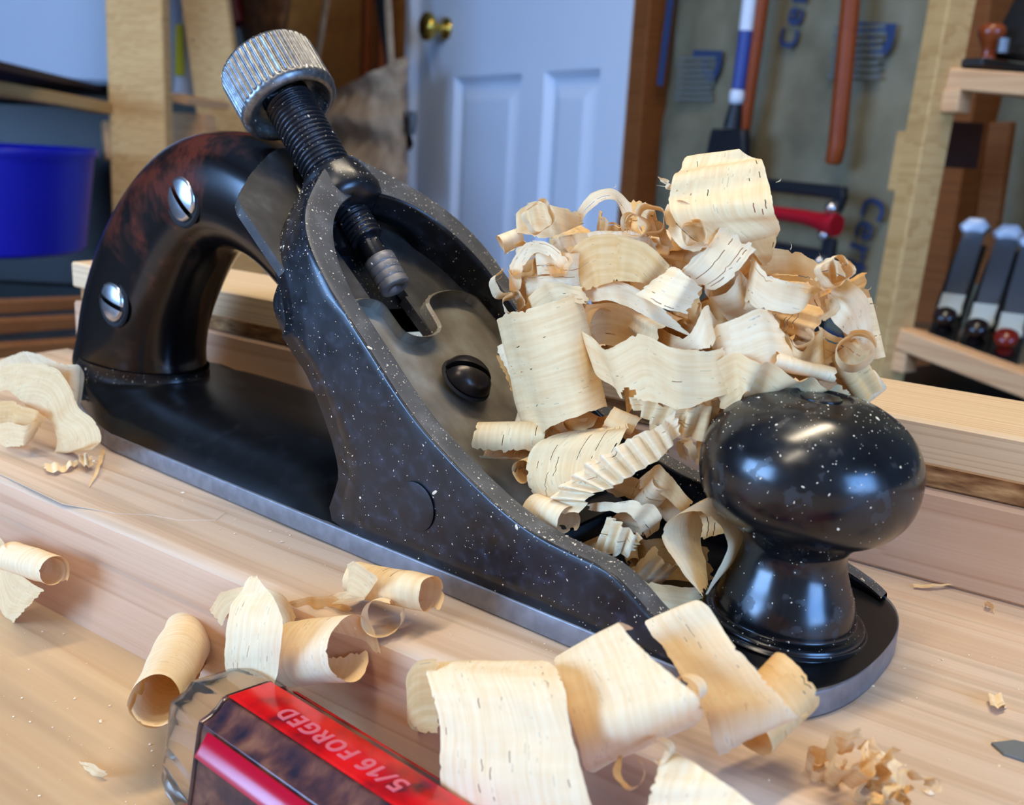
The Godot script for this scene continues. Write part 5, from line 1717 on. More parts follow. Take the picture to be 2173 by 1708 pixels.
	rib("curved white strip round the left of the thin ring", "heap", [Vector3(-33.5, 77.5, 3.0), Vector3(-31.1, 78.4, 3.0), Vector3(-31.9, 74.3, 4.0), Vector3(-29.3, 75.2, 4.0), Vector3(-28.8, 71.2, 5.0), Vector3(-25.6, 72.8, 5.0), Vector3(-25.9, 70.2, 4.0), Vector3(-22.3, 71.8, 4.0)], {"seed": 45, "pale": 2})
	rib("buckled strip between the arching ribbon and the thin ring", "heap", [Vector3(-43.2, 76.7, -3.0), Vector3(-43.0, 74.0, -3.0), Vector3(-40.9, 77.9, -2.0), Vector3(-39.5, 72.5, -2.0), Vector3(-37.2, 76.7, 0.0), Vector3(-35.1, 71.2, 0.0), Vector3(-34.9, 74.8, 1.0), Vector3(-31.9, 69.9, 1.0)], {"ripple": 0.7, "freq": 3, "seed": 46, "pale": 1, "slits": 4})
	rib("long twisted shaving tumbling down at the heel of the plane, curled at its lower end", "left pile", [Vector3(-241.0, 11.9, 38.0), Vector3(-249.6, 1.4, 38.0), Vector3(-223.1, 19.1, 40.0), Vector3(-221.5, 11.8, 40.0), Vector3(-201.3, 24.2, 42.0), Vector3(-208.7, 11.9, 42.0), Vector3(-185.8, 25.5, 42.0), Vector3(-199.4, 10.9, 42.0), Vector3(-179.1, 21.7, 42.0), Vector3(-193.6, 9.8, 42.0), Vector3(-178.1, 16.5, 41.0), Vector3(-192.3, 7.5, 41.0), Vector3(-170.2, 14.1, 41.0), Vector3(-191.2, 4.8, 41.0), Vector3(-169.4, 8.7, 40.0), Vector3(-195.5, -0.7, 40.0), Vector3(-181.7, 3.1, 38.0), Vector3(-207.2, -3.7, 38.0), Vector3(-198.6, 0.0, 36.0), Vector3(-211.8, -1.6, 36.0)], {"seed": 51, "pale": 1, "slits": 3, "ripple": 0.2, "freq": 3})
	rib("upper curl of the left pile with torn holes, against the heel of the plane", "left pile", [Vector3(-256.3, 11.7, 30.0), Vector3(-258.0, 2.9, 30.0), Vector3(-234.8, 18.7, 32.0), Vector3(-229.8, 13.1, 32.0), Vector3(-218.2, 23.3, 34.0), Vector3(-210.6, 18.4, 34.0), Vector3(-197.3, 23.9, 35.0), Vector3(-198.8, 12.7, 35.0), Vector3(-191.6, 23.8, 33.0), Vector3(-195.1, 11.8, 33.0), Vector3(-199.1, 18.3, 28.0), Vector3(-203.7, 6.3, 28.0)], {"seed": 52, "pale": 2, "slits": 26, "slen": 4})
	rib("torn ring hanging at the right of the left pile beside the japanned heel", "left pile", [Vector3(-198.3, 21.0, 36.0), Vector3(-202.7, 8.0, 36.0), Vector3(-190.4, 23.1, 36.0), Vector3(-195.0, 7.0, 36.0), Vector3(-191.1, 19.3, 33.0), Vector3(-195.6, 7.6, 33.0), Vector3(-200.1, 11.4, 29.0), Vector3(-204.7, 6.3, 29.0)], {"seed": 53, "pale": 1, "slits": 30, "slen": 5})
	rib("orange tinted folded strip at the lower left of the left pile", "left pile", [Vector3(-238.0, 4.1, 40.0), Vector3(-241.0, -11.4, 40.0), Vector3(-207.6, 12.7, 45.0), Vector3(-212.9, -1.4, 45.0), Vector3(-192.0, 13.5, 46.0), Vector3(-197.4, 4.4, 46.0), Vector3(-190.9, 10.5, 43.0), Vector3(-196.8, 6.0, 43.0)], {"seed": 54, "pale": 0, "ripple": 0.7, "freq": 3})
	rib("square ended short strip under the left pile", "left pile", [Vector3(-224.4, 2.4, 46.0), Vector3(-232.5, -7.3, 46.0), Vector3(-201.8, 8.5, 48.0), Vector3(-200.3, 1.5, 48.0), Vector3(-193.1, 9.5, 47.0), Vector3(-195.5, 3.1, 47.0), Vector3(-192.9, 11.2, 42.0), Vector3(-202.0, 2.5, 42.0)], {"seed": 55, "pale": 1})
	roll("tight roll of shaving with its round end showing, at the left edge on the bench", "lower left pile", Vector3(-167.0, -14.2, 66.0), Vector3(-144.2, -10.4, 66.0), Vector3(-0.09, 0.54, 0.83), 3.9, 3.5, -260, 200, {"seed": 61, "pale": 2, "slits": 6})
	rib("flat pointed shaving under the tight roll at the left edge", "lower left pile", [Vector3(-187.2, -16.5, 66.0), Vector3(-192.5, -42.0, 66.0), Vector3(-168.3, -9.2, 67.0), Vector3(-175.7, -36.1, 67.0), Vector3(-157.5, -14.4, 68.0), Vector3(-168.3, -32.3, 68.0), Vector3(-145.3, -14.4, 68.0), Vector3(-162.3, -28.9, 68.0)], {"seed": 62, "pale": 1})
	roll("blurred curl at the bottom left edge of the picture", "lower left pile", Vector3(-130.1, -32.8, 88.0), Vector3(-122.0, -33.5, 88.0), Vector3(0.07, 0.88, 0.48), 4.2, 4.0, -200, 160, {"seed": 63, "pale": 2})
	roll("small hollow roll on the bench beside the bottom left curl", "lower left pile", Vector3(-131.7, -38.3, 80.0), Vector3(-113.3, -31.5, 80.0), Vector3(-0.19, 0.50, 0.85), 1.2, 1.2, -260, 200, {"seed": 64, "pale": 0})
	rib("little bent strip below the small hollow roll", "lower left pile", [Vector3(-128.7, -39.6, 82.0), Vector3(-130.2, -42.6, 82.0), Vector3(-118.7, -33.9, 83.0), Vector3(-120.3, -37.6, 83.0), Vector3(-112.9, -32.2, 82.0), Vector3(-115.2, -35.4, 82.0)], {"seed": 65, "pale": 1})
	rib("small torn chip on the bench below the rolls at the bottom left", "lower left pile", [Vector3(-102.3, -29.3, 84.0), Vector3(-103.7, -33.1, 84.0), Vector3(-95.0, -26.3, 85.0), Vector3(-98.1, -31.3, 85.0), Vector3(-91.4, -26.6, 84.0), Vector3(-94.8, -30.7, 84.0)], {"seed": 66, "pale": 1, "slits": 3})
	roll("barrel shaped roll with frayed right end resting against the steel sole", "front pile", Vector3(-69.9, 4.9, 44.0), Vector3(-51.6, 7.5, 42.0), Vector3(0.03, 0.44, 0.90), 4.0, 3.7, -150, 220, {"seed": 71, "pale": 1, "slits": 14, "slen": 8})
	roll("thin pale ring hanging under the barrel shaped roll", "front pile", Vector3(-56.7, 4.0, 50.0), Vector3(-59.2, 2.7, 46.0), Vector3(0.47, 0.71, -0.52), 3.9, 3.7, 20, 330, {"seed": 72, "pale": 2})
	rib("bent collar strip at the left of the barrel shaped roll", "front pile", [Vector3(-70.0, 9.1, 46.0), Vector3(-70.6, 4.5, 46.0), Vector3(-63.9, 12.0, 48.0), Vector3(-66.4, 4.5, 48.0), Vector3(-59.5, 9.4, 48.0), Vector3(-63.2, 4.4, 48.0), Vector3(-72.3, 2.5, 48.0), Vector3(-77.8, -2.3, 48.0), Vector3(-77.3, -1.9, 47.0), Vector3(-80.5, -7.7, 47.0)], {"seed": 73, "pale": 1, "ripple": 0.3, "freq": 2})
	roll("fat smooth roll with an orange underside hanging over the board edge", "front pile", Vector3(-72.3, -6.7, 58.0), Vector3(-57.1, 0.0, 56.0), Vector3(-0.00, 0.29, 0.96), 6.6, 6.2, -170, 190, {"seed": 74, "pale": 2, "slits": 6, "slen": 10})
	rib("hanging strip with a frayed lower end in front of the red handle", "front pile", [Vector3(-83.8, 5.6, 58.0), Vector3(-80.9, 6.5, 58.0), Vector3(-83.7, 1.2, 62.0), Vector3(-69.7, 6.2, 62.0), Vector3(-81.4, -3.1, 65.0), Vector3(-64.6, 4.1, 65.0), Vector3(-80.8, -9.3, 66.0), Vector3(-65.0, -2.9, 66.0), Vector3(-80.4, -14.0, 66.0), Vector3(-66.1, -7.2, 66.0)], {"seed": 75, "pale": 2, "slits": 6})
	roll("big open roll with its round mouth towards the viewer, left of the front pile", "front pile", Vector3(-84.4, -12.2, 78.0), Vector3(-115.0, -19.4, 50.0), Vector3(0.19, 0.88, -0.43), 5.2, 6.3, -230, 250, {"seed": 76, "pale": 2, "slits": 3})
	rib("loose hoop of shaving behind the hanging strip", "front pile", [Vector3(-99.9, -7.2, 56.0), Vector3(-96.0, -10.0, 56.0), Vector3(-95.6, -2.1, 56.0), Vector3(-91.0, -4.1, 56.0), Vector3(-87.5, 1.5, 54.0), Vector3(-85.4, -0.8, 54.0), Vector3(-78.8, 2.5, 54.0), Vector3(-80.3, -2.0, 54.0), Vector3(-73.7, -0.2, 55.0), Vector3(-77.7, -4.6, 55.0)], {"seed": 77, "pale": 1})
	rib("thin crisp strip along the board edge between hoop and barrel roll", "front pile", [Vector3(-81.4, -1.1, 52.0), Vector3(-80.0, -3.6, 52.0), Vector3(-75.4, 2.1, 50.0), Vector3(-74.7, -1.4, 50.0), Vector3(-69.6, 2.8, 48.0), Vector3(-70.3, 0.4, 48.0), Vector3(-67.4, 1.1, 47.0), Vector3(-69.4, -1.6, 47.0)], {"seed": 78, "pale": 0, "ripple": 0.4, "freq": 3})
	rib("large ribbon folded over and hanging down to the bottom edge of the picture", "front right pile", [Vector3(-33.6, 1.4, 50.0), Vector3(-17.6, 8.0, 50.0), Vector3(-38.5, 4.5, 54.0), Vector3(-17.7, 13.2, 54.0), Vector3(-37.4, 4.5, 58.0), Vector3(-11.9, 15.3, 58.0), Vector3(-32.2, 3.8, 62.0), Vector3(-7.3, 15.2, 62.0), Vector3(-28.1, 0.6, 65.0), Vector3(-4.1, 11.6, 65.0), Vector3(-25.8, -3.8, 67.0), Vector3(-0.9, 8.4, 67.0), Vector3(-22.5, -9.7, 68.0), Vector3(3.1, 3.9, 68.0)], {"seed": 81, "pale": 2, "slits": 24, "slen": 3, "ripple": 0.2, "freq": 2})
	rib("rolled side flap along the left of the large hanging ribbon", "front right pile", [Vector3(-35.4, 7.8, 58.0), Vector3(-34.3, -5.7, 58.0), Vector3(-39.0, 6.0, 58.0), Vector3(-38.0, -7.0, 58.0), Vector3(-43.7, 1.1, 56.0), Vector3(-43.2, -8.1, 56.0), Vector3(-47.2, -5.2, 52.0), Vector3(-45.9, -13.0, 52.0), Vector3(-45.2, -6.2, 50.0), Vector3(-44.3, -14.2, 50.0)], {"seed": 82, "pale": 0})
	rib("smooth curled shaving between the large ribbon and the small ring", "front right pile", [Vector3(-21.0, 7.4, 44.0), Vector3(-8.2, 17.6, 44.0), Vector3(-19.7, 10.0, 48.0), Vector3(-8.6, 20.3, 48.0), Vector3(-15.6, 10.9, 53.0), Vector3(-1.0, 20.5, 53.0), Vector3(-9.7, 9.4, 58.0), Vector3(6.9, 21.5, 58.0), Vector3(-6.4, 6.2, 60.0), Vector3(10.8, 21.5, 60.0), Vector3(-6.2, 1.7, 58.0), Vector3(10.9, 18.9, 58.0), Vector3(-7.4, -1.7, 54.0), Vector3(9.0, 14.7, 54.0), Vector3(-7.9, -2.8, 50.0), Vector3(5.8, 10.7, 50.0)], {"seed": 83, "pale": 2, "slits": 7, "slen": 4})
	rib("speckled ribbon slanting across the toe of the plane, in front of the knob", "front right pile", [Vector3(-5.8, 13.9, 34.0), Vector3(-5.8, 13.9, 34.0), Vector3(-10.9, 14.6, 36.0), Vector3(-1.8, 21.9, 36.0), Vector3(-4.8, 13.4, 40.0), Vector3(5.3, 19.9, 40.0), Vector3(1.2, 12.0, 44.0), Vector3(11.9, 18.7, 44.0), Vector3(5.9, 10.4, 47.0), Vector3(17.3, 17.6, 47.0), Vector3(7.8, 6.7, 47.0), Vector3(19.6, 16.5, 47.0), Vector3(7.8, 3.7, 45.0), Vector3(20.2, 16.5, 45.0)], {"seed": 84, "pale": 2, "slits": 8, "slen": 3})
	roll("orange mouthed curl at the right end of the speckled ribbon", "front right pile", Vector3(10.9, 8.5, 43.0), Vector3(13.8, 13.4, 34.0), Vector3(0.43, 0.72, 0.54), 4.8, 5.0, -175, 110, {"seed": 85, "pale": 0, "slits": 10, "slen": 3})
	roll("small ring shaving sitting on the speckled ribbon", "front right pile", Vector3(6.1, 17.5, 54.0), Vector3(5.4, 16.1, 50.0), Vector3(0.68, 0.65, -0.35), 2.1, 2.1, -200, 200, {"seed": 86, "pale": 2})
	rib("pale sheet cut by the bottom edge of the picture, right of the large ribbon", "front right pile", [Vector3(5.6, 10.6, 58.0), Vector3(8.5, 11.1, 58.0), Vector3(6.6, 8.9, 61.0), Vector3(14.9, 12.5, 61.0), Vector3(6.7, 5.8, 63.0), Vector3(20.9, 12.8, 63.0), Vector3(6.5, 2.0, 64.0), Vector3(26.2, 12.0, 64.0)], {"seed": 87, "pale": 2, "slits": 5})
	rib("curled thin strand in the dark gap between the large ribbon and the pale sheet", "front right pile", [Vector3(-2.4, 4.9, 56.0), Vector3(-1.1, 5.5, 56.0), Vector3(-1.0, 4.1, 59.0), Vector3(0.7, 4.6, 59.0), Vector3(2.0, 3.2, 60.0), Vector3(3.0, 4.5, 60.0), Vector3(3.3, 5.0, 58.0), Vector3(3.7, 5.9, 58.0), Vector3(1.2, 5.3, 55.0), Vector3(0.3, 4.8, 55.0)], {"seed": 88, "pale": 1})
	roll("hooked strand beside the top corner of the pale sheet", "front right pile", Vector3(6.2, 11.1, 60.0), Vector3(6.1, 10.6, 58.0), Vector3(0.67, 0.71, -0.22), 1.6, 1.6, -160, 120, {"seed": 89, "pale": 2})
	rib("straw coloured splinter lying on the board near the heel of the plane", "bits on the board", [Vector3(-185.4, 1.2, 31.3), Vector3(-183.3, 1.2, 31.4), Vector3(-173.7, 1.4, 39.1), Vector3(-171.4, 1.4, 39.3), Vector3(-167.1, 1.0, 43.8), Vector3(-165.4, 1.0, 44.0), Vector3(-162.5, 0.4, 47.6), Vector3(-161.6, 0.4, 47.7)], {"seed": 601, "pale": 0, "ripple": 0.05})
	rib("small white torn scrap on the board beside the straw coloured splinter", "bits on the board", [Vector3(-183.6, 1.5, 38.7), Vector3(-176.1, 1.5, 42.1), Vector3(-182.6, 1.9, 37.6), Vector3(-171.7, 1.9, 42.9), Vector3(-181.4, 1.2, 36.7), Vector3(-173.4, 1.2, 40.6)], {"seed": 602, "pale": 2, "ripple": 0.5, "freq": 2})
	rib("crinkled crumb strip lying on the board below the left pile", "bits on the board", [Vector3(-184.6, 0.6, 47.4), Vector3(-178.5, 0.6, 50.1), Vector3(-183.0, 1.6, 46.1), Vector3(-175.0, 1.6, 49.6), Vector3(-181.2, 0.8, 45.1), Vector3(-176.2, 0.8, 47.4), Vector3(-180.4, 1.6, 43.2), Vector3(-175.3, 1.6, 45.5), Vector3(-182.6, 0.6, 40.0), Vector3(-178.2, 0.6, 42.1)], {"seed": 603, "pale": 2, "ripple": 0.4, "freq": 3})
	rib("thin splinter lying on the board against the rear rail at the right", "bits on the board", [Vector3(8.3, 0.5, -45.3), Vector3(9.3, 0.5, -43.1), Vector3(10.9, 0.9, -46.7), Vector3(11.7, 0.9, -44.9), Vector3(14.0, 0.9, -49.8), Vector3(14.5, 0.9, -48.4), Vector3(17.1, 0.5, -53.4), Vector3(17.7, 0.5, -52.0)], {"seed": 604, "pale": 1, "ripple": 0.1})
	rib("tiny round curl on the board at the right below the thin splinter", "bits on the board", [Vector3(22.5, 0.3, -45.6), Vector3(24.1, 0.3, -45.5), Vector3(22.5, 1.6, -43.8), Vector3(24.1, 1.6, -44.1), Vector3(23.1, 2.2, -43.3), Vector3(24.5, 2.2, -43.4), Vector3(23.7, 1.2, -44.3), Vector3(25.1, 1.2, -43.9), Vector3(24.1, 0.2, -44.0), Vector3(25.3, 0.2, -42.8)], {"seed": 605, "pale": 2, "ripple": 0.05})
	rib("small pale scrap on the board at the right edge of the picture", "bits on the board", [Vector3(32.0, 0.4, -7.1), Vector3(33.3, 0.4, -4.0), Vector3(33.1, 1.8, -6.6), Vector3(34.7, 1.8, -2.7), Vector3(34.1, 0.6, -9.5), Vector3(35.8, 0.6, -5.9)], {"seed": 606, "pale": 2, "ripple": 0.5, "freq": 2})
	roll("fluffy yellowish scrap at the left foot of the clump on the bottom right", "fluffy clump", Vector3(19.2, -6.0, 30.0), Vector3(12.7, -9.1, 28.0), Vector3(-0.44, 0.38, 0.81), 3.0, 2.1, -161, 103, {"seed": 100, "pale": 0, "slits": 10, "ripple": 0.7, "freq": 4})
	roll("fluffy yellowish scrap at the left slope of the clump on the bottom right", "fluffy clump", Vector3(19.8, 3.5, 34.0), Vector3(18.5, -3.0, 32.0), Vector3(0.15, -0.32, 0.94), 2.7, 1.9, -185, 136, {"seed": 101, "pale": 1, "slits": 10, "ripple": 0.7, "freq": 4})
	roll("fluffy yellowish scrap at the left shoulder of the clump on the bottom right", "fluffy clump", Vector3(24.5, 9.3, 38.0), Vector3(22.6, 4.3, 36.0), Vector3(-0.09, -0.34, 0.94), 3.5, 2.5, -173, 147, {"seed": 102, "pale": 0, "slits": 10, "ripple": 0.7, "freq": 4})
	roll("fluffy yellowish scrap at the middle of the clump on the bottom right", "fluffy clump", Vector3(22.1, 2.8, 30.0), Vector3(27.6, 0.7, 28.0), Vector3(0.45, 0.46, 0.76), 3.0, 2.1, -134, 149, {"seed": 103, "pale": 1, "slits": 10, "ripple": 0.7, "freq": 4})
	roll("fluffy yellowish scrap at the right shoulder of the clump on the bottom right", "fluffy clump", Vector3(30.3, 7.0, 34.0), Vector3(27.7, 3.3, 32.0), Vector3(-0.44, -0.17, 0.88), 2.9, 2.1, -105, 102, {"seed": 104, "pale": 0, "slits": 10, "ripple": 0.7, "freq": 4})
	roll("fluffy yellowish scrap at the right foot of the clump on the bottom right", "fluffy clump", Vector3(33.7, 5.9, 38.0), Vector3(31.2, 4.7, 36.0), Vector3(-0.69, 0.44, 0.58), 4.1, 2.9, -137, 125, {"seed": 105, "pale": 1, "slits": 10, "ripple": 0.7, "freq": 4})
	roll("fluffy yellowish scrap at the front left of the clump on the bottom right", "fluffy clump", Vector3(22.4, -2.0, 30.0), Vector3(19.5, -9.8, 28.0), Vector3(-0.05, -0.23, 0.97), 3.0, 2.1, -60, 156, {"seed": 106, "pale": 0, "slits": 10, "ripple": 0.7, "freq": 4})
	roll("fluffy yellowish scrap at the front middle of the clump on the bottom right", "fluffy clump", Vector3(27.2, 2.1, 34.0), Vector3(24.4, -2.8, 32.0), Vector3(-0.32, -0.20, 0.93), 2.6, 1.8, -121, 210, {"seed": 107, "pale": 1, "slits": 10, "ripple": 0.7, "freq": 4})
	roll("fluffy yellowish scrap at the front right of the clump on the bottom right", "fluffy clump", Vector3(30.9, 2.4, 38.0), Vector3(29.2, 2.7, 36.0), Vector3(-0.33, 0.85, 0.40), 3.0, 2.1, -85, 121, {"seed": 108, "pale": 0, "slits": 10, "ripple": 0.7, "freq": 4})
	rib("pale spike standing up from the fluffy clump on the bottom right", "fluffy clump", [Vector3(23.9, 6.7, 30.0), Vector3(24.8, 7.2, 30.0), Vector3(24.2, 4.9, 31.0), Vector3(27.0, 5.4, 31.0), Vector3(25.4, 2.8, 32.0), Vector3(28.5, 4.3, 32.0)], {"seed": 110, "pale": 2})
	roll("curled shaving packed inside the heap, mostly hidden by the ones in front", "packed inside the heap", Vector3(-39.6, 46.4, -5.4), Vector3(-25.8, 48.0, -5.0), Vector3(-0.05, 0.17, 0.98), 3.8, 4.5, -116, 136, {"seed": 200, "pale": 1, "slits": 4, "slen": 6, "ripple": 0.7, "freq": 5})
	roll("curled shaving packed inside the heap, mostly hidden by the ones in front", "packed inside the heap", Vector3(-22.9, 52.7, -7.6), Vector3(-14.5, 50.4, -14.9), Vector3(0.67, 0.13, 0.73), 3.0, 3.6, -133, 148, {"seed": 201, "pale": 0, "slits": 10, "slen": 6, "ripple": 0.2, "freq": 2})
	roll("curled shaving packed inside the heap, mostly hidden by the ones in front", "packed inside the heap", Vector3(-26.0, 49.5, -11.8), Vector3(-35.2, 42.5, -17.4), Vector3(-0.24, -0.40, 0.89), 4.1, 4.0, -102, 105, {"seed": 202, "pale": 2, "slits": 4, "slen": 6, "ripple": 0.2, "freq": 3})
	roll("curled shaving packed inside the heap, mostly hidden by the ones in front", "packed inside the heap", Vector3(-77.6, 52.9, -15.4), Vector3(-65.0, 49.6, -16.1), Vector3(0.14, 0.32, 0.94), 3.1, 2.6, -124, 62, {"seed": 203, "pale": 1, "slits": 4, "slen": 6, "ripple": 0.4, "freq": 2})
	roll("curled shaving packed inside the heap, mostly hidden by the ones in front", "packed inside the heap", Vector3(-57.4, 55.8, -12.8), Vector3(-44.9, 56.5, -15.1), Vector3(0.17, 0.14, 0.98), 2.6, 2.5, -166, 151, {"seed": 204, "pale": 1, "slits": 0, "slen": 6, "ripple": 0.7, "freq": 3})
	roll("curled shaving packed inside the heap, mostly hidden by the ones in front", "packed inside the heap", Vector3(-36.8, 80.1, -12.8), Vector3(-33.2, 67.7, -6.3), Vector3(0.41, 0.51, 0.75), 3.1, 3.5, -140, 95, {"seed": 205, "pale": 0, "slits": 4, "slen": 6, "ripple": 0.2, "freq": 5})
	roll("curled shaving packed inside the heap, mostly hidden by the ones in front", "packed inside the heap", Vector3(-61.8, 63.8, -5.0), Vector3(-72.6, 54.7, -11.1), Vector3(0.04, -0.58, 0.81), 4.5, 3.5, -104, 170, {"seed": 206, "pale": 1, "slits": 4, "slen": 6, "ripple": 0.2, "freq": 3})
	roll("curled shaving packed inside the heap, mostly hidden by the ones in front", "packed inside the heap", Vector3(-30.4, 74.8, -14.4), Vector3(-24.7, 67.2, -12.3), Vector3(0.23, 0.42, 0.88), 4.6, 4.1, -182, 112, {"seed": 207, "pale": 0, "slits": 10, "slen": 6, "ripple": 0.2, "freq": 2})
	roll("curled shaving packed inside the heap, mostly hidden by the ones in front", "packed inside the heap", Vector3(-40.8, 63.8, -5.3), Vector3(-42.4, 50.5, -10.7), Vector3(0.52, -0.38, 0.77), 2.8, 3.3, -196, 159, {"seed": 208, "pale": 1, "slits": 0, "slen": 6, "ripple": 0.7, "freq": 2})
	roll("curled shaving packed inside the heap, mostly hidden by the ones in front", "packed inside the heap", Vector3(-30.4, 58.6, -8.5), Vector3(-21.0, 54.9, -9.3), Vector3(0.19, 0.27, 0.94), 2.7, 2.3, -165, 114, {"seed": 209, "pale": 0, "slits": 4, "slen": 6, "ripple": 0.7, "freq": 2})
	roll("curled shaving packed inside the heap, mostly hidden by the ones in front", "packed inside the heap", Vector3(-40.2, 52.7, -12.2), Vector3(-54.0, 50.1, -11.9), Vector3(0.00, 0.09, 1.00), 3.4, 3.1, -111, 103, {"seed": 210, "pale": 2, "slits": 10, "slen": 6, "ripple": 0.2, "freq": 5})
	roll("curled shaving packed inside the heap, mostly hidden by the ones in front", "packed inside the heap", Vector3(-19.3, 57.0, -18.9), Vector3(-6.5, 56.4, -15.3), Vector3(-0.25, 0.23, 0.94), 3.8, 4.0, -71, 119, {"seed": 211, "pale": 1, "slits": 10, "slen": 6, "ripple": 0.4, "freq": 5})
	roll("curled shaving packed inside the heap, mostly hidden by the ones in front", "packed inside the heap", Vector3(-43.2, 53.9, -8.8), Vector3(-31.2, 52.8, -1.8), Vector3(-0.43, 0.43, 0.79), 3.7, 4.0, -118, 98, {"seed": 212, "pale": 1, "slits": 0, "slen": 6, "ripple": 0.4, "freq": 5})
	roll("curled shaving packed inside the heap, mostly hidden by the ones in front", "packed inside the heap", Vector3(-63.8, 58.6, -7.5), Vector3(-54.0, 50.0, -11.3), Vector3(0.51, 0.20, 0.84), 2.6, 2.1, -129, 199, {"seed": 213, "pale": 2, "slits": 10, "slen": 6, "ripple": 0.2, "freq": 3})
	roll("curled shaving packed inside the heap, mostly hidden by the ones in front", "packed inside the heap", Vector3(-45.1, 43.5, -12.5), Vector3(-37.8, 35.1, -5.1), Vector3(0.21, 0.74, 0.63), 3.8, 4.1, -106, 75, {"seed": 214, "pale": 0, "slits": 0, "slen": 6, "ripple": 0.2, "freq": 5})
	roll("curled shaving packed inside the heap, mostly hidden by the ones in front", "packed inside the heap", Vector3(-47.0, 51.0, -6.3), Vector3(-46.1, 39.3, -12.9), Vector3(0.66, -0.33, 0.68), 3.8, 4.1, -197, 82, {"seed": 215, "pale": 2, "slits": 0, "slen": 6, "ripple": 0.4, "freq": 2})
	roll("curled shaving packed inside the heap, mostly hidden by the ones in front", "packed inside the heap", Vector3(-53.6, 63.8, -5.1), Vector3(-64.2, 60.4, -7.8), Vector3(-0.19, -0.16, 0.97), 4.5, 3.7, -80, 62, {"seed": 216, "pale": 1, "slits": 4, "slen": 6, "ripple": 0.4, "freq": 3})
	roll("curled shaving packed inside the heap, mostly hidden by the ones in front", "packed inside the heap", Vector3(-50.3, 69.9, -4.7), Vector3(-40.8, 66.5, -10.0), Vector3(0.51, 0.10, 0.85), 3.7, 4.0, -171, 164, {"seed": 217, "pale": 1, "slits": 4, "slen": 6, "ripple": 0.4, "freq": 2})
	roll("curled shaving packed inside the heap, mostly hidden by the ones in front", "packed inside the heap", Vector3(-24.9, 66.4, -25.8), Vector3(-13.4, 59.6, -19.6), Vector3(-0.14, 0.53, 0.84), 3.0, 3.2, -182, 147, {"seed": 218, "pale": 0, "slits": 0, "slen": 6, "ripple": 0.2, "freq": 3})
	roll("curled shaving packed inside the heap, mostly hidden by the ones in front", "packed inside the heap", Vector3(-19.2, 52.2, -25.3), Vector3(-6.9, 46.0, -22.5), Vector3(-0.01, 0.41, 0.91), 4.3, 5.0, -160, 227, {"seed": 219, "pale": 1, "slits": 10, "slen": 6, "ripple": 0.2, "freq": 2})
	roll("curled shaving packed inside the heap, mostly hidden by the ones in front", "packed inside the heap", Vector3(-46.6, 52.3, -2.7), Vector3(-63.9, 47.7, -8.0), Vector3(-0.29, -0.02, 0.96), 4.6, 5.2, -174, 139, {"seed": 220, "pale": 2, "slits": 4, "slen": 6, "ripple": 0.7, "freq": 2})
	roll("curled shaving packed inside the heap, mostly hidden by the ones in front", "packed inside the heap", Vector3(-17.3, 71.3, -14.6), Vector3(-26.3, 66.8, -16.3), Vector3(-0.10, -0.18, 0.98), 3.1, 3.3, -104, 94, {"seed": 221, "pale": 0, "slits": 4, "slen": 6, "ripple": 0.2, "freq": 2})
	roll("curled shaving packed inside the heap, mostly hidden by the ones in front", "packed inside the heap", Vector3(-48.6, 64.7, -8.2), Vector3(-57.8, 63.4, -8.8), Vector3(-0.07, 0.03, 1.00), 3.2, 2.8, -147, 65, {"seed": 222, "pale": 0, "slits": 4, "slen": 6, "ripple": 0.4, "freq": 2})
	roll("curled shaving packed inside the heap, mostly hidden by the ones in front", "packed inside the heap", Vector3(-25.2, 45.9, -16.2), Vector3(-13.9, 47.6, -9.4), Vector3(-0.53, 0.19, 0.83), 4.0, 4.7, -62, 118, {"seed": 223, "pale": 1, "slits": 0, "slen": 6, "ripple": 0.2, "freq": 5})
	roll("curled shaving packed inside the heap, mostly hidden by the ones in front", "packed inside the heap", Vector3(-38.1, 69.3, -7.1), Vector3(-43.8, 62.8, -9.2), Vector3(0.15, -0.42, 0.90), 4.3, 3.9, -104, 171, {"seed": 224, "pale": 2, "slits": 0, "slen": 6, "ripple": 0.2, "freq": 2})
	roll("curled shaving packed inside the heap, mostly hidden by the ones in front", "packed inside the heap", Vector3(-20.2, 44.3, -2.4), Vector3(-23.7, 30.2, -7.5), Vector3(0.36, -0.39, 0.85), 3.8, 4.1, -146, 169, {"seed": 225, "pale": 0, "slits": 0, "slen": 6, "ripple": 0.7, "freq": 2})
	roll("curled shaving packed inside the heap, mostly hidden by the ones in front", "packed inside the heap", Vector3(-24.2, 46.4, -8.6), Vector3(-37.4, 32.9, -16.1), Vector3(-0.09, -0.42, 0.90), 2.5, 2.5, -121, 141, {"seed": 226, "pale": 0, "slits": 4, "slen": 6, "ripple": 0.2, "freq": 5})
	roll("curled shaving packed inside the heap, mostly hidden by the ones in front", "packed inside the heap", Vector3(-50.1, 75.8, -13.8), Vector3(-43.5, 69.1, -8.1), Vector3(0.13, 0.72, 0.68), 2.5, 3.0, -85, 75, {"seed": 227, "pale": 1, "slits": 10, "slen": 6, "ripple": 0.4, "freq": 5})
	roll("curled shaving packed inside the heap, mostly hidden by the ones in front", "packed inside the heap", Vector3(-48.5, 66.8, -11.7), Vector3(-49.4, 55.8, -12.9), Vector3(0.52, -0.13, 0.85), 2.9, 2.8, -93, 220, {"seed": 228, "pale": 0, "slits": 10, "slen": 6, "ripple": 0.2, "freq": 3})
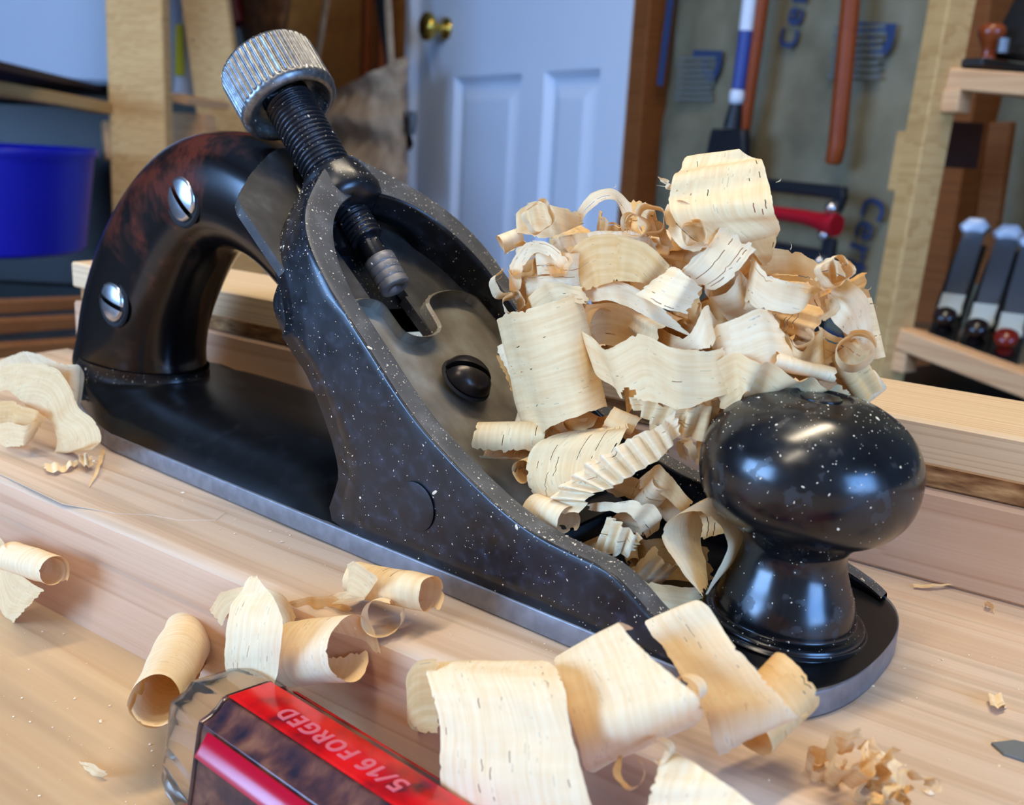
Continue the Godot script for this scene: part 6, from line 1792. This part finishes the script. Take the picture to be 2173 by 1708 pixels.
	roll("curled shaving packed inside the heap, mostly hidden by the ones in front", "packed inside the heap", Vector3(-4.5, 54.5, -12.6), Vector3(0.8, 45.3, -16.9), Vector3(0.51, -0.10, 0.85), 3.5, 3.4, -78, 113, {"seed": 229, "pale": 0, "slits": 0, "slen": 6, "ripple": 0.7, "freq": 2})
	roll("curled shaving packed inside the heap, mostly hidden by the ones in front", "packed inside the heap", Vector3(-70.1, 53.5, -13.4), Vector3(-73.2, 38.3, -14.5), Vector3(0.55, -0.18, 0.82), 2.9, 2.9, -165, 229, {"seed": 230, "pale": 1, "slits": 0, "slen": 6, "ripple": 0.2, "freq": 5})
	roll("curled shaving packed inside the heap, mostly hidden by the ones in front", "packed inside the heap", Vector3(-11.2, 64.5, -3.8), Vector3(-22.0, 59.8, -6.7), Vector3(-0.20, -0.14, 0.97), 2.8, 2.6, -104, 65, {"seed": 231, "pale": 2, "slits": 0, "slen": 6, "ripple": 0.2, "freq": 5})
	roll("curled shaving packed inside the heap, mostly hidden by the ones in front", "packed inside the heap", Vector3(-14.1, 52.5, -20.5), Vector3(-20.3, 42.7, -21.3), Vector3(0.16, -0.18, 0.97), 3.8, 3.6, -76, 219, {"seed": 232, "pale": 0, "slits": 0, "slen": 6, "ripple": 0.7, "freq": 5})
	roll("curled shaving packed inside the heap, mostly hidden by the ones in front", "packed inside the heap", Vector3(-0.2, 66.7, -15.9), Vector3(-8.2, 61.7, -15.2), Vector3(0.10, -0.03, 0.99), 2.7, 2.3, -75, 66, {"seed": 233, "pale": 0, "slits": 4, "slen": 6, "ripple": 0.4, "freq": 3})
	roll("curled shaving packed inside the heap, mostly hidden by the ones in front", "packed inside the heap", Vector3(-40.8, 60.5, -10.9), Vector3(-27.2, 61.8, -6.1), Vector3(-0.34, 0.10, 0.94), 3.2, 2.7, -75, 111, {"seed": 234, "pale": 1, "slits": 0, "slen": 6, "ripple": 0.4, "freq": 5})
	roll("curled shaving packed inside the heap, mostly hidden by the ones in front", "packed inside the heap", Vector3(-47.2, 75.4, -2.4), Vector3(-51.4, 65.4, -7.4), Vector3(0.41, -0.54, 0.73), 3.3, 2.9, -87, 100, {"seed": 235, "pale": 0, "slits": 10, "slen": 6, "ripple": 0.4, "freq": 5})
	roll("curled shaving packed inside the heap, mostly hidden by the ones in front", "packed inside the heap", Vector3(-22.4, 70.8, -12.7), Vector3(-29.5, 62.4, -8.4), Vector3(0.43, 0.09, 0.90), 3.8, 3.8, -83, 206, {"seed": 236, "pale": 0, "slits": 4, "slen": 6, "ripple": 0.4, "freq": 3})
	roll("curled shaving packed inside the heap, mostly hidden by the ones in front", "packed inside the heap", Vector3(-5.9, 61.7, -22.5), Vector3(-0.1, 51.3, -22.6), Vector3(0.31, 0.17, 0.94), 3.9, 3.0, -116, 97, {"seed": 237, "pale": 1, "slits": 4, "slen": 6, "ripple": 0.4, "freq": 2})
	roll("curled shaving packed inside the heap, mostly hidden by the ones in front", "packed inside the heap", Vector3(-25.2, 60.9, -5.5), Vector3(-35.0, 54.0, -10.2), Vector3(-0.17, -0.38, 0.91), 3.9, 3.7, -92, 82, {"seed": 238, "pale": 0, "slits": 4, "slen": 6, "ripple": 0.2, "freq": 5})
	roll("curled shaving packed inside the heap, mostly hidden by the ones in front", "packed inside the heap", Vector3(-22.6, 65.0, -1.2), Vector3(-19.7, 58.6, -8.5), Vector3(0.76, -0.32, 0.57), 3.8, 4.2, -174, 214, {"seed": 239, "pale": 2, "slits": 4, "slen": 6, "ripple": 0.2, "freq": 5})
	roll("curled shaving packed inside the heap, mostly hidden by the ones in front", "packed inside the heap", Vector3(-22.6, 46.9, -10.1), Vector3(-26.6, 38.8, -13.6), Vector3(0.18, -0.47, 0.86), 4.2, 4.8, -185, 105, {"seed": 240, "pale": 0, "slits": 4, "slen": 6, "ripple": 0.4, "freq": 5})
	roll("curled shaving packed inside the heap, mostly hidden by the ones in front", "packed inside the heap", Vector3(-45.1, 68.5, -11.6), Vector3(-27.6, 69.2, -6.2), Vector3(-0.29, 0.10, 0.95), 3.2, 3.5, -161, 117, {"seed": 241, "pale": 2, "slits": 4, "slen": 6, "ripple": 0.7, "freq": 5})
	roll("curled shaving packed inside the heap, mostly hidden by the ones in front", "packed inside the heap", Vector3(-68.7, 68.6, -15.7), Vector3(-53.3, 63.6, -8.8), Vector3(-0.20, 0.52, 0.83), 4.1, 4.6, -96, 76, {"seed": 242, "pale": 0, "slits": 0, "slen": 6, "ripple": 0.2, "freq": 5})
	roll("curled shaving packed inside the heap, mostly hidden by the ones in front", "packed inside the heap", Vector3(-13.1, 59.0, -12.8), Vector3(-22.9, 53.1, -15.8), Vector3(-0.18, -0.20, 0.96), 4.5, 4.7, -84, 128, {"seed": 243, "pale": 1, "slits": 4, "slen": 6, "ripple": 0.7, "freq": 5})
	roll("curled shaving packed inside the heap, mostly hidden by the ones in front", "packed inside the heap", Vector3(-38.6, 54.9, -11.9), Vector3(-29.3, 46.3, -16.7), Vector3(0.53, 0.11, 0.84), 4.5, 4.2, -107, 198, {"seed": 244, "pale": 2, "slits": 10, "slen": 6, "ripple": 0.2, "freq": 3})
	roll("curled shaving packed inside the heap, mostly hidden by the ones in front", "packed inside the heap", Vector3(-7.7, 64.6, -20.3), Vector3(-16.7, 60.3, -20.4), Vector3(0.01, -0.04, 1.00), 3.0, 3.4, -194, 110, {"seed": 245, "pale": 2, "slits": 10, "slen": 6, "ripple": 0.2, "freq": 2})
	roll("curled shaving packed into the foot of the heap behind the pleated strip", "packed into the foot of the heap", Vector3(-35.6, 16.7, 4.0), Vector3(-27.8, 17.7, 6.5), Vector3(-0.33, 0.40, 0.85), 2.7, 2.3, -104, 150, {"seed": 300, "pale": 2, "slits": 4, "slen": 6, "ripple": 0.4, "freq": 5})
	roll("curled shaving packed into the foot of the heap behind the pleated strip", "packed into the foot of the heap", Vector3(-22.4, 14.9, 9.0), Vector3(-27.6, 7.6, 9.2), Vector3(0.13, -0.08, 0.99), 3.0, 3.1, -63, 118, {"seed": 301, "pale": 2, "slits": 0, "slen": 6, "ripple": 0.4, "freq": 5})
	roll("curled shaving packed into the foot of the heap behind the pleated strip", "packed into the foot of the heap", Vector3(-39.2, 23.5, 5.4), Vector3(-31.3, 21.2, 1.7), Vector3(0.47, 0.34, 0.82), 2.7, 2.1, -62, 206, {"seed": 302, "pale": 2, "slits": 10, "slen": 6, "ripple": 0.6, "freq": 3})
	roll("curled shaving packed into the foot of the heap behind the pleated strip", "packed into the foot of the heap", Vector3(-14.3, 21.5, 0.5), Vector3(-18.6, 20.3, 5.5), Vector3(0.63, 0.43, 0.65), 2.9, 2.4, -70, 65, {"seed": 303, "pale": 1, "slits": 10, "slen": 6, "ripple": 0.2, "freq": 5})
	roll("curled shaving packed into the foot of the heap behind the pleated strip", "packed into the foot of the heap", Vector3(-50.1, 27.5, 2.3), Vector3(-43.1, 21.3, 5.2), Vector3(0.26, 0.63, 0.73), 3.0, 3.6, -64, 61, {"seed": 304, "pale": 2, "slits": 4, "slen": 6, "ripple": 0.6, "freq": 3})
	roll("curled shaving packed into the foot of the heap behind the pleated strip", "packed into the foot of the heap", Vector3(-39.9, 36.9, 6.3), Vector3(-34.1, 35.2, 4.3), Vector3(0.38, 0.31, 0.87), 2.5, 2.4, -111, 81, {"seed": 305, "pale": 1, "slits": 0, "slen": 6, "ripple": 0.4, "freq": 2})
	roll("curled shaving packed into the foot of the heap behind the pleated strip", "packed into the foot of the heap", Vector3(-28.9, 38.2, 4.3), Vector3(-29.0, 32.6, 4.1), Vector3(0.48, -0.05, 0.87), 2.4, 2.2, -120, 61, {"seed": 306, "pale": 0, "slits": 0, "slen": 6, "ripple": 0.2, "freq": 2})
	roll("curled shaving packed into the foot of the heap behind the pleated strip", "packed into the foot of the heap", Vector3(-55.7, 25.3, 6.5), Vector3(-53.7, 19.2, 4.2), Vector3(0.72, -0.02, 0.69), 3.0, 2.2, -174, 213, {"seed": 307, "pale": 2, "slits": 10, "slen": 6, "ripple": 0.4, "freq": 5})
	roll("curled shaving packed into the foot of the heap behind the pleated strip", "packed into the foot of the heap", Vector3(-49.2, 33.6, 5.5), Vector3(-55.6, 27.3, 4.2), Vector3(0.09, -0.28, 0.96), 1.8, 1.4, -108, 225, {"seed": 308, "pale": 2, "slits": 4, "slen": 6, "ripple": 0.2, "freq": 3})
	roll("curled shaving packed into the foot of the heap behind the pleated strip", "packed into the foot of the heap", Vector3(-28.9, 23.1, 3.2), Vector3(-21.3, 19.2, 3.4), Vector3(0.22, 0.48, 0.85), 2.9, 2.7, -79, 219, {"seed": 309, "pale": 2, "slits": 0, "slen": 6, "ripple": 0.2, "freq": 3})
	roll("curled shaving packed into the foot of the heap behind the pleated strip", "packed into the foot of the heap", Vector3(-24.3, 28.9, 9.7), Vector3(-28.6, 22.4, 8.3), Vector3(0.13, -0.29, 0.95), 2.2, 2.1, -156, 176, {"seed": 310, "pale": 2, "slits": 10, "slen": 6, "ripple": 0.4, "freq": 2})
	roll("curled shaving packed into the foot of the heap behind the pleated strip", "packed into the foot of the heap", Vector3(-34.5, 13.6, 3.6), Vector3(-30.3, 9.6, 7.5), Vector3(0.19, 0.78, 0.60), 1.9, 1.6, -144, 182, {"seed": 311, "pale": 1, "slits": 4, "slen": 6, "ripple": 0.2, "freq": 2})
	roll("curled shaving packed into the foot of the heap behind the pleated strip", "packed into the foot of the heap", Vector3(-53.0, 32.8, 1.3), Vector3(-41.3, 33.1, 6.1), Vector3(-0.35, 0.43, 0.83), 3.1, 3.1, -83, 161, {"seed": 312, "pale": 0, "slits": 10, "slen": 6, "ripple": 0.6, "freq": 3})
	roll("curled shaving packed into the foot of the heap behind the pleated strip", "packed into the foot of the heap", Vector3(-60.9, 33.6, 2.7), Vector3(-58.9, 26.0, 8.6), Vector3(0.54, 0.60, 0.59), 2.5, 2.4, -139, 106, {"seed": 313, "pale": 2, "slits": 4, "slen": 6, "ripple": 0.6, "freq": 3})
	roll("curled shaving packed into the foot of the heap behind the pleated strip", "packed into the foot of the heap", Vector3(-29.9, 35.0, 12.4), Vector3(-36.9, 26.1, 6.5), Vector3(0.04, -0.57, 0.82), 2.0, 2.0, -63, 139, {"seed": 314, "pale": 1, "slits": 10, "slen": 6, "ripple": 0.2, "freq": 3})
	roll("curled shaving packed into the foot of the heap behind the pleated strip", "packed into the foot of the heap", Vector3(-36.3, 11.4, 5.5), Vector3(-41.3, 6.7, 6.8), Vector3(0.16, 0.08, 0.98), 3.0, 3.5, -149, 90, {"seed": 315, "pale": 1, "slits": 0, "slen": 6, "ripple": 0.4, "freq": 3})
	roll("frizzy loop of shaving on the left slope of the heap above the broad half tube", "frizzy loops on the left slope of the heap above the broad half tube", Vector3(-63.8, 61.0, 9.2), Vector3(-73.1, 57.8, -0.7), Vector3(-0.33, -0.76, 0.56), 3.0, 3.2, -124, 187, {"seed": 400, "pale": 2, "slits": 6, "slen": 9, "ripple": 0.2, "freq": 4})
	roll("frizzy loop of shaving on the left slope of the heap above the broad half tube", "frizzy loops on the left slope of the heap above the broad half tube", Vector3(-61.4, 65.3, 9.4), Vector3(-63.8, 63.9, 4.2), Vector3(0.85, -0.45, -0.27), 3.6, 4.0, -113, 135, {"seed": 401, "pale": 2, "slits": 6, "slen": 9, "ripple": 0.35, "freq": 4})
	roll("frizzy loop of shaving on the left slope of the heap above the broad half tube", "frizzy loops on the left slope of the heap above the broad half tube", Vector3(-50.8, 66.4, 10.6), Vector3(-54.7, 64.2, 4.4), Vector3(0.39, -0.92, 0.09), 3.0, 2.7, -102, 135, {"seed": 402, "pale": 2, "slits": 6, "slen": 9, "ripple": 0.2, "freq": 4})
	roll("frizzy loop of shaving on the left slope of the heap above the broad half tube", "frizzy loops on the left slope of the heap above the broad half tube", Vector3(-60.2, 57.3, 11.7), Vector3(-68.9, 54.1, 1.7), Vector3(-0.22, -0.85, 0.47), 2.2, 1.8, -150, 205, {"seed": 403, "pale": 2, "slits": 6, "slen": 9, "ripple": 0.2, "freq": 4})
	roll("frizzy loop of shaving on the left slope of the heap above the broad half tube", "frizzy loops on the left slope of the heap above the broad half tube", Vector3(-56.0, 74.5, 10.3), Vector3(-60.6, 73.2, 5.3), Vector3(-0.34, -0.79, 0.51), 3.0, 3.3, -135, 209, {"seed": 404, "pale": 2, "slits": 6, "slen": 9, "ripple": 0.35, "freq": 4})
	roll("frizzy loop of shaving on the crown of the heap below the top curl", "frizzy loops on the crown of the heap below the top curl", Vector3(-24.8, 73.9, 6.4), Vector3(-29.1, 72.1, -1.1), Vector3(-0.06, -0.96, 0.27), 2.4, 2.0, -177, 201, {"seed": 405, "pale": 1, "slits": 6, "slen": 9, "ripple": 0.2, "freq": 4})
	roll("frizzy loop of shaving on the crown of the heap below the top curl", "frizzy loops on the crown of the heap below the top curl", Vector3(-32.9, 75.6, 8.2), Vector3(-37.0, 74.1, 0.4), Vector3(0.39, -0.92, -0.03), 3.0, 2.7, -82, 230, {"seed": 406, "pale": 2, "slits": 6, "slen": 9, "ripple": 0.2, "freq": 4})
	roll("frizzy loop of shaving on the crown of the heap below the top curl", "frizzy loops on the crown of the heap below the top curl", Vector3(-36.9, 74.0, 7.4), Vector3(-38.2, 73.6, 2.2), Vector3(0.96, 0.04, -0.26), 2.6, 2.4, -111, 200, {"seed": 407, "pale": 2, "slits": 6, "slen": 9, "ripple": 0.35, "freq": 2})
	roll("frizzy loop of shaving on the right shoulder of the heap above the knob", "frizzy loops on the right shoulder of the heap above the knob", Vector3(-4.0, 63.4, -1.0), Vector3(-4.4, 62.2, -5.5), Vector3(0.93, -0.38, 0.04), 3.0, 3.0, -47, 163, {"seed": 408, "pale": 1, "slits": 6, "slen": 9, "ripple": 0.35, "freq": 2})
	roll("frizzy loop of shaving on the right shoulder of the heap above the knob", "frizzy loops on the right shoulder of the heap above the knob", Vector3(4.0, 57.3, -0.5), Vector3(0.9, 54.3, -9.0), Vector3(-0.08, -0.93, 0.37), 3.2, 3.6, -150, 217, {"seed": 409, "pale": 1, "slits": 6, "slen": 9, "ripple": 0.35, "freq": 2})
	roll("frizzy loop of shaving on the right shoulder of the heap above the knob", "frizzy loops on the right shoulder of the heap above the knob", Vector3(-0.3, 70.0, 0.9), Vector3(-5.3, 68.1, -8.6), Vector3(-0.75, -0.45, 0.48), 2.6, 2.7, -167, 193, {"seed": 410, "pale": 2, "slits": 6, "slen": 9, "ripple": 0.35, "freq": 4})
	roll("frizzy loop of shaving on the right shoulder of the heap above the knob", "frizzy loops on the right shoulder of the heap above the knob", Vector3(-6.3, 57.6, -1.9), Vector3(-8.1, 55.2, -6.7), Vector3(0.22, -0.91, 0.36), 2.2, 2.2, -92, 148, {"seed": 411, "pale": 2, "slits": 6, "slen": 9, "ripple": 0.2, "freq": 2})
	rib("thin wisp of wood fibre sticking out from the outline of the heap", "thin wisps", [Vector3(-35.1, 82.0, 1.0), Vector3(-34.8, 81.9, 1.0), Vector3(-35.5, 82.6, 1.0), Vector3(-35.3, 82.4, 1.0), Vector3(-36.5, 83.1, 1.0), Vector3(-36.3, 83.0, 1.0)], {"seed": 500, "pale": 2, "ripple": 0.05})
	rib("thin wisp of wood fibre sticking out from the outline of the heap", "thin wisps", [Vector3(-34.1, 81.3, 1.0), Vector3(-33.8, 81.1, 1.0), Vector3(-34.8, 81.3, 1.0), Vector3(-34.6, 81.1, 1.0), Vector3(-36.1, 81.3, 1.0), Vector3(-35.9, 81.2, 1.0)], {"seed": 501, "pale": 2, "ripple": 0.05})
	rib("thin wisp of wood fibre sticking out from the outline of the heap", "thin wisps", [Vector3(-15.1, 83.3, -4.0), Vector3(-14.9, 83.1, -4.0), Vector3(-14.6, 83.6, -4.0), Vector3(-14.4, 83.4, -4.0), Vector3(-14.5, 83.8, -4.0), Vector3(-14.4, 83.7, -4.0)], {"seed": 502, "pale": 2, "ripple": 0.05})
	rib("thin wisp of wood fibre sticking out from the outline of the heap", "thin wisps", [Vector3(-13.0, 71.4, -8.0), Vector3(-12.7, 71.3, -8.0), Vector3(-12.7, 72.1, -8.0), Vector3(-12.5, 72.0, -8.0), Vector3(-13.0, 72.8, -8.0), Vector3(-12.8, 72.6, -8.0)], {"seed": 503, "pale": 2, "ripple": 0.05})
	rib("thin wisp of wood fibre sticking out from the outline of the heap", "thin wisps", [Vector3(-8.3, 70.3, -10.0), Vector3(-8.1, 70.1, -10.0), Vector3(-8.0, 70.7, -10.0), Vector3(-7.8, 70.6, -10.0), Vector3(-8.1, 71.1, -10.0), Vector3(-8.0, 71.0, -10.0)], {"seed": 504, "pale": 2, "ripple": 0.05})
	rib("thin wisp of wood fibre sticking out from the outline of the heap", "thin wisps", [Vector3(-4.4, 68.3, -12.0), Vector3(-4.1, 68.2, -12.0), Vector3(-3.9, 69.0, -12.0), Vector3(-3.7, 68.8, -12.0), Vector3(-3.9, 69.6, -12.0), Vector3(-3.8, 69.5, -12.0)], {"seed": 505, "pale": 2, "ripple": 0.05})
	rib("thin wisp of wood fibre sticking out from the outline of the heap", "thin wisps", [Vector3(0.4, 65.6, -12.0), Vector3(0.7, 65.4, -12.0), Vector3(1.0, 66.0, -12.0), Vector3(1.2, 65.8, -12.0), Vector3(1.1, 66.3, -12.0), Vector3(1.2, 66.2, -12.0)], {"seed": 506, "pale": 2, "ripple": 0.05})
	rib("thin wisp of wood fibre sticking out from the outline of the heap", "thin wisps", [Vector3(1.9, 63.3, -12.0), Vector3(2.2, 63.1, -12.0), Vector3(2.5, 63.1, -12.0), Vector3(2.7, 63.0, -12.0), Vector3(2.6, 62.9, -12.0), Vector3(2.7, 62.8, -12.0)], {"seed": 507, "pale": 2, "ripple": 0.05})
	rib("thin wisp of wood fibre sticking out from the outline of the heap", "thin wisps", [Vector3(-69.1, 71.8, 0.0), Vector3(-68.7, 71.6, 0.0), Vector3(-69.3, 72.5, 0.0), Vector3(-69.0, 72.3, 0.0), Vector3(-70.2, 73.1, 0.0), Vector3(-70.0, 72.9, 0.0)], {"seed": 508, "pale": 2, "ripple": 0.05})
	rib("thin wisp of wood fibre sticking out from the outline of the heap", "thin wisps", [Vector3(-69.8, 60.7, 4.0), Vector3(-69.4, 60.5, 4.0), Vector3(-70.3, 60.1, 4.0), Vector3(-70.0, 60.0, 4.0), Vector3(-71.5, 59.5, 4.0), Vector3(-71.3, 59.4, 4.0)], {"seed": 509, "pale": 2, "ripple": 0.05})
	rib("thin wisp of wood fibre sticking out from the outline of the heap", "thin wisps", [Vector3(-70.3, 58.2, 4.0), Vector3(-69.9, 58.0, 4.0), Vector3(-70.4, 57.3, 4.0), Vector3(-70.1, 57.1, 4.0), Vector3(-71.2, 56.3, 4.0), Vector3(-71.0, 56.1, 4.0)], {"seed": 510, "pale": 2, "ripple": 0.05})
	rib("thin wisp of wood fibre sticking out from the outline of the heap", "thin wisps", [Vector3(-50.4, 79.9, -6.0), Vector3(-50.0, 79.8, -6.0), Vector3(-49.7, 80.3, -6.0), Vector3(-49.5, 80.2, -6.0), Vector3(-49.8, 80.7, -6.0), Vector3(-49.6, 80.6, -6.0)], {"seed": 511, "pale": 2, "ripple": 0.05})
	rib("thin wisp of wood fibre sticking out from the outline of the heap", "thin wisps", [Vector3(-2.6, 48.3, -2.0), Vector3(-2.3, 48.2, -2.0), Vector3(-1.9, 47.5, -2.0), Vector3(-1.8, 47.4, -2.0), Vector3(-1.8, 46.6, -2.0), Vector3(-1.7, 46.5, -2.0)], {"seed": 512, "pale": 2, "ripple": 0.05})
	rib("thin wisp of wood fibre sticking out from the outline of the heap", "thin wisps", [Vector3(-3.4, 48.3, -2.0), Vector3(-3.2, 48.2, -2.0), Vector3(-3.2, 47.6, -2.0), Vector3(-3.0, 47.5, -2.0), Vector3(-3.5, 46.8, -2.0), Vector3(-3.3, 46.7, -2.0)], {"seed": 513, "pale": 2, "ripple": 0.05})
	# a thin grey chip lying on the board at the right
	var g := mb()
	g.prism(PackedVector2Array([Vector2(0, 0), Vector2(3.5, -2.6), Vector2(12, -2.2), Vector2(14, 1.5), Vector2(7, 3.4), Vector2(1.6, 2.4)]), Transform3D(Basis(Vector3(1, 0, 0), Vector3(0, 0, 1), Vector3(0, 1, 0)), Vector3.ZERO), 0.5, 0.15)
	single(g, "grey_chip", "thin flat grey chip lying on the board at the right edge of the picture", "chip", std(Color(0.42, 0.43, 0.42), 0.7), Transform3D(Basis(Vector3.UP, 0.3), Vector3(36.2, 0.05, 7.1)))

# ------------------------------------------------------------------ dust and crumbs

func chip_mesh(sd: int) -> ArrayMesh:
	var rng := RandomNumberGenerator.new()
	rng.seed = sd
	var b := mb()
	var ring := []
	for k in 6:
		var a := TAU * k / 6.0
		ring.append(Vector3(cos(a) * rng.randf_range(0.5, 1.1), rng.randf_range(-0.12, 0.25), sin(a) * rng.randf_range(0.4, 0.9)))
	var top := Vector3(0.1, 0.55, 0)
	for k in 6: b.face([top, ring[k], ring[(k + 1) % 6]])
	for k in 6: b.face([Vector3(0, -0.1, 0), ring[(k + 1) % 6], ring[k]])
	return b.mesh(M.dust)

func scatter(called: String, label: String, places: Array, sd: int):
	var mm := MultiMesh.new()
	mm.transform_format = MultiMesh.TRANSFORM_3D
	mm.mesh = chip_mesh(sd)
	mm.instance_count = places.size()
	for k in places.size(): mm.set_instance_transform(k, places[k])
	var mi := MultiMeshInstance3D.new()
	mi.name = called
	mi.multimesh = mm
	add_child(mi, true)
	mi.set_meta("label", label)
	mi.set_meta("category", "sawdust")
	mi.set_meta("kind", "stuff")

func speck(rng: RandomNumberGenerator, p: Vector3, nn: Vector3, size: float) -> Transform3D:
	var x := nn.cross(Vector3(rng.randf_range(-1, 1), rng.randf_range(-1, 1), rng.randf_range(-1, 1))).normalized()
	var z := x.cross(nn)
	var st := rng.randf_range(0.8, 2.2) if rng.randf() < 0.3 else 1.0
	return Transform3D(Basis(x * size * st, nn * size, z * size), p * MM)

func build_dust():
	var rng := RandomNumberGenerator.new()
	rng.seed = 5
	# fine dust clinging to the iron, scattered evenly over its upward and near faces
	var tris := []
	var area_sum := 0.0
	var plane := get_node("hand_plane")
	for mi in plane.find_children("*", "MeshInstance3D", true, false):
		if mi.name in ["sole", "grip", "screw_head", "turned_knob"] and mi.name != "turned_knob": continue
		var arr: Array = mi.mesh.surface_get_arrays(0)
		var vv: PackedVector3Array = arr[Mesh.ARRAY_VERTEX]
		var nn: PackedVector3Array = arr[Mesh.ARRAY_NORMAL]
		var ii: PackedInt32Array = arr[Mesh.ARRAY_INDEX]
		for k in range(0, ii.size(), 3):
			var a := vv[ii[k]]
			var b := vv[ii[k + 1]]
			var c := vv[ii[k + 2]]
			var cr := (b - a).cross(c - a)
			var ar := cr.length()
			if ar < 1e-12: continue
			var n0 := nn[ii[k]]
			if n0.y < -0.05 and n0.z < 0.3: continue
			var w := ar * (0.35 + maxf(n0.y, 0.0)) * (0.5 if mi.name == "turned_knob" else 1.0)
			area_sum += w
			tris.append([area_sum, a, b, c, n0])
	var places := []
	for k in 9000:
		var t := rng.randf() * area_sum
		var lo := 0
		var hi := tris.size() - 1
		while lo < hi:
			var md := (lo + hi) / 2
			if tris[md][0] < t: lo = md + 1
			else: hi = md
		var q = tris[lo]
		var u := rng.randf()
		var v := rng.randf()
		if u + v > 1.0:
			u = 1.0 - u
			v = 1.0 - v
		var p: Vector3 = (q[1] + (q[2] - q[1]) * u + (q[3] - q[1]) * v) * 1000.0
		var nrm: Vector3 = q[4]
		if nrm.length() < 0.5: continue
		var sz := 0.075 + 0.12 * pow(rng.randf(), 3.0)
		if rng.randf() < 0.015: sz = rng.randf_range(0.25, 0.5)
		places.append(speck(rng, p + nrm * 0.02, nrm, sz))
	scatter("wood_dust", "pale wood dust sprinkled over the black iron plane", places, 3)
	# coarser crumbs on the board and bench
	places = []
	for k in 1700:
		var p := Vector3(rng.randf_range(-300, 120), 0.05, rng.randf_range(-46, 42))
		if absf(p.z) < half_width(clampf(p.x, -256.9, 15.9)) + 0.5 and p.x > -257 and p.x < 16: continue
		var sz := 0.12 + 0.32 * pow(rng.randf(), 4.0)
		if rng.randf() < 0.03: sz = rng.randf_range(0.5, 1.0)
		places.append(speck(rng, p, Vector3.UP, sz))
	for k in 420:
		var p := Vector3(rng.randf_range(-160, 80), -28.9, rng.randf_range(62, 130))
		var sz := 0.15 + 0.35 * pow(rng.randf(), 3.0)
		places.append(speck(rng, p, Vector3.UP, sz))
	scatter("wood_crumbs", "pale crumbs of wood strewn over the board and the bench", places, 8)
